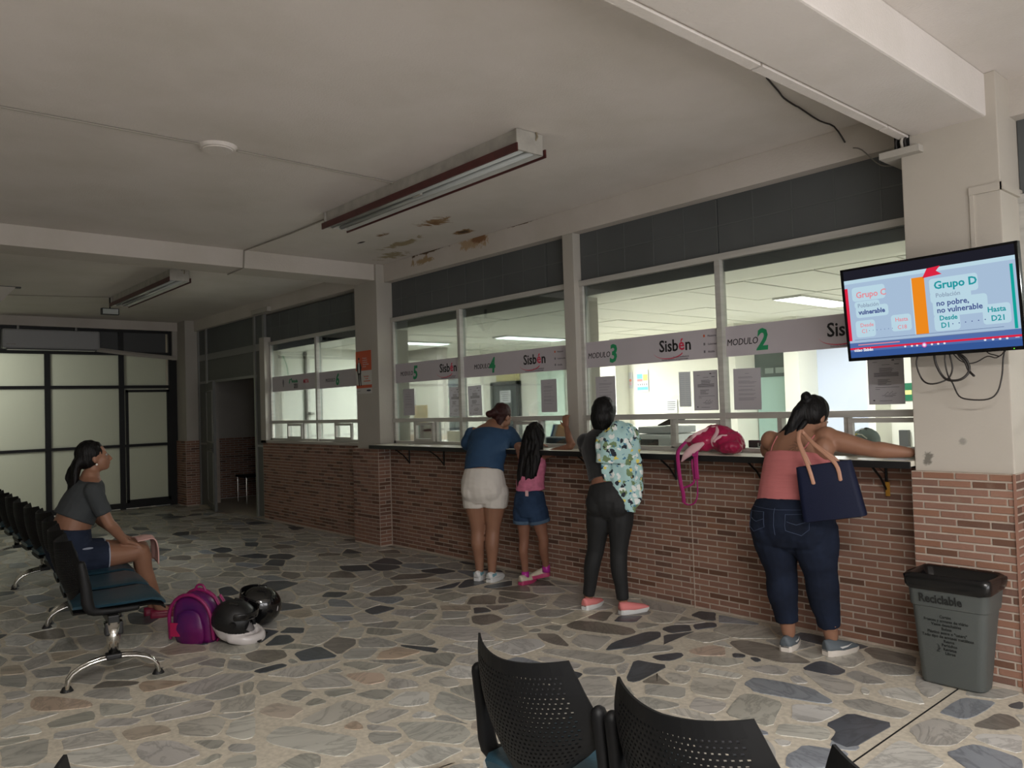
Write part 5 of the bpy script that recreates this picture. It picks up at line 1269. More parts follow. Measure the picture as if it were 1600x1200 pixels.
# ------------------------------------------------------------------ things on the counter
pp = thing('paper_sheet', (-5.75, 4.62, 1.135), 'loose white paper at the left elbow of the woman in blue', 'paper'); bm = bmesh.new(); box(bm, -0.10, 0.09, -0.08, 0.10, 0.0, 0.002); fin('sheet', bm, M_paperw, pp)
pp = thing('paper_sheet', (-1.90, 4.56, 1.135), 'small white paper under the forearm beside the pillar', 'paper'); bx('sheet', -0.07, 0.05, -0.05, 0.06, 0.0, 0.002, M_paperw, pp)
pn = thing('pen', (-5.80, 4.54, 1.1405), 'dark pen lying by the loose paper left of the woman in blue', 'pen'); bm = bmesh.new(); tube(bm, [(-0.07, 0, 0), (0.07, 0.02, 0)], 0.004, 8); fin('barrel', bm, M_ink, pn)
hg = thing('key_ring', (-6.93, 4.62, 1.135), 'tiny bunch of keys on the counter in front of module five', 'keys')
for i in range(3):
    bm = bmesh.new(); box(bm, -0.03 + i * 0.02, -0.022 + i * 0.02, -0.02, 0.02, 0.001, 0.004); fin('key', bm, M_chrome, hg)

# ------------------------------------------------------------------ office contents
M_door = mat('office_door_grey', (70, 76, 80), 0.5, var=0.1); M_sal = mat('exit_green', (22, 110, 78), 0.5)
def door(name, x0, x1, zt, label):
    d = S(name, label); bx('leaf', x0, x1, 9.14, 9.18, 0.02, zt, M_door, d)
    for a, b in ((x0 - 0.06, x0), (x1, x1 + 0.06)): bx('jamb', a, b, 9.12, 9.2, 0, zt + 0.06, M_dglass, d)
    bx('head', x0 - 0.06, x1 + 0.06, 9.12, 9.2, zt, zt + 0.06, M_dglass, d); bx('raised_panel', x0 + 0.12, x1 - 0.12, 9.13, 9.14, 0.3, zt - 0.15, M_door, d); return d
d5 = door('door_2', -12.95, -12.05, 2.08, 'dark grey office door with a green exit sign')
bx('exit_sign', -12.64, -12.16, 9.10, 9.13, 1.40, 1.70, mat('sign_pale', (150, 196, 170), 0.5), d5); bx('exit_sign_face', -12.60, -12.20, 9.095, 9.10, 1.44, 1.66, M_sal, d5)
text('lettering', 'SALIDA', (-12.58, 9.09, 1.50), 0.13, M_white, d5, bold=0.003, sx=0.8)
d6 = door('door_3', -10.98, -10.33, 1.90, 'dark grey office door with a white notice')
bx('notice_sheet', -10.77, -10.48, 9.12, 9.13, 1.58, 1.80, M_paperw, d6)
bm = bmesh.new()
for i in range(5): box(bm, -10.73 + 0.01 * i, -10.53, 9.117, 9.12, 1.76 - i * 0.035, 1.772 - i * 0.035)
fin('printing', bm, M_print, d6, kind='stuff')
bx('transom_light', -10.92, -10.29, 9.17, 9.19, 1.97, 2.12, mat('yellow_transom', (216, 206, 150), 0.6), d6)
bm = bmesh.new(); tube(bm, [(-11.7, 9.2, 1.02), (-11.7, 9.14, 1.02)], 0.06, 16); fin('round_lock', bm, M_dglass, d5)
vb = thing('vertical_blind', (-9.43, 9.1, 0.6), 'pale green vertical blind behind the window of module four', 'blind')
mvb = mat('blind_green', (206, 222, 208), 0.7)
for i in range(18):
    o = bx('slat', -0.016, 0.016, -0.003, 0.003, 0, 1.55, mvb, vb); o.location = (-0.30 + i * 0.036, 0, 0); o.rotation_euler = (0, 0, R(22))
bx('head_rail', -0.33, 0.36, -0.02, 0.03, 1.55, 1.60, M_white, vb)
gp = S('partition_glass', 'pale teal glass partition at the back of the office')
bx('teal_pane', -5.58, -4.95, 9.16, 9.18, 0.1, 1.785, mat('teal_glass_panel', (176, 206, 200), 0.3), gp)
bx('dark_panel', -5.60, -4.93, 9.15, 9.19, 1.785, 2.10, mat('smoked_panel', (96, 106, 104), 0.3), gp)
for i in range(3): bx('small_pane', -5.45 + i * 0.15, -5.33 + i * 0.15, 9.14, 9.15, 1.83, 1.90, mat('pane_light', (150, 162, 158), 0.3), gp)
wb_ = thing('white_screen', (-4.37, 9.17, 0.9), 'large bluish white board beside the teal partition in the office', 'board'); bx('board', -0.385, 0.385, -0.02, 0.0, -0.6, 1.2, mat('board_blue_white', (216, 224, 246), 0.4), wb_); bx('rim', -0.395, 0.395, -0.01, 0.02, 1.2, 1.22, M_alu, wb_)
gs = thing('wall_sticker', (-3.70, 9.19, 1.43), 'green and yellow sticker on the office wall beside the hanging letter', 'sticker'); bx('green_part', -0.06, 0.05, -0.004, 0, 0, 0.20, M_sal, gs); bx('yellow_part', -0.055, 0.045, -0.006, -0.004, 0.07, 0.12, mat('sticker_yellow', (230, 230, 150), 0.5), gs)
gb = thing('meter_box', (-3.74, 9.18, 0.9), 'small grey box on the office wall above the forearm', 'box'); bx('case', -0.05, 0.05, -0.06, 0, -0.1, 0.20, M_dglass, gb)
q = thing('office_poster', (-7.52, 9.19, 1.675), 'small bright poster with blue and orange blocks on the office wall', 'poster'); bx('sheet', -0.11, 0.11, -0.004, 0, -0.01, 0.32, M_paperw, q)
bx('blue_block', -0.10, 0.0, -0.006, -0.004, 0.19, 0.26, mat('poster_blue', (120, 200, 224), 0.6), q); bx('orange_block', 0.015, 0.10, -0.006, -0.004, 0.16, 0.25, mat('poster_sand', (246, 206, 128), 0.6), q); bx('red_block', -0.10, 0.0, -0.006, -0.004, 0.15, 0.185, mat('poster_rose', (240, 150, 150), 0.6), q); bx('cyan_bar', -0.10, 0.10, -0.006, -0.004, 0.02, 0.065, mat('poster_cyan', (110, 196, 220), 0.6), q)
for i in range(5): bx('small_figure', -0.09 + i * 0.04, -0.078 + i * 0.04, -0.006, -0.004, 0.09, 0.115, M_gink, q)
q = thing('office_poster', (-7.75, 9.19, 1.73), 'narrow strip poster with pink discs on the office wall', 'poster'); bx('sheet', -0.035, 0.035, -0.004, 0, 0, 0.24, M_paperw, q)
for i, c_ in enumerate(((240, 150, 130), (232, 190, 210))):
    bm = bmesh.new(); ell(bm, (0, -0.005, 0.12 - i * 0.055), (0.022, 0.003, 0.022)); fin('disc', bm, mat('disc_%s' % 'ab'[i], c_, 0.6), q)
q = thing('wall_notice', (-7.0, 9.19, 1.34), 'small white notice on the office wall above the printer', 'notice'); bx('sheet', -0.10, 0.10, -0.004, 0, 0, 0.20, M_paperw, q)
for i in range(5): bx('printed_line', -0.07, 0.07 - 0.02 * (i == 4), -0.006, -0.004, 0.16 - i * 0.028, 0.168 - i * 0.028, M_print, q)
# desk row just behind the counter
cb = thing('office_cabinet', (-4.52, 5.75, 0), 'white low cabinet carrying the printer behind the counter', 'cabinet'); bx('body', -0.6, 0.6, -0.22, 0.35, 0, 1.05, M_white, cb, bev=0.004); bx('door', -0.59, -0.01, -0.235, -0.22, 0.05, 1.0, M_white, cb); bx('door', 0.01, 0.59, -0.235, -0.22, 0.05, 1.0, M_white, cb)
pr = thing('printer', (-4.37, 5.65, 1.05), 'white office printer with a dark open paper tray behind the glass', 'printer'); M_prn = mat('printer_white', (216, 220, 222), 0.35)
bx('body', -0.20, 0.17, -0.16, 0.2, 0.0, 0.17, M_prn, pr, bev=0.012); bx('scanner', -0.205, 0.175, -0.15, 0.2, 0.175, 0.235, mat('printer_grey', (176, 180, 184), 0.4), pr, bev=0.01)
bx('output_slot', -0.17, 0.03, -0.165, -0.15, 0.06, 0.125, M_dglass, pr); bx('paper_tray', -0.12, 0.2, -0.24, -0.16, -0.01, 0.012, M_black, pr)
bm = bmesh.new(); box(bm, -0.02, 0.17, -0.12, 0.12, 0, 0.01); o = fin('open_tray', bm, M_black, pr); o.location = (0.02, 0, 0.25); o.rotation_euler = (0, R(-22), 0)
mn = thing('monitor', (-3.18, 5.3, 1.055), 'back of a black monitor lettered in white, beside the woman in pink', 'monitor'); bx('case', -0.14, 0.14, -0.01, 0.03, -0.02, 0.135, M_black, mn, bev=0.006); bx('stand', -0.03, 0.03, 0.03, 0.06, -0.3, 0.05, M_black, mn); bx('foot', -0.1, 0.1, -0.03, 0.12, -0.31, -0.3, M_black, mn); text('lettering', 'Lenovo', (-0.06, -0.012, 0.085), 0.045, M_white, mn)
gx = thing('document_tray', (-5.17, 5.02, 1.134), 'dark grey document tray behind the raised forearm of the girl', 'tray'); bx('tray_body', -0.16, 0.15, -0.02, 0.1, 0, 0.07, M_dglass, gx, bev=0.004); bx('white_rim', -0.16, 0.15, -0.025, 0.1, 0.07, 0.078, M_paperw, gx)
for i, (c_, nm, sx) in enumerate((((96, 130, 186), 'blue', -0.03), ((222, 220, 214), 'white', 0.0), ((226, 168, 108), 'orange', 0.035))):
    f_ = thing('folder', (-5.33 + sx, 5.14, 1.134), '%s folder leaning in the office beside the raised hand' % nm, 'folder', 'leaning folders behind module four')
    bm = bmesh.new(); box(bm, -0.012, 0.012, -0.01, 0.14, 0.0, 0.2, M=Matrix.Rotation(R(22), 4, 'Y')); fin('cover', bm, mat('folder_' + nm, c_, 0.6), f_)
mr_ = thing('maroon_board', (-7.23, 5.0, 1.136), 'maroon plastic covered board behind the sliding pane of module five', 'board'); bx('board', -0.13, 0.14, -0.01, 0.0, 0.0, 0.19, mat('maroon_board', (134, 84, 84), 0.3), mr_); bx('white_border', -0.15, 0.16, 0.0, 0.006, 0.0, 0.205, M_paperw, mr_)
gn = thing('green_note', (-7.32, 4.93, 1.136), 'bright green note at the foot of the maroon board', 'note'); bx('sheet', -0.05, 0.05, -0.02, 0.02, 0, 0.02, mat('lime_paper', (160, 226, 80), 0.6), gn)
en = thing('manila_folder', (-8.17, 5.6, 1.08), 'orange manila folder standing behind module five', 'folder'); bx('cover', -0.14, 0.14, -0.01, 0.01, 0.0, 0.48, mat('manila', (238, 196, 130), 0.6), en)
sf = thing('filing_shelf', (-8.15, 6.2, 0), 'white filing shelf standing inside the office behind module five', 'shelf'); bx('carcass', -0.5, 0.4, -0.3, 0.3, 0, 1.08, M_white, sf); bx('upper_box', 0.05, 0.38, -0.25, 0.2, 1.08, 1.22, mat('carton_white', (196, 198, 196), 0.6), sf)
cp_ = thing('pipe', (-10.80, 5.25, 0), 'grey vertical conduit pipe on the office side wall behind module six', 'pipe'); bm = bmesh.new(); tube(bm, [(0, 0.1, 0.3), (0, 0.1, 2.4)], 0.028, 10); fin('tube', bm, M_alud, cp_, smooth=True); bm = bmesh.new(); tube(bm, [(0, 0.1, 1.50), (0.02, 0.16, 1.50), (0.02, 0.2, 1.5)], 0.02, 8); fin('elbow', bm, M_alud, cp_)
cw = thing('pipe', (-10.80, 5.05, 0), 'thin green cord on the office side wall behind module six', 'cord'); bm = bmesh.new(); tube(bm, [(0, -0.05, 2.36), (0.02, 0.0, 2.2), (0.01, 0.02, 2.05)], 0.006, 6); fin('line', bm, M_green, cw)
bx3 = thing('back_room_chair', (-13.3, 5.55, 0), 'dark chair glimpsed through the half open door', 'chair')
bx('seat', -0.22, 0.22, -0.22, 0.22, 0.43, 0.47, M_plast, bx3, bev=0.01)
bm = bmesh.new(); tube(bm, [(0, 0.2, 0.5), (0, 0.25, 0.7), (0, 0.3, 0.88)], [(0.2, 0.015)] * 3, 10, side=(1, 0, 0)); fin('backrest', bm, M_plast, bx3)
for a in (-0.19, 0.19):
    for b in (-0.19, 0.19): bm = bmesh.new(); tube(bm, [(a, b, 0), (a, b, 0.43)], 0.012, 8); fin('leg', bm, M_chrome, bx3)
# ------------------------------------------------------------------ people
def skinmat(name, c, c2):
    k = N(name); b = k.b; b.inputs['Roughness'].default_value = 0.5; b.inputs['Specular IOR Level'].default_value = 0.35
    b.inputs['Subsurface Weight'].default_value = 0.08; b.inputs['Subsurface Radius'].default_value = (0.01, 0.004, 0.002)
    tc = k.n('ShaderNodeTexCoord'); nz = k.n('ShaderNodeTexNoise'); nz.inputs['Scale'].default_value = 8; nz.inputs['Detail'].default_value = 5; k.l(tc.outputs['Object'], nz.inputs[0])
    mx = k.n('ShaderNodeMix', data_type='RGBA'); mx.inputs['A'].default_value = lin(c); mx.inputs['B'].default_value = lin(c2); k.l(nz.outputs[0], mx.inputs['Factor']); k.l(mx.outputs['Result'], b.inputs['Base Color']); return k.m
M_skin = skinmat('brown_skin', (152, 112, 90), (130, 92, 72)); M_skin2 = skinmat('warm_skin', (146, 104, 84), (124, 85, 67))
def hairmat(name, c):
    k = N(name); b = k.b; b.inputs['Base Color'].default_value = lin(c); b.inputs['Roughness'].default_value = 0.5; b.inputs['Specular IOR Level'].default_value = 0.22
    tc = k.n('ShaderNodeTexCoord'); mp = k.n('ShaderNodeMapping'); mp.inputs['Scale'].default_value = (1, 1, 0.12); k.l(tc.outputs['Object'], mp.inputs[0])
    nz = k.n('ShaderNodeTexNoise'); nz.inputs['Scale'].default_value = 160; k.l(mp.outputs[0], nz.inputs[0]); bp = k.n('ShaderNodeBump'); bp.inputs['Strength'].default_value = 0.7; bp.inputs['Distance'].default_value = 0.006
    k.l(nz.outputs[0], bp.inputs['Height']); k.l(bp.outputs[0], b.inputs['Normal']); return k.m
M_hair = hairmat('black_hair', (13, 11, 11)); M_hairb = hairmat('dark_brown_hair', (50, 26, 24))
def denim(name, c, c2): return mat(name, c, 0.85, var=0.3, vscale=7, c2=c2, bump=0.35, bscale=500, spec=0.2, detail=6)

def lerp(a, b, t): return a + (b - a) * t
def bodyhead(bm, c, f, up, s=1.0):
    f = f.normalized(); up = (up - f * up.dot(f)).normalized(); r_ = f.cross(up); ax = (r_, f, up)
    def at_(x, y, z): return c + (r_ * x + f * y + up * z) * s
    ell(bm, at_(0, -0.012, 0.03), (0.072 * s, 0.090 * s, 0.085 * s), ax, 20, 14)
    ell(bm, at_(0, 0.018, -0.025), (0.058 * s, 0.066 * s, 0.078 * s), ax, 18, 12)
    ell(bm, at_(0, 0.045, -0.078), (0.030 * s, 0.032 * s, 0.024 * s), ax)
    tube(bm, [at_(0, 0.076, 0.012), at_(0, 0.092, -0.018), at_(0, 0.096, -0.032)], [0.008 * s, 0.011 * s, 0.013 * s], 8)
    ell(bm, at_(0, 0.078, -0.058), (0.022 * s, 0.010 * s, 0.008 * s), ax, 10, 6)
    for q in (-1, 1):
        ell(bm, at_(q * 0.036, 0.050, -0.022), (0.022 * s, 0.022 * s, 0.020 * s), ax, 10, 6); ell(bm, at_(q * 0.026, 0.074, 0.022), (0.02 * s, 0.008 * s, 0.006 * s), ax, 10, 6)
        ell(bm, at_(q * 0.072, -0.008, -0.008), (0.009 * s, 0.018 * s, 0.030 * s), ax, 10, 8)
    return at_, ax
def hand(bm, w_, d, n, th, s=1.0, curl=0.4):
    """w_ wrist, d towards the fingers, n palm normal, th thumb side"""
    d = d.normalized(); n = (n - d * n.dot(d)).normalized(); t_ = (th - d * th.dot(d) - n * th.dot(n)).normalized()
    tube(bm, [w_, w_ + d * 0.03 * s, w_ + d * 0.07 * s, w_ + d * 0.085 * s], [(0.024 * s, 0.017 * s), (0.032 * s, 0.016 * s), (0.038 * s, 0.014 * s), (0.034 * s, 0.011 * s)], 12, side=t_)
    for i, L in enumerate((0.068, 0.076, 0.071, 0.056)):
        o = (0.027 - i * 0.018) * s; b0 = w_ + d * 0.078 * s + t_ * o; fan = t_ * (0.10 - 0.075 * i)
        d1 = (d * cos(curl * 0.5) + n * sin(curl * 0.5) + fan).normalized(); d2 = (d * cos(curl) + n * sin(curl) + fan).normalized(); d3 = (d * cos(curl * 1.7) + n * sin(curl * 1.7) + fan).normalized()
        p1 = b0 + d1 * L * 0.42 * s; p2 = p1 + d2 * L * 0.32 * s; p3 = p2 + d3 * L * 0.26 * s
        tube(bm, [b0 - d * 0.02 * s, b0, p1, p2, p3], [0.009 * s, 0.0092 * s, 0.0085 * s, 0.0078 * s, 0.0066 * s], 8)
    b0 = w_ + d * 0.022 * s + t_ * 0.024 * s; p1 = b0 + (d * 0.55 + t_ * 0.75 + n * 0.25).normalized() * 0.038 * s; p2 = p1 + (d * 0.85 + t_ * 0.35 + n * 0.3).normalized() * 0.03 * s
    tube(bm, [b0 - t_ * 0.012, b0, p1, p2], [0.012 * s, 0.013 * s, 0.010 * s, 0.0078 * s], 8)
def leg_pts(l):
    h, k, a = l['hip'], l['knee'], l['ankle']; bk = l.get('back', V((0, -1, 0)))
    r = l['r']   # thigh, knee, calf, ankle
    P = [h, lerp(h, k, 0.35), lerp(h, k, 0.75), k, lerp(k, a, 0.3) + bk * 0.014, lerp(k, a, 0.65) + bk * 0.004, a]
    Rr = [r[0], r[0] * 0.93, lerp(r[0], r[1], 0.8), r[1], r[2], lerp(r[2], r[3], 0.62), r[3]]
    return smooth_line(P, Rr)
def smooth_line(P, Rr, k=3): return crom([V(q) for q in P], k), [q.x for q in crom([V((r, 0, 0)) for r in Rr], k)]
def cut(P, Rr, t1, t0=0.0):
    """portion of a poly line between arc fractions"""
    L = [0]
    for a, b in zip(P, P[1:]): L.append(L[-1] + (b - a).length)
    T = L[-1]; out, ro = [], []
    def at_(s):
        for i in range(len(P) - 1):
            if s <= L[i + 1] + 1e-9: u = (s - L[i]) / max(1e-9, L[i + 1] - L[i]); return lerp(P[i], P[i + 1], u), (lerp(Rr[i], Rr[i + 1], u) if not isinstance(Rr[i], tuple) else (lerp(Rr[i][0], Rr[i + 1][0], u), lerp(Rr[i][1], Rr[i + 1][1], u)))
        return P[-1], Rr[-1]
    n = 18
    for i in range(n + 1):
        p, r = at_(T * lerp(t0, t1, i / n)); out.append(p); ro.append(r)
    return out, ro
def arm_pts(a):
    P = [a['sh'], lerp(a['sh'], a['el'], 0.4), a['el'], lerp(a['el'], a['wr'], 0.3), a['wr']]; r = a['r']
    return smooth_line(P, [r[0], r[0] * 0.92, r[1], r[1] * 1.04, r[2]])
def infl(Rr, d): return [((r[0] + d, r[1] + d) if isinstance(r, (tuple, list)) else r + d) for r in Rr]
def person_body(t, D, mskin, voxel=0.0075):
    bm = bmesh.new()
    TP = [p for p, a, b in D['torso']]; TR = [(a, b) for p, a, b in D['torso']]
    tube(bm, TP, TR, 22, side=D.get('side', (1, 0, 0)), k=4)
    tube(bm, [TP[-1] - (D['head'] - TP[-1]) * 0.2, lerp(TP[-1], D['head'], 0.5), D['head']], [D['neck'] * 1.15, D['neck'], D['neck'] * 0.95], 14)
    bodyhead(bm, D['head'], D['face'], D.get('up', V((0, 0, 1))), D.get('hs', 1.0))
    for l in D['legs']:
        P, r = leg_pts(l); tube(bm, P, r, 16)
        if 'toe' in l:
            tube(bm, [l['ankle'] + V((0, 0, -0.02)), l['ankle'] + l['toe'] * 0.05 + V((0, 0, -0.05)), l['ankle'] + l['toe'] * 0.13 + V((0, 0, -0.065))], [0.03, 0.03, 0.022], 10)
    for c, r in D.get('lumps', []): ell(bm, c, r)
    for a in D['arms']:
        P, r = arm_pts(a); tube(bm, P, r, 14); ell(bm, a['sh'], a['r'][0] * 1.12)
        if 'hd' in a: hand(bm, a['wr'], a['hd'], a['hn'], a['ht'], D.get('hs', 1.0) * 0.95, a.get('curl', 0.4))
    me = remesh(bm, voxel, 4); return obj('body', me, mskin, t)
def shoe(t, heel, dirv, L, W, mU, mS, name='shoe', zt=0.085, tilt=0.0, extra=None, collar=True):
    """sneaker: sole and upper; heel = back lower point"""
    d = V((dirv.x, dirv.y, 0)).normalized(); ang = math.atan2(-d.x, d.y)
    M = Matrix.Translation(heel) @ Matrix.Rotation(ang, 4, 'Z') @ Matrix.Rotation(tilt, 4, 'X')
    def sec(y):
        u = y / L; return W * (0.36 + 0.14 * sin(pi * min(1, u * 1.4) * 0.9)) * (1 - max(0, (u - 0.72) / 0.28) ** 2.4 * 0.55) if u < 0.999 else W * 0.2
    bm = bmesh.new(); rings = []
    ys = [0.0, 0.012, 0.05, 0.1, 0.14, 0.18, 0.21, L - 0.012, L]; ys = [y for y in ys if y < L - 0.013] + [L - 0.012, L]
    for i, y in enumerate(ys):
        w_ = sec(y) * (0.7 if i in (0, len(ys) - 1) else 1); z0 = 0.0 + (0.012 if y > L - 0.03 else 0); z1 = 0.028 + (0.006 if y < 0.06 else 0)
        rings.append([V((-w_, y, z0)), V((w_, y, z0)), V((w_ * 1.04, y, (z0 + z1) / 2)), V((w_, y, z1)), V((-w_, y, z1)), V((-w_ * 1.04, y, (z0 + z1) / 2))])
    loft(bm, rings); bmesh.ops.recalc_face_normals(bm, faces=bm.faces); bmesh.ops.transform(bm, matrix=M, verts=bm.verts)
    bmu = bmesh.new(); rings = []
    for i, y in enumerate(ys):
        u = y / L; w_ = sec(y) * (0.7 if i in (0, len(ys) - 1) else 0.97)
        top = zt if u < 0.28 else lerp(zt * 0.98, 0.048, min(1, (u - 0.28) / 0.6)) if u < 0.93 else 0.036
        ring = []
        for j in range(13):
            a = pi * j / 12; ring.append(V((w_ * cos(a) * (1 - 0.25 * sin(a) ** 2 * (top > 0.06)), y, 0.026 + (top - 0.026) * sin(a) ** 0.7)))
        rings.append(ring)
    loft(bmu, rings); bmesh.ops.recalc_face_normals(bmu, faces=bmu.faces); bmesh.ops.transform(bmu, matrix=M, verts=bmu.verts)
    s = fin(name, bmu, mU, t, smooth=True); fin('sole', bm, mS, s, smooth=False)
    if extra: extra(s, M)
    return s
def ankle_sock(t, a, r, m): 
    bm = bmesh.new(); tube(bm, [a + V((0, 0, -0.05)), a + V((0, 0, 0.01))], [r * 1.15, r * 1.08], 12, caps=(0, 0)); fin('ankle_sock', bm, m, t, smooth=True)
def eyes(t, D):
    f = D['face'].normalized(); up = D.get('up', V((0, 0, 1))); up = (up - f * up.dot(f)).normalized(); r_ = f.cross(up); s = D.get('hs', 1.0)
    for q in (-1, 1):
        bm = bmesh.new(); ell(bm, D['head'] + (r_ * q * 0.029 + f * 0.074 + up * 0.006) * s, 0.0098 * s, u=12, v=8); e = fin('eye', bm, mat_eye, t, smooth=True)
        bm = bmesh.new(); ell(bm, D['head'] + (r_ * q * 0.029 + f * 0.0815 + up * 0.006) * s, 0.005 * s, u=10, v=6); fin('iris', bm, M_ink, e, smooth=True)
mat_eye = mat('eye_white', (150, 142, 134), 0.35)
def scalp(bm, D, grow=0.012, back=0.020, low=0.0):
    f = D['face'].normalized(); up = D.get('up', V((0, 0, 1))); up = (up - f * up.dot(f)).normalized(); r_ = f.cross(up); s = D.get('hs', 1.0); ax = (r_, f, up)
    c = D['head'] + (f * -(0.012 + back) + up * (0.03 + 0.012)) * s
    ell(bm, c, ((0.072 + grow) * s, (0.090 + grow * 0.6) * s, (0.085 + grow) * s), ax, 20, 14)
    ell(bm, c + (f * -0.02 - up * (0.03 + low)) * s, ((0.068 + grow) * s, (0.066 + grow) * s, (0.075 + grow) * s), ax, 18, 12)
    return c, ax
def hairobj(bm, t, m, voxel=0.008, amp=0.004, name='hair', fr=(40, 40, 8)):
    me = remesh(bm, voxel, 3)
    displace(me, lambda p: noise.noise(V((p.x * fr[0], p.y * fr[1], p.z * fr[2]))) * amp * 2)
    return obj(name, me, m, t)
def wrinkle(me, amp, f1=11, f2=24, seed=0.0, zs=1.6):
    def fn(p):
        q = V((p.x * f1 + seed, p.y * f1, p.z * f1 * zs)); return (noise.noise(q) + 0.5 * noise.noise(q * (f2 / f1))) * amp
    displace(me, fn)
class Fr:
    def __init__(s, x, y, rot): s.o = V((x, y, 0)); s.r = rot; s.c, s.s = cos(rot), sin(rot)
    def p(s, x, y, z): return V((x * s.c - y * s.s, x * s.s + y * s.c, z))
    def d(s, x, y, z): return s.p(x, y, z)
    def root(s, label, grp=None):
        return thing('person', s.o, label, 'person', grp)

# ---- woman in blue, bending over the counter
f = Fr(-5.32, 4.30, R(33)); p = f.p
wo = f.root('woman in blue top and white shorts leaning on the counter, hair in a bun')
D = dict(torso=[(p(0, -0.01, 0.74), 0.13, 0.11), (p(0, -0.03, 0.83), 0.185, 0.155), (p(0, -0.01, 0.93), 0.165, 0.13), (p(0.005, 0.04, 1.05), 0.160, 0.125), (p(0.01, 0.11, 1.17), 0.172, 0.125), (p(0.02, 0.18, 1.27), 0.165, 0.105), (p(0.03, 0.225, 1.33), 0.09, 0.07)],
    side=p(1, 0, 0), neck=0.05, head=p(0.10, 0.28, 1.405), face=p(0.45, 0.85, -0.35), hs=0.98,
    legs=[dict(hip=p(-0.08, -0.02, 0.76), knee=p(-0.075, 0.0, 0.42), ankle=p(-0.075, 0.02, 0.085), r=(0.108, 0.062, 0.062, 0.036), back=p(0, -1, 0)), dict(hip=p(0.10, -0.02, 0.76), knee=p(0.065, -0.01, 0.42), ankle=p(0.05, -0.02, 0.085), r=(0.108, 0.062, 0.062, 0.036), back=p(0, -1, 0))],
    arms=[dict(sh=p(-0.15, 0.17, 1.275), el=p(-0.215, 0.20, 1.18), wr=p(-0.05, 0.36, 1.165), r=(0.05, 0.042, 0.028), hd=p(1, 0.35, 0), hn=V((0, 0, -1)), ht=p(0, 1, 0), curl=0.3), dict(sh=p(0.175, 0.17, 1.275), el=p(0.235, 0.22, 1.18), wr=p(0.09, 0.40, 1.165), r=(0.05, 0.042, 0.028), hd=p(-1, 0.35, 0), hn=V((0, 0, -1)), ht=p(0, 1, 0), curl=0.3)],
    lumps=[(p(-0.085, -0.08, 0.79), (0.09, 0.09, 0.10)), (p(0.085, -0.08, 0.79), (0.09, 0.09, 0.10))])
person_body(wo, D, M_skin); eyes(wo, D)
M_blue = mat('petrol_blue_cotton', (34, 66, 98), 0.8, var=0.2, bump=0.2, bscale=200); M_whs = mat('white_cotton', (202, 196, 188), 0.8, var=0.06, bump=0.2, bscale=300)
bm = bmesh.new(); TP = [q[0] for q in D['torso']]; TR = [(q[1], q[2]) for q in D['torso']]
tube(bm, [p(0, -0.015, 0.70), p(0, -0.03, 0.82), p(0, -0.01, 0.965)], [(0.16, 0.13), (0.20, 0.168), (0.172, 0.142)], 22, side=p(1, 0, 0), k=4, caps=(0, 0))
for l in D['legs']:
    P, r = leg_pts(l); P, r = cut(P, r, 0.175); tube(bm, P, infl(r, 0.014), 18, caps=(1, 0))
for s in (-1, 1): ell(bm, p(s * 0.085, -0.08, 0.79), (0.102, 0.102, 0.11))
me = remesh(bm, 0.0075, 3); wrinkle(me, 0.003); obj('shorts', me, M_whs, wo)
bm = bmesh.new(); bx_ = [p(0, -0.012, 0.945), p(0.0, 0.02, 1.02), p(0.005, 0.06, 1.09), p(0.01, 0.115, 1.17), p(0.02, 0.17, 1.25), p(0.022, 0.19, 1.285)]
tube(bm, bx_, [(0.178, 0.142), (0.176, 0.145), (0.178, 0.145), (0.19, 0.142), (0.20, 0.125), (0.165, 0.105)], 24, side=p(1, 0, 0), k=3, caps=(0, 0))
for a in D['arms']:
    P, r = arm_pts(a); P, r = cut(P, r, 0.55, 0.05); tube(bm, P, infl(r, 0.022), 14, caps=(1, 0))
me = remesh(bm, 0.008, 3); wrinkle(me, 0.006, 9, 20, 3.0); obj('blouse', me, M_blue, wo)
bm = bmesh.new(); c, ax = scalp(bm, D, 0.010, 0.012, -0.01); hb = D['head'] + p(-0.05, -0.105, 0.05)
ell(bm, hb, (0.045, 0.045, 0.04)); ell(bm, hb + p(-0.03, -0.03, -0.01), (0.036, 0.036, 0.034)); tube(bm, [D['head'] + p(0, -0.07, -0.02), D['head'] + p(-0.02, -0.10, -0.07), D['head'] + p(-0.04, -0.12, -0.10)], [0.035, 0.02, 0.008], 8)
hairobj(bm, wo, M_hairb, 0.0075, 0.004, fr=(30, 30, 30))
bm = bmesh.new(); tube(bm, [hb + p(0.035, 0.03, 0.045), hb + p(0.045, 0.01, 0.0), hb + p(0.03, 0.02, -0.04)], 0.006, 8); fin('hair_band', bm, M_hairb, wo)
M_snw = mat('white_sneaker', (206, 206, 204), 0.5, bump=0.1); M_snb = mat('pale_blue_patch', (120, 164, 176), 0.5)
def patch(s, M):
    bm = bmesh.new(); box(bm, 0.030, 0.037, 0.02, 0.075, 0.045, 0.07, M=M); box(bm, -0.037, -0.030, 0.02, 0.075, 0.045, 0.07, M=M); fin('side_patch', bm, M_snb, s, kind='stuff')
shoe(wo, p(-0.085, -0.05, 0.001), p(0.15, 1, 0), 0.235, 0.088, M_snw, M_snw, extra=patch); shoe(wo, p(0.038, -0.09, 0.001), p(0.3, 1, 0), 0.235, 0.088, M_snw, M_snw, extra=patch)

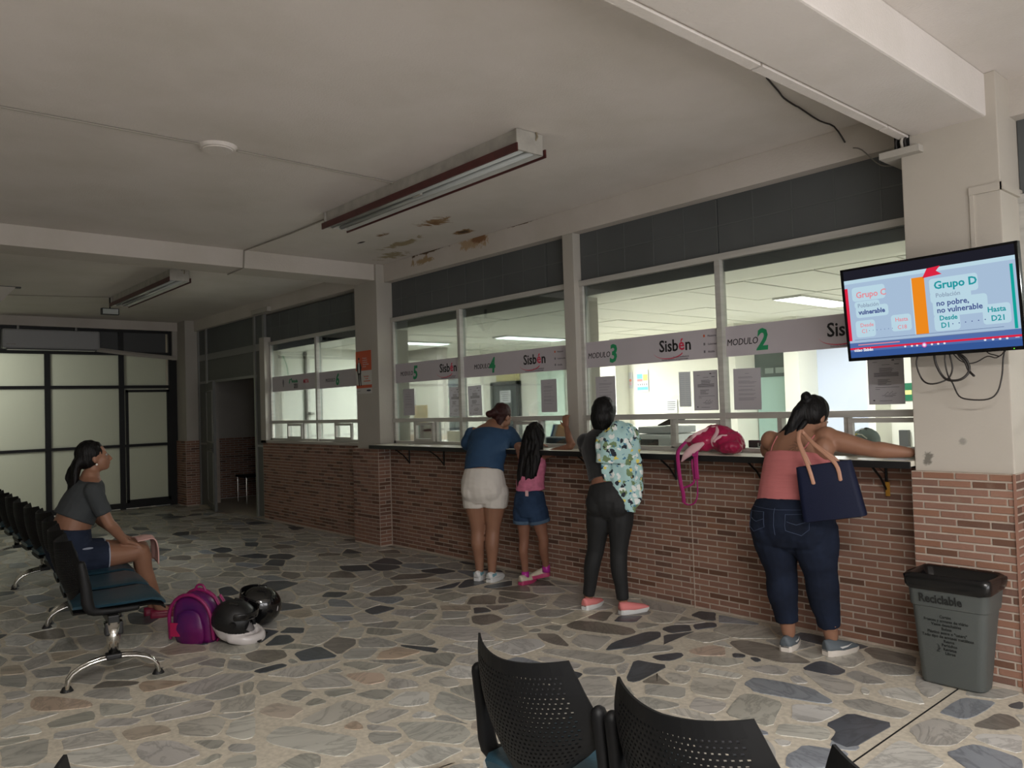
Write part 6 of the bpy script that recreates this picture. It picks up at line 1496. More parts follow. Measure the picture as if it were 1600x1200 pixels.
# ---- girl with long hair
f = Fr(-4.91, 4.43, R(20)); p = f.p
gi = f.root('girl with long black hair, pink top and denim shorts beside the woman in blue')
D = dict(torso=[(p(0.03, -0.01, 0.62), 0.09, 0.08), (p(0.03, -0.02, 0.70), 0.125, 0.10), (p(0.03, 0.0, 0.80), 0.105, 0.08), (p(0.03, 0.02, 0.92), 0.11, 0.08), (p(0.035, 0.04, 1.02), 0.115, 0.08), (p(0.04, 0.05, 1.10), 0.10, 0.065), (p(0.045, 0.06, 1.135), 0.05, 0.045)],
    side=p(1, 0, 0), neck=0.036, head=p(0.055, 0.08, 1.235), face=p(-0.05, 1, -0.12), hs=0.92,
    legs=[dict(hip=p(-0.035, -0.01, 0.63), knee=p(-0.045, 0.0, 0.36), ankle=p(-0.055, 0.02, 0.085), r=(0.068, 0.043, 0.042, 0.027)), dict(hip=p(0.09, -0.01, 0.63), knee=p(0.13, 0.02, 0.37), ankle=p(0.105, 0.10, 0.135), r=(0.068, 0.043, 0.042, 0.027))],
    arms=[dict(sh=p(-0.075, 0.05, 1.085), el=p(-0.16, 0.14, 1.16), wr=p(-0.05, 0.24, 1.165), r=(0.035, 0.030, 0.021), hd=p(1, 0.4, 0), hn=V((0, 0, -1)), ht=p(0, 1, 0)), dict(sh=p(0.14, 0.05, 1.085), el=p(0.415, 0.01, 1.165), wr=p(0.335, 0.105, 1.315), r=(0.034, 0.031, 0.021), hd=p(-0.12, 0.06, 1), hn=p(0, 1, 0.1), ht=p(-1, 0, 0), curl=0.9)])
person_body(gi, D, M_skin2, 0.0065); eyes(gi, D)
M_den = denim('mid_denim', (46, 66, 94), (32, 48, 72)); M_cuff = denim('pale_denim_cuff', (84, 104, 126), (66, 86, 106)); M_pinkt = mat('pink_gingham', (196, 110, 138), 0.8, var=0.25, vscale=30)
bm = bmesh.new(); tube(bm, [p(0.03, -0.01, 0.59), p(0.03, -0.02, 0.69), p(0.03, -0.005, 0.79)], [(0.12, 0.10), (0.142, 0.118), (0.118, 0.095)], 20, side=p(1, 0, 0), k=4, caps=(0, 0))
for l in D['legs']:
    P, r = leg_pts(l); P, r = cut(P, r, 0.20); tube(bm, P, infl(r, 0.026), 16, caps=(1, 0))
me = remesh(bm, 0.0065, 3); wrinkle(me, 0.003); sh = obj('shorts', me, M_den, gi)
for l in D['legs']:
    P, r = leg_pts(l); P, r = cut(P, r, 0.205, 0.155); bm = bmesh.new(); tube(bm, P, infl(r, 0.031), 18, caps=(0, 0)); fin('cuff', bm, M_cuff, sh, smooth=True)
bm = bmesh.new(); tube(bm, [p(0.03, 0.0, 0.80), p(0.03, 0.0, 0.85), p(0.03, 0.02, 0.92), p(0.035, 0.04, 1.02), p(0.04, 0.05, 1.09)], [(0.13, 0.11), (0.125, 0.10), (0.124, 0.094), (0.128, 0.092), (0.105, 0.072)], 20, side=p(1, 0, 0), k=3, caps=(0, 0)); me = remesh(bm, 0.0065, 3); wrinkle(me, 0.006, 14, 30, 5); obj('blouse', me, M_pinkt, gi)
bx('label_tag', 0, 0.03, -0.004, 0.004, 0, 0.045, mat('tag_pink', (232, 190, 190), 0.6), gi).location = p(0.05, -0.125, 0.76)
bm = bmesh.new(); c, ax = scalp(bm, D, 0.014, 0.012, 0.0)
hd = D['head']
for dx, zz, r0_ in ((0.0, 0.0, 0.075), (-0.05, 0.02, 0.05), (0.045, 0.04, 0.045)):
    tube(bm, [hd + p(dx * 0.6, -0.03, 0.02), hd + p(dx, -0.075, -0.10), hd + p(dx - 0.01, -0.125, -0.25), hd + p(dx - 0.03, -0.135, -0.38 + zz), hd + p(dx - 0.045, -0.13, -0.46 + zz)], [(0.07, 0.06), (r0_ * 1.15, 0.045), (r0_ * 1.05, 0.035), (r0_ * 0.8, 0.028), (r0_ * 0.35, 0.012)], 14, side=p(1, 0, 0), k=3)
hairobj(bm, gi, M_hair, 0.0075, 0.006, fr=(55, 55, 4))
M_tsh = mat('beige_sneaker', (206, 196, 176), 0.5, var=0.2, vscale=30); M_tsole = mat('pink_sole', (176, 60, 104), 0.4); M_psock = mat('purple_sock', (170, 40, 140), 0.35)
shoe(gi, p(-0.07, -0.05, 0.001), p(0.25, 1, 0), 0.205, 0.08, M_tsh, M_tsole, zt=0.08); shoe(gi, p(0.125, 0.13, 0.06), p(-0.95, -0.25, 0), 0.195, 0.08, M_tsh, M_tsole, zt=0.08, tilt=R(-12))
for l in D['legs']: ankle_sock(gi, l['ankle'] + V((0, 0, 0.01)), 0.03, M_psock)

# ---- woman in black
f = Fr(-3.885, 4.22, R(22)); p = f.p
bk = f.root('woman all in black with pink slip-on shoes, a printed blanket over her shoulder')
D = dict(torso=[(p(0.08, 0.0, 0.74), 0.11, 0.10), (p(0.08, -0.02, 0.83), 0.160, 0.14), (p(0.06, 0.0, 0.94), 0.122, 0.102), (p(0.03, 0.04, 1.06), 0.130, 0.105), (p(-0.005, 0.08, 1.17), 0.145, 0.11), (p(-0.01, 0.11, 1.26), 0.135, 0.085), (p(-0.01, 0.13, 1.31), 0.07, 0.06)],
    side=p(1, 0, 0), neck=0.046, head=p(0.0, 0.15, 1.41), face=p(0, 1, -0.18), hs=1.0,
    legs=[dict(hip=p(0.005, -0.01, 0.76), knee=p(-0.06, 0.02, 0.43), ankle=p(-0.135, 0.04, 0.085), r=(0.092, 0.054, 0.052, 0.034)), dict(hip=p(0.155, -0.01, 0.76), knee=p(0.13, -0.01, 0.43), ankle=p(0.145, 0.0, 0.085), r=(0.092, 0.054, 0.052, 0.034))],
    arms=[dict(sh=p(-0.14, 0.09, 1.225), el=p(-0.16, 0.15, 1.165), wr=p(-0.04, 0.34, 1.165), r=(0.044, 0.038, 0.026), hd=p(1, 0.3, 0), hn=V((0, 0, -1)), ht=p(0, 1, 0)), dict(sh=p(0.14, 0.09, 1.235), el=p(0.21, 0.17, 1.17), wr=p(0.08, 0.36, 1.165), r=(0.044, 0.038, 0.026), hd=p(-1, 0.3, 0), hn=V((0, 0, -1)), ht=p(0, 1, 0))],
    lumps=[(p(0.005, -0.07, 0.79), (0.085, 0.08, 0.09)), (p(0.155, -0.07, 0.79), (0.085, 0.08, 0.09))])
person_body(bk, D, M_skin2); eyes(bk, D)
M_blk = mat('black_jersey', (15, 15, 17), 0.85, var=0.2, bump=0.15, bscale=200, sheen=0.2); M_blk2 = mat('black_leggings', (24, 25, 26), 0.75, var=0.15, bump=0.12, bscale=260)
bm = bmesh.new(); tube(bm, [p(0.08, 0.0, 0.72), p(0.08, -0.02, 0.82), p(0.064, -0.005, 0.925)], [(0.13, 0.115), (0.170, 0.150), (0.136, 0.115)], 22, side=p(1, 0, 0), k=4, caps=(0, 0))
for l in D['legs']:
    P, r = leg_pts(l); P, r = cut(P, r, 0.985); tube(bm, P, infl(r, 0.009), 16, caps=(1, 0))
ell(bm, p(0.08, -0.005, 0.71), (0.08, 0.10, 0.06))
for s in (-1, 1): ell(bm, p(0.08 + s * 0.075, -0.07, 0.79), (0.090, 0.088, 0.10))
me = remesh(bm, 0.0075, 3); wrinkle(me, 0.002); obj('leggings', me, M_blk2, bk)
bm = bmesh.new(); tube(bm, [p(0.055, 0.005, 0.955), p(0.03, 0.04, 1.06), p(-0.005, 0.08, 1.17), p(-0.01, 0.11, 1.255), p(-0.01, 0.125, 1.30)], [(0.138, 0.115), (0.142, 0.115), (0.156, 0.12), (0.148, 0.096), (0.08, 0.07)], 22, side=p(1, 0, 0), k=4, caps=(0, 0))
for a in D['arms']:
    P, r = arm_pts(a); P, r = cut(P, r, 1.0, 0.02); tube(bm, P, infl(r, 0.014), 14, caps=(1, 0)); ell(bm, a['sh'], a['r'][0] * 1.12 + 0.014)
ell(bm, p(-0.105, 0.10, 1.215), (0.065, 0.06, 0.06)); ell(bm, p(0.095, 0.10, 1.215), (0.06, 0.06, 0.06))
me = remesh(bm, 0.0075, 3); wrinkle(me, 0.003); obj('sweater', me, M_blk, bk)
bm = bmesh.new(); c, ax = scalp(bm, D, 0.020, 0.012, 0.02); hd = D['head']
tube(bm, [hd + p(0, -0.03, 0.03), hd + p(0, -0.05, -0.04), hd + p(0.01, -0.045, -0.11), hd + p(0.02, -0.03, -0.17)], [(0.085, 0.085), (0.085, 0.07), (0.065, 0.05), (0.05, 0.03)], 16, side=p(1, 0, 0), k=4)
hairobj(bm, bk, M_hair, 0.0075, 0.003)
M_psh = mat('pink_knit_shoe', (216, 128, 126), 0.7, bump=0.3, bscale=300)
shoe(bk, p(-0.145, -0.03, 0.001), p(0.25, 1, 0), 0.235, 0.085, M_psh, M_snw); shoe(bk, p(0.135, -0.05, 0.001), p(0.85, 1, 0), 0.24, 0.088, M_psh, M_snw)
# blanket over her right shoulder
M_blan = N('printed_fleece'); b_ = M_blan.b; b_.inputs['Roughness'].default_value = 0.95
tc = M_blan.n('ShaderNodeTexCoord'); last = None
base = lin((166, 200, 198))
for i, (sc_, th, c_, rd) in enumerate(((13, 0.36, (112, 134, 96), 1.0), (16, 0.27, (40, 44, 54), 0.9), (14, 0.20, (222, 204, 96), 0.7), (15, 0.32, (226, 230, 226), 0.9), (21, 0.20, (70, 120, 150), 0.8))):
    v_ = M_blan.n('ShaderNodeTexVoronoi'); v_.inputs['Scale'].default_value = sc_; v_.inputs['Randomness'].default_value = rd
    mp = M_blan.n('ShaderNodeMapping'); mp.inputs['Location'].default_value = (i * 3.1, i * 1.7, i); nn = M_blan.n('ShaderNodeTexNoise'); nn.inputs['Scale'].default_value = 30
    M_blan.l(tc.outputs['Object'], mp.inputs[0]); M_blan.l(mp.outputs[0], nn.inputs[0]); va = M_blan.n('ShaderNodeVectorMath', operation='MULTIPLY_ADD'); va.inputs[1].default_value = (0.05, 0.05, 0.05); M_blan.l(nn.outputs['Color'], va.inputs[0]); M_blan.l(mp.outputs[0], va.inputs[2])
    M_blan.l(va.outputs[0], v_.inputs['Vector']); lt = M_blan.n('ShaderNodeMath', operation='LESS_THAN'); lt.inputs[1].default_value = th; M_blan.l(v_.outputs['Distance'], lt.inputs[0])
    mx = M_blan.n('ShaderNodeMix', data_type='RGBA'); M_blan.l(lt.outputs[0], mx.inputs['Factor']); mx.inputs['A'].default_value = base
    if last: M_blan.l(last, mx.inputs['A'])
    mx.inputs['B'].default_value = lin(c_); last = mx.outputs['Result']
M_blan.l(last, b_.inputs['Base Color'])
bl = thing('baby_blanket', f.o + p(0.155, 0.08, 1.25), 'pale aqua printed fleece blanket draped over the right shoulder of the woman in black', 'blanket')
def sheet(t, name, P, m, th=0.012, amp=0.030, nu=9, seed=0.0):
    """P: rows of points (polylines), lofted as a thick cloth"""
    bm = bmesh.new(); rows = [crom([V(q) for q in r_], 5) for r_ in P]; n = len(rows[0]); cols_ = [crom([rows[i][j] for i in range(len(rows))], 5) for j in range(n)]
    g = [[bm.verts.new(v) for v in c_] for c_ in cols_]
    for j in range(n - 1):
        for i in range(len(g[0]) - 1): bm.faces.new((g[j][i], g[j + 1][i], g[j + 1][i + 1], g[j][i + 1]))
    bm.normal_update()
    for v in bm.verts: v.co += v.normal * (noise.noise(V((v.co.x * 20 + seed, v.co.y * 20, v.co.z * 5))) * amp + noise.noise(V((v.co.x * 48 + seed, v.co.y * 48, v.co.z * 14))) * amp * 0.5)
    me = bpy.data.meshes.new(name); bm.to_mesh(me); bm.free(); o = bpy.data.objects.new(name, me); md = o.modifiers.new('s', 'SOLIDIFY'); md.thickness = th
    out = bake(o); out.polygons.foreach_set('use_smooth', [True] * len(out.polygons)); return obj(name, out, m, t)
q_ = lambda x, y, z: p((x - 0.155) * 0.88 + 0.01, y - 0.08, z - 1.25)
sheet(bl, 'upper_fold', [[q_(0.02, 0.10, 1.30), q_(0.11, 0.10, 1.355), q_(0.21, 0.13, 1.33), q_(0.27, 0.17, 1.24)], [q_(0.0, 0.0, 1.27), q_(0.10, -0.035, 1.33), q_(0.21, -0.01, 1.30), q_(0.29, 0.08, 1.22)], [q_(-0.01, -0.085, 1.19), q_(0.09, -0.10, 1.20), q_(0.21, -0.075, 1.18), q_(0.31, 0.03, 1.14)], [q_(-0.01, -0.095, 1.085), q_(0.09, -0.115, 1.08), q_(0.22, -0.09, 1.075), q_(0.325, 0.01, 1.07)]], M_blan.m)
sheet(bl, 'lower_fold', [[q_(0.02, -0.07, 1.14), q_(0.11, -0.085, 1.14), q_(0.22, -0.05, 1.13), q_(0.31, 0.03, 1.12)], [q_(0.03, -0.085, 1.03), q_(0.12, -0.10, 1.02), q_(0.23, -0.07, 1.01), q_(0.33, 0.01, 1.0)], [q_(0.06, -0.09, 0.93), q_(0.15, -0.105, 0.92), q_(0.25, -0.085, 0.90), q_(0.345, -0.01, 0.90)], [q_(0.16, -0.10, 0.84), q_(0.21, -0.11, 0.83), q_(0.27, -0.10, 0.81), q_(0.32, -0.05, 0.80)], [q_(0.245, -0.10, 0.745), q_(0.26, -0.10, 0.74), q_(0.275, -0.09, 0.735), q_(0.285, -0.07, 0.73)]], M_blan.m, seed=4.0)

# ---- woman in pink top with tote
f = Fr(-2.41, 4.29, R(8)); p = f.p
bg = f.root('woman in pink strappy top and blue jeans reaching along the counter')
D = dict(torso=[(p(0, -0.01, 0.70), 0.14, 0.12), (p(0, -0.03, 0.79), 0.232, 0.185), (p(0.0, 0.0, 0.90), 0.195, 0.145), (p(0.0, 0.04, 1.02), 0.188, 0.135), (p(0.005, 0.09, 1.13), 0.185, 0.13), (p(0.015, 0.13, 1.235), 0.17, 0.105), (p(0.03, 0.16, 1.30), 0.09, 0.075)],
    side=p(1, 0, 0), neck=0.052, head=p(0.075, 0.20, 1.375), face=p(0.35, 0.85, -0.42), hs=1.0,
    legs=[dict(hip=p(-0.115, -0.02, 0.74), knee=p(-0.095, 0.02, 0.44), ankle=p(-0.075, 0.04, 0.10), r=(0.13, 0.078, 0.074, 0.040)), dict(hip=p(0.115, -0.02, 0.74), knee=p(0.14, 0.03, 0.44), ankle=p(0.155, 0.10, 0.10), r=(0.13, 0.078, 0.074, 0.040))],
    arms=[dict(sh=p(-0.17, 0.13, 1.24), el=p(-0.225, 0.20, 1.17), wr=p(-0.06, 0.34, 1.165), r=(0.058, 0.045, 0.028), hd=p(1, 0.3, 0), hn=V((0, 0, -1)), ht=p(0, 1, 0)), dict(sh=p(0.17, 0.12, 1.255), el=p(0.41, 0.14, 1.195), wr=p(0.605, 0.18, 1.175), r=(0.066, 0.046, 0.029), hd=p(0.0, 1, 0.1), hn=V((0, 0, -1)), ht=p(-1, 0, 0), curl=0.35)],
    lumps=[(p(-0.11, -0.085, 0.75), (0.11, 0.105, 0.12)), (p(0.11, -0.085, 0.75), (0.11, 0.105, 0.12)), (p(0.175, 0.06, 1.20), (0.06, 0.06, 0.07))])
person_body(bg, D, M_skin); eyes(bg, D)
M_jean = denim('dark_jeans', (28, 36, 54), (19, 24, 37)); M_stitch = mat('jean_stitch', (60, 72, 96), 0.8); M_ptop = mat('dusty_pink_ribbed', (192, 112, 112), 0.85, var=0.1, bump=0.5, bscale=30, stretch=(0.1, 0.1, 3.5))
bm = bmesh.new(); tube(bm, [p(0, -0.01, 0.67), p(0, -0.03, 0.78), p(0, -0.01, 0.885)], [(0.17, 0.15), (0.245, 0.195), (0.212, 0.162)], 24, side=p(1, 0, 0), k=4, caps=(0, 0))
for l in D['legs']:
    P, r = leg_pts(l); P, r = cut(P, r, 0.90); r = [x + 0.010 + 0.008 * (i / 18) for i, x in enumerate(r)]; tube(bm, P, r, 18, caps=(1, 0))
ell(bm, p(0, -0.01, 0.665), (0.10, 0.125, 0.085))
for s in (-1, 1): ell(bm, p(s * 0.11, -0.085, 0.75), (0.118, 0.114, 0.13))
me = remesh(bm, 0.0075, 3); wrinkle(me, 0.004, 10, 26, 2); je = obj('jeans', me, M_jean, bg)
from mathutils.bvhtree import BVHTree
bvh = BVHTree.FromPolygons([v.co for v in me.vertices], [pp_.vertices for pp_ in me.polygons])
def on_surface(pts, bvh, org=V((0, -1, 0)), off=0.002):
    out = []
    for q in pts:
        h = bvh.ray_cast(V(q) + org * 0.6, -org)
        out.append(h[0] + h[1] * off if h[0] is not None else V(q))
    return out
def stitch(par, pts, m, r=0.0016, name='stitching', bv=None):
    P = []
    for a, b in zip(pts, pts[1:]):
        for i in range(6): P.append(lerp(V(a), V(b), i / 6))
    P.append(V(pts[-1])); P = on_surface(P, bv or bvh); bm = bmesh.new(); tube(bm, P, r, 5); fin(name, bm, m, par)
for s in (-1, 1):
    cx = s * 0.125; dx = 0.02 * s
    stitch(je, [p(cx - 0.06, 0, 0.84), p(cx + 0.055, 0, 0.845), p(cx + 0.06, 0, 0.76), p(cx + 0.0 + dx, 0, 0.725), p(cx - 0.06, 0, 0.75), p(cx - 0.06, 0, 0.84)], M_stitch, name='pocket')
    stitch(je, [p(cx - 0.05, 0, 0.80), p(cx + 0.0, 0, 0.785), p(cx + 0.055, 0, 0.805)], M_stitch)
stitch(je, [p(0, 0, 0.87), p(0, 0, 0.78), p(0, 0, 0.72)], M_stitch); stitch(je, [p(-0.19, 0, 0.868), p(0, 0, 0.862), p(0.19, 0, 0.868)], M_stitch)
for z in (0.155, 0.175):
    bm = bmesh.new(); a = D['legs'][1]; c_ = lerp(a['ankle'], a['knee'], (z - 0.10) / 0.34)
    tube(bm, [c_ + V((-0.058, -0.03, 0)), c_ + V((0.0, -0.062, 0)), c_ + V((0.055, -0.035, 0))], [(0.004, 0.002)] * 3, 6, k=3); fin('hem_slit', bm, M_skin, je)
bm = bmesh.new(); tube(bm, [p(0, -0.005, 0.865), p(0.0, 0.02, 0.95), p(0.0, 0.045, 1.03), p(0.003, 0.09, 1.13), p(0.004, 0.10, 1.16)], [(0.215, 0.168), (0.206, 0.158), (0.20, 0.15), (0.197, 0.144), (0.19, 0.138)], 24, side=p(1, 0, 0), k=3, caps=(0, 0)); me = remesh(bm, 0.0075, 3); wrinkle(me, 0.002); obj('camisole', me, M_ptop, bg)
bvb = BVHTree.FromPolygons([v.co for v in bg.children[0].data.vertices], [pp_.vertices for pp_ in bg.children[0].data.polygons])
stitch(bg, [p(-0.13, 0, 1.165), p(-0.125, 0, 1.22), p(-0.11, 0, 1.27)], M_ptop, 0.004, 'shoulder_strap', bvb); stitch(bg, [p(0.06, 0, 1.165), p(0.085, 0, 1.21), p(0.11, 0, 1.275)], M_ptop, 0.004, 'shoulder_strap', bvb)
M_tat = mat('tattoo_ink', (92, 66, 54), 0.6); rg = random.Random(5)
for i in range(9):
    a0 = 2 * pi * i / 9; pts = [p(0.045 + (0.018 + 0.010 * j) * cos(a0 + 0.25 * j), 0, 1.205 + (0.016 + 0.009 * j) * sin(a0 + 0.25 * j)) for j in range(4)]
    stitch(bg, pts, M_tat, 0.0013, 'tattoo', bvb)
stitch(bg, [p(0.045 + 0.012 * cos(2 * pi * j / 8), 0, 1.205 + 0.012 * sin(2 * pi * j / 8)) for j in range(9)], M_tat, 0.0013, 'tattoo', bvb); stitch(bg, [p(0.0, 0, 1.18), p(0.03, 0, 1.172), p(0.06, 0, 1.18), p(0.10, 0, 1.185)], M_tat, 0.0013, 'tattoo', bvb)
bm = bmesh.new(); c, ax = scalp(bm, D, 0.012, 0.010, -0.005); hd = D['head']
ell(bm, hd + p(-0.02, -0.06, 0.13), (0.032, 0.032, 0.034)); ell(bm, hd + p(-0.02, -0.045, 0.09), (0.04, 0.04, 0.03))
tube(bm, [hd + p(-0.04, -0.06, 0.07), hd + p(-0.075, -0.11, 0.0), hd + p(-0.115, -0.135, -0.09), hd + p(-0.15, -0.13, -0.19)], [0.045, 0.036, 0.022, 0.003], 12, k=4, side=(1, 0, 0))
tube(bm, [hd + p(-0.05, -0.08, 0.0), hd + p(-0.095, -0.14, -0.11), hd + p(-0.105, -0.15, -0.24)], [0.03, 0.016, 0.003], 10, k=4); tube(bm, [hd + p(-0.06, -0.08, 0.0), hd + p(-0.15, -0.11, -0.10), hd + p(-0.215, -0.12, -0.17)], [0.03, 0.012, 0.003], 10, k=4)
hb_ = hairobj(bm, bg, M_hair, 0.0075, 0.003, fr=(40, 40, 10))
for i, (a_, b_2, c_2) in enumerate((((-0.05, -0.085, 0.0), (-0.125, -0.12, -0.09), (-0.175, -0.13, -0.17)), ((-0.04, -0.09, -0.01), (-0.11, -0.14, -0.11), (-0.155, -0.15, -0.20)), ((-0.02, -0.10, -0.02), (-0.08, -0.15, -0.13), (-0.105, -0.165, -0.235)), ((-0.06, -0.08, 0.02), (-0.15, -0.11, -0.07), (-0.21, -0.12, -0.135)))):
    bm = bmesh.new(); tube(bm, [hd + p(*a_), hd + p(*b_2), hd + p(*c_2)], [0.018, 0.012, 0.0015], 8, k=5); fin('hair_strand', bm, M_hair, hb_, smooth=True)
M_gsh = mat('grey_mesh_shoe', (92, 100, 106), 0.7, bump=0.3, bscale=300); M_gsole = mat('off_white_sole', (206, 198, 188), 0.6)
def tick(s, M):
    bm = bmesh.new(); pts = [(0.036, 0.075, 0.05), (0.040, 0.09, 0.040), (0.041, 0.13, 0.045), (0.032, 0.175, 0.058), (0.040, 0.13, 0.053), (0.038, 0.09, 0.05)]
    bm.faces.new([bm.verts.new(M @ (V(q) + V((0.004, 0, 0)))) for q in pts]); bm.faces.new([bm.verts.new(M @ (V(q) + V((0.0052, 0, 0)))) for q in pts]); fin('tick_mark', bm, M_snw, s, kind='stuff')
shoe(bg, p(-0.07, -0.035, 0.001), p(-0.1, 1, 0), 0.25, 0.092, M_gsh, M_gsole, zt=0.09, extra=tick); shoe(bg, p(0.14, 0.03, 0.001), p(0.5, 1, 0), 0.25, 0.092, M_gsh, M_gsole, zt=0.09, extra=tick)
# tote bag
M_tote = mat('navy_leatherette', (18, 24, 48), 0.6, var=0.15, vscale=3, spec=0.2, bump=0.15, bscale=180); M_tan = mat('tan_leather', (178, 132, 108), 0.5, var=0.15)
tb = thing('tote_bag', (-2.105, 4.13, 1.0), 'navy blue tote bag with tan straps hanging from the shoulder of the woman in pink', 'handbag'); tb.rotation_euler = (R(0), R(-9), R(20))
bm = bmesh.new(); rings = []
for z, w_, d_ in ((-0.17, 0.150, 0.040), (-0.165, 0.165, 0.052), (-0.05, 0.158, 0.050), (0.08, 0.150, 0.038), (0.135, 0.146, 0.022), (0.137, 0.140, 0.016), (0.06, 0.138, 0.020)):
    rings.append([q + V((0, noise.noise(q * 8) * 0.008, 0)) for q in rrect(0, 0, w_, d_, min(d_, 0.03), z, 5)])
loft(bm, rings); fin('bag_body', bm, M_tote, tb, smooth=True).data.set_sharp_from_angle(angle=R(50))
for y, xs in ((-0.035, (-0.075, 0.075)), (0.03, (-0.075, 0.085))):
    bm = bmesh.new(); top = V((-0.10, 0.10 + y * 0.2, 0.335)); s_ = 1 if y < 0 else -1
    tube(bm, [V((xs[0] + 0.01, y - 0.012 * s_, 0.04)), V((xs[0], y, 0.13)), V((-0.11, 0.05 + y * 0.3, 0.27)), top, V((-0.085, 0.13 + y * 0.2, 0.31)), V((-0.03, 0.06 + y * 0.4, 0.24)), V((xs[1] - 0.01, y, 0.13)), V((xs[1], y - 0.012 * s_, 0.04))], [(0.011, 0.003)] * 8, 8, side=(1, 0, 0), k=4); fin('strap', bm, M_tan, tb, smooth=True)

# ---- seated woman
f = Fr(-6.31, 1.40, R(-4)); p = f.p
se = f.root('seated woman in a dark grey shirt and denim shorts on the left bench')
D = dict(torso=[(p(0, -0.10, 0.50), 0.15, 0.12), (p(0, -0.12, 0.60), 0.17, 0.135), (p(0, -0.11, 0.72), 0.155, 0.125), (p(0, -0.07, 0.83), 0.155, 0.12), (p(0, -0.02, 0.94), 0.16, 0.12), (p(0, 0.01, 1.03), 0.15, 0.095), (p(0, 0.02, 1.09), 0.075, 0.065)],
    side=p(1, 0, 0), neck=0.048, head=p(0, 0.055, 1.225), face=p(0.12, 1, 0.22), hs=1.0,
    legs=[dict(hip=p(-0.09, -0.07, 0.525), knee=p(-0.12, 0.37, 0.515), ankle=p(-0.10, 0.44, 0.09), r=(0.102, 0.064, 0.058, 0.036), back=p(0, -1, 0), toe=p(0.1, 1, 0)), dict(hip=p(0.09, -0.07, 0.525), knee=p(0.09, 0.33, 0.515), ankle=p(0.02, 0.46, 0.095), r=(0.102, 0.064, 0.058, 0.036), back=p(0, -1, 0), toe=p(0.2, 1, 0))],
    arms=[dict(sh=p(-0.16, 0.01, 1.0), el=p(-0.19, 0.10, 0.77), wr=p(-0.13, 0.25, 0.615), r=(0.047, 0.04, 0.027), hd=p(0, 0.85, -0.3), hn=V((0, 0, -1)), ht=p(1, 0, 0), curl=0.35), dict(sh=p(0.165, 0.01, 1.0), el=p(0.19, 0.10, 0.77), wr=p(0.12, 0.22, 0.61), r=(0.047, 0.04, 0.027), hd=p(-0.05, 0.85, -0.3), hn=V((0, 0, -1)), ht=p(-1, 0, 0), curl=0.45)])
person_body(se, D, M_skin); eyes(se, D)
M_gray = mat('charcoal_cotton', (58, 62, 64), 0.85, var=0.15, bump=0.2, bscale=200); M_den2 = denim('ripped_denim', (42, 50, 68), (28, 35, 50))
bm = bmesh.new(); tube(bm, [p(0, -0.10, 0.49), p(0, -0.125, 0.60), p(0, -0.115, 0.735)], [(0.165, 0.13), (0.182, 0.148), (0.168, 0.138)], 22, side=p(1, 0, 0), k=4, caps=(1, 0))
for l in D['legs']:
    P, r = leg_pts(l); P, r = cut(P, r, 0.21); tube(bm, P, infl(r, 0.014), 16, caps=(1, 0))
me = remesh(bm, 0.0075, 3); wrinkle(me, 0.004, 12, 28, 1); sh = obj('shorts', me, M_den2, se)
M_fray = mat('frayed_white', (150, 156, 170), 0.9)
for l in D['legs']:
    P, r = leg_pts(l); P, r = cut(P, r, 0.216, 0.206); bm = bmesh.new(); tube(bm, P, infl(r, 0.010), 18, caps=(0, 0)); fin('frayed_hem', bm, M_fray, sh)
bm = bmesh.new(); ell(bm, p(0.182, -0.03, 0.60), (0.006, 0.035, 0.008)); fin('rip', bm, M_fray, sh)
bm = bmesh.new(); tube(bm, [p(0, -0.09, 0.80), p(0, -0.05, 0.88), p(0, -0.015, 0.95), p(0, 0.012, 1.03), p(0, 0.02, 1.075)], [(0.172, 0.14), (0.17, 0.135), (0.172, 0.13), (0.16, 0.106), (0.085, 0.075)], 22, side=p(1, 0, 0), k=4, caps=(0, 0))
for a in D['arms']:
    P, r = arm_pts(a); P, r = cut(P, r, 0.40, 0.0); tube(bm, P, infl(r, 0.016), 14, caps=(1, 0))
me = remesh(bm, 0.0075, 3); wrinkle(me, 0.004, 10, 22, 7); obj('shirt', me, M_gray, se)
bm = bmesh.new(); c, ax = scalp(bm, D, 0.012, 0.016, 0.0); hd = D['head']
tube(bm, [hd + p(0, -0.07, 0.02), hd + p(0, -0.125, -0.05), hd + p(0, -0.14, -0.15), hd + p(0, -0.17, -0.27), hd + p(0, -0.22, -0.40)], [(0.05, 0.04), (0.06, 0.035), (0.07, 0.03), (0.06, 0.026), (0.02, 0.012)], 14, side=p(1, 0, 0), k=4); tube(bm, [hd + p(-0.02, -0.11, -0.03), hd + p(-0.03, -0.175, -0.12), hd + p(-0.03, -0.18, -0.17)], [0.035, 0.022, 0.008], 8, k=3)
hairobj(bm, se, M_hair, 0.0075, 0.004, fr=(50, 50, 6))
bm = bmesh.new(); ell(bm, hd + p(0.083, -0.005, -0.045), 0.008); fin('earring', bm, mat('pearl', (230, 226, 216), 0.2), se)
M_wine = mat('wine_flat_shoe', (120, 28, 56), 0.4)
for l, d_ in ((D['legs'][0], p(0.1, 1, 0)), (D['legs'][1], p(0.25, 1, 0))):
    a = l['ankle']; shoe(se, V((a.x, a.y, 0)) - d_.normalized() * 0.055 + V((0, 0, 0.001)), d_, 0.235, 0.082, M_wine, M_wine, name='flat_shoe', zt=0.06)
pc = thing('pink_pouch', f.o + p(0.03, 0.36, 0.61), 'pale pink fabric pouch hanging over the knees of the seated woman', 'pouch')
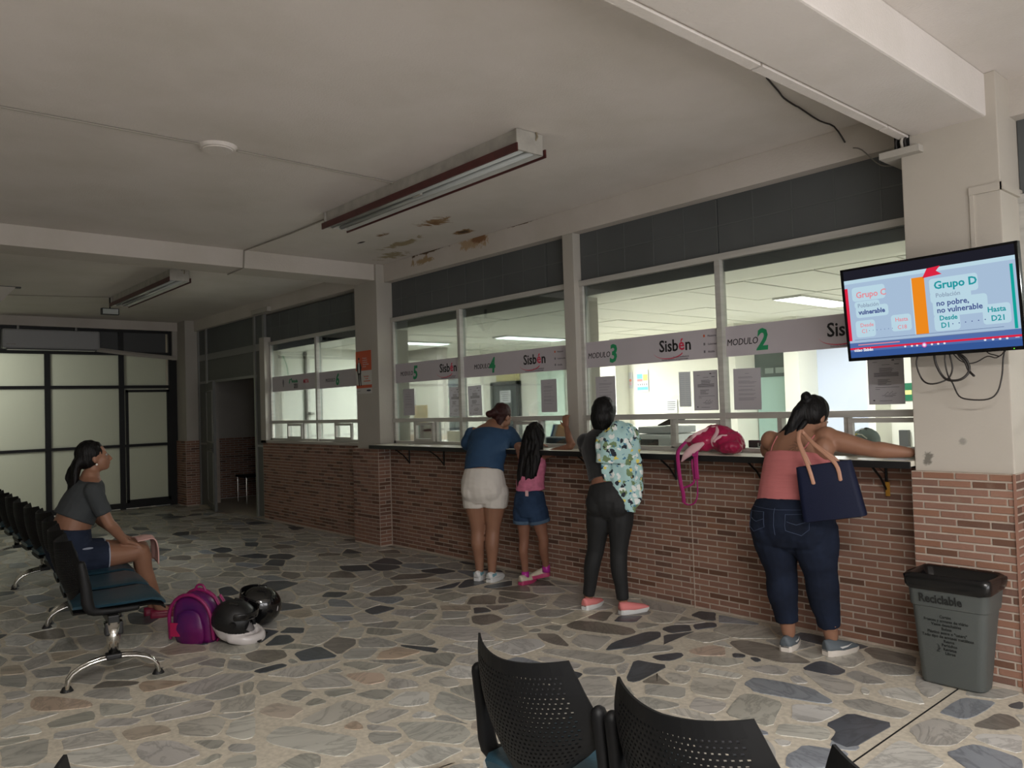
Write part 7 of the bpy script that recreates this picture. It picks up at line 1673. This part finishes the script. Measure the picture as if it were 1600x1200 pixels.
sheet(pc, 'cloth', [[V((-0.09, -0.06, 0.0)), V((0, -0.06, 0.012)), V((0.09, -0.06, -0.005))], [V((-0.09, 0.05, 0.005)), V((0, 0.05, 0.015)), V((0.09, 0.05, 0.0))], [V((-0.09, 0.085, -0.06)), V((0, 0.088, -0.06)), V((0.09, 0.085, -0.07))], [V((-0.08, 0.088, -0.17)), V((0, 0.09, -0.18)), V((0.08, 0.086, -0.2))]], mat('blush_fabric', (206, 164, 156), 0.8), 0.008, 0.008)

# ---- office staff, only heads above the counter
def staff(x, y, z, rot, label, hairm, shirt, capm=None):
    f = Fr(x, y, rot); p = f.p; t = f.root(label); t.location.z = z - 1.22
    D = dict(torso=[(p(0, 0, 0.55), 0.17, 0.13), (p(0, 0, 0.72), 0.155, 0.12), (p(0, 0, 0.88), 0.165, 0.12), (p(0, 0.01, 0.97), 0.15, 0.09), (p(0, 0.02, 1.02), 0.07, 0.06)], side=p(1, 0, 0), neck=0.05, head=p(0, 0.05, 1.11), face=p(0, 0.95, -0.3), hs=1.0,
        legs=[dict(hip=p(-0.09, 0.03, 0.53), knee=p(-0.11, 0.42, 0.50), ankle=p(-0.11, 0.44, 0.10), r=(0.08, 0.055, 0.05, 0.034)), dict(hip=p(0.09, 0.03, 0.53), knee=p(0.11, 0.42, 0.50), ankle=p(0.11, 0.44, 0.10), r=(0.08, 0.055, 0.05, 0.034))],
        arms=[dict(sh=p(s * 0.17, 0.0, 0.94), el=p(s * 0.20, 0.08, 0.72), wr=p(s * 0.12, 0.28, 0.76), r=(0.045, 0.04, 0.027), hd=p(-s * 0.3, 1, 0), hn=V((0, 0, -1)), ht=p(-s, 0, 0)) for s in (-1, 1)])
    person_body(t, D, M_skin, 0.009); eyes(t, D)
    bm = bmesh.new(); tube(bm, [p(0, 0, 0.52), p(0, 0, 0.72), p(0, 0, 0.88), p(0, 0.01, 0.97), p(0, 0.02, 1.01)], [(0.185, 0.145), (0.17, 0.135), (0.178, 0.133), (0.162, 0.10), (0.08, 0.07)], 20, side=p(1, 0, 0), k=3, caps=(0, 0))
    for a in D['arms']:
        P, r = arm_pts(a); P, r = cut(P, r, 0.45); tube(bm, P, infl(r, 0.015), 12, caps=(1, 0))
    obj('shirt', remesh(bm, 0.009, 3), shirt, t)
    bm = bmesh.new(); tube(bm, [p(0, 0, 0.50), p(0, 0, 0.6)], [(0.185, 0.145), (0.175, 0.135)], 18, side=p(1, 0, 0))
    for l in D['legs']: P, r = leg_pts(l); P, r = cut(P, r, 0.97); tube(bm, P, infl(r, 0.012), 12)
    obj('trousers', remesh(bm, 0.01, 3), M_blk2, t)
    for l in D['legs']: a = l['ankle']; shoe(t, V((a.x, a.y, 0.0)) - p(0, 0.05, 0) + V((0, 0, 1.22 - z + 0.001)), p(0, 1, 0), 0.25, 0.09, M_blk, M_blk)
    bm = bmesh.new(); c, ax = scalp(bm, D, 0.011, 0.014, 0.0); hairobj(bm, t, hairm, 0.008, 0.003)
    if capm:
        bm = bmesh.new(); hd = D['head']; fc = D['face'].normalized(); up = V((0, 0, 1)); up = (up - fc * up.dot(fc)).normalized(); r_ = fc.cross(up)
        ell(bm, hd - fc * 0.018 + up * 0.048, (0.094, 0.108, 0.088), (r_, fc, up), 20, 12); tube(bm, [hd + fc * 0.07 + up * 0.055, hd + fc * 0.15 + up * 0.045], [(0.065, 0.008), (0.045, 0.005)], 12, side=r_)
        cp2 = obj('cap', remesh(bm, 0.006, 3), capm, t)
        bm = bmesh.new(); bv2 = BVHTree.FromPolygons([v.co for v in cp2.data.vertices], [q.vertices for q in cp2.data.polygons])
        for i, (m_, pts) in enumerate(((M_white, [(-0.06, 0.06), (-0.03, 0.085), (0.0, 0.09)]), (mat('cap_yellow', (226, 206, 80), 0.6), [(0.012, 0.09), (0.04, 0.08)]), (M_white, [(0.05, 0.075), (0.07, 0.045)]))):
            stitch(cp2, [hd - fc * 0.018 + r_ * u_ + up * (v_ + 0.01) for u_, v_ in pts], m_, 0.005, 'embroidery', bv2)
        bm.free()
    return t
staff(-2.47, 5.48, 1.245, R(150), 'office clerk in a grey cap seen through the small pane by the pillar', M_hair, mat('clerk_grey', (140, 146, 152), 0.8), mat('grey_cap', (112, 124, 124), 0.8, var=0.2))
staff(-3.62, 5.42, 1.225, R(150), 'office clerk with greying hair half hidden behind the raspberry backpack', hairmat('grey_hair', (84, 78, 76)), mat('clerk_dark', (96, 92, 96), 0.8))
# office chairs under the clerks
for x, lb in ((-2.47, 'office chair under the clerk in the cap'), (-3.62, 'office chair under the greying clerk')):
    c_ = thing('office_chair', (x, 5.48, 0), lb, 'chair'); bx('seat', -0.22, 0.22, -0.22, 0.22, 0.40, 0.455, M_black, c_, bev=0.02)
    bm = bmesh.new(); tube(bm, [(0, 0, 0.06), (0, 0, 0.4)], 0.025, 10); fin('column', bm, M_chrome, c_)
    for i in range(5):
        a = 2 * pi * i / 5; bm = bmesh.new(); tube(bm, [(0, 0, 0.07), (0.26 * cos(a), 0.26 * sin(a), 0.05)], 0.016, 8); ell(bm, (0.26 * cos(a), 0.26 * sin(a), 0.025), 0.024, u=10, v=6); fin('castor_leg', bm, M_black, c_)
# ------------------------------------------------------------------ lettering becomes mesh
dg = bpy.context.evaluated_depsgraph_get()
fonts = [o for o in bpy.data.objects if o.type == 'FONT']
made = []
for o in fonts: made.append((o, bpy.data.meshes.new_from_object(o.evaluated_get(dg))))
for o, me in made:
    nm = o.name.split('.')[0]; par = o.parent; lab = o.get('label'); m_ = o.data.materials[0]
    loc, rot, scl = o.location.copy(), o.rotation_euler.copy(), o.scale.copy()
    bpy.data.objects.remove(o); me.name = nm; me.materials.clear(); me.materials.append(m_)
    n = bpy.data.objects.new(nm, me); n.location = loc; n.rotation_euler = rot; n.scale = scl; link(n, par, lab)
bpy.data.scenes.remove(tmp_scene)
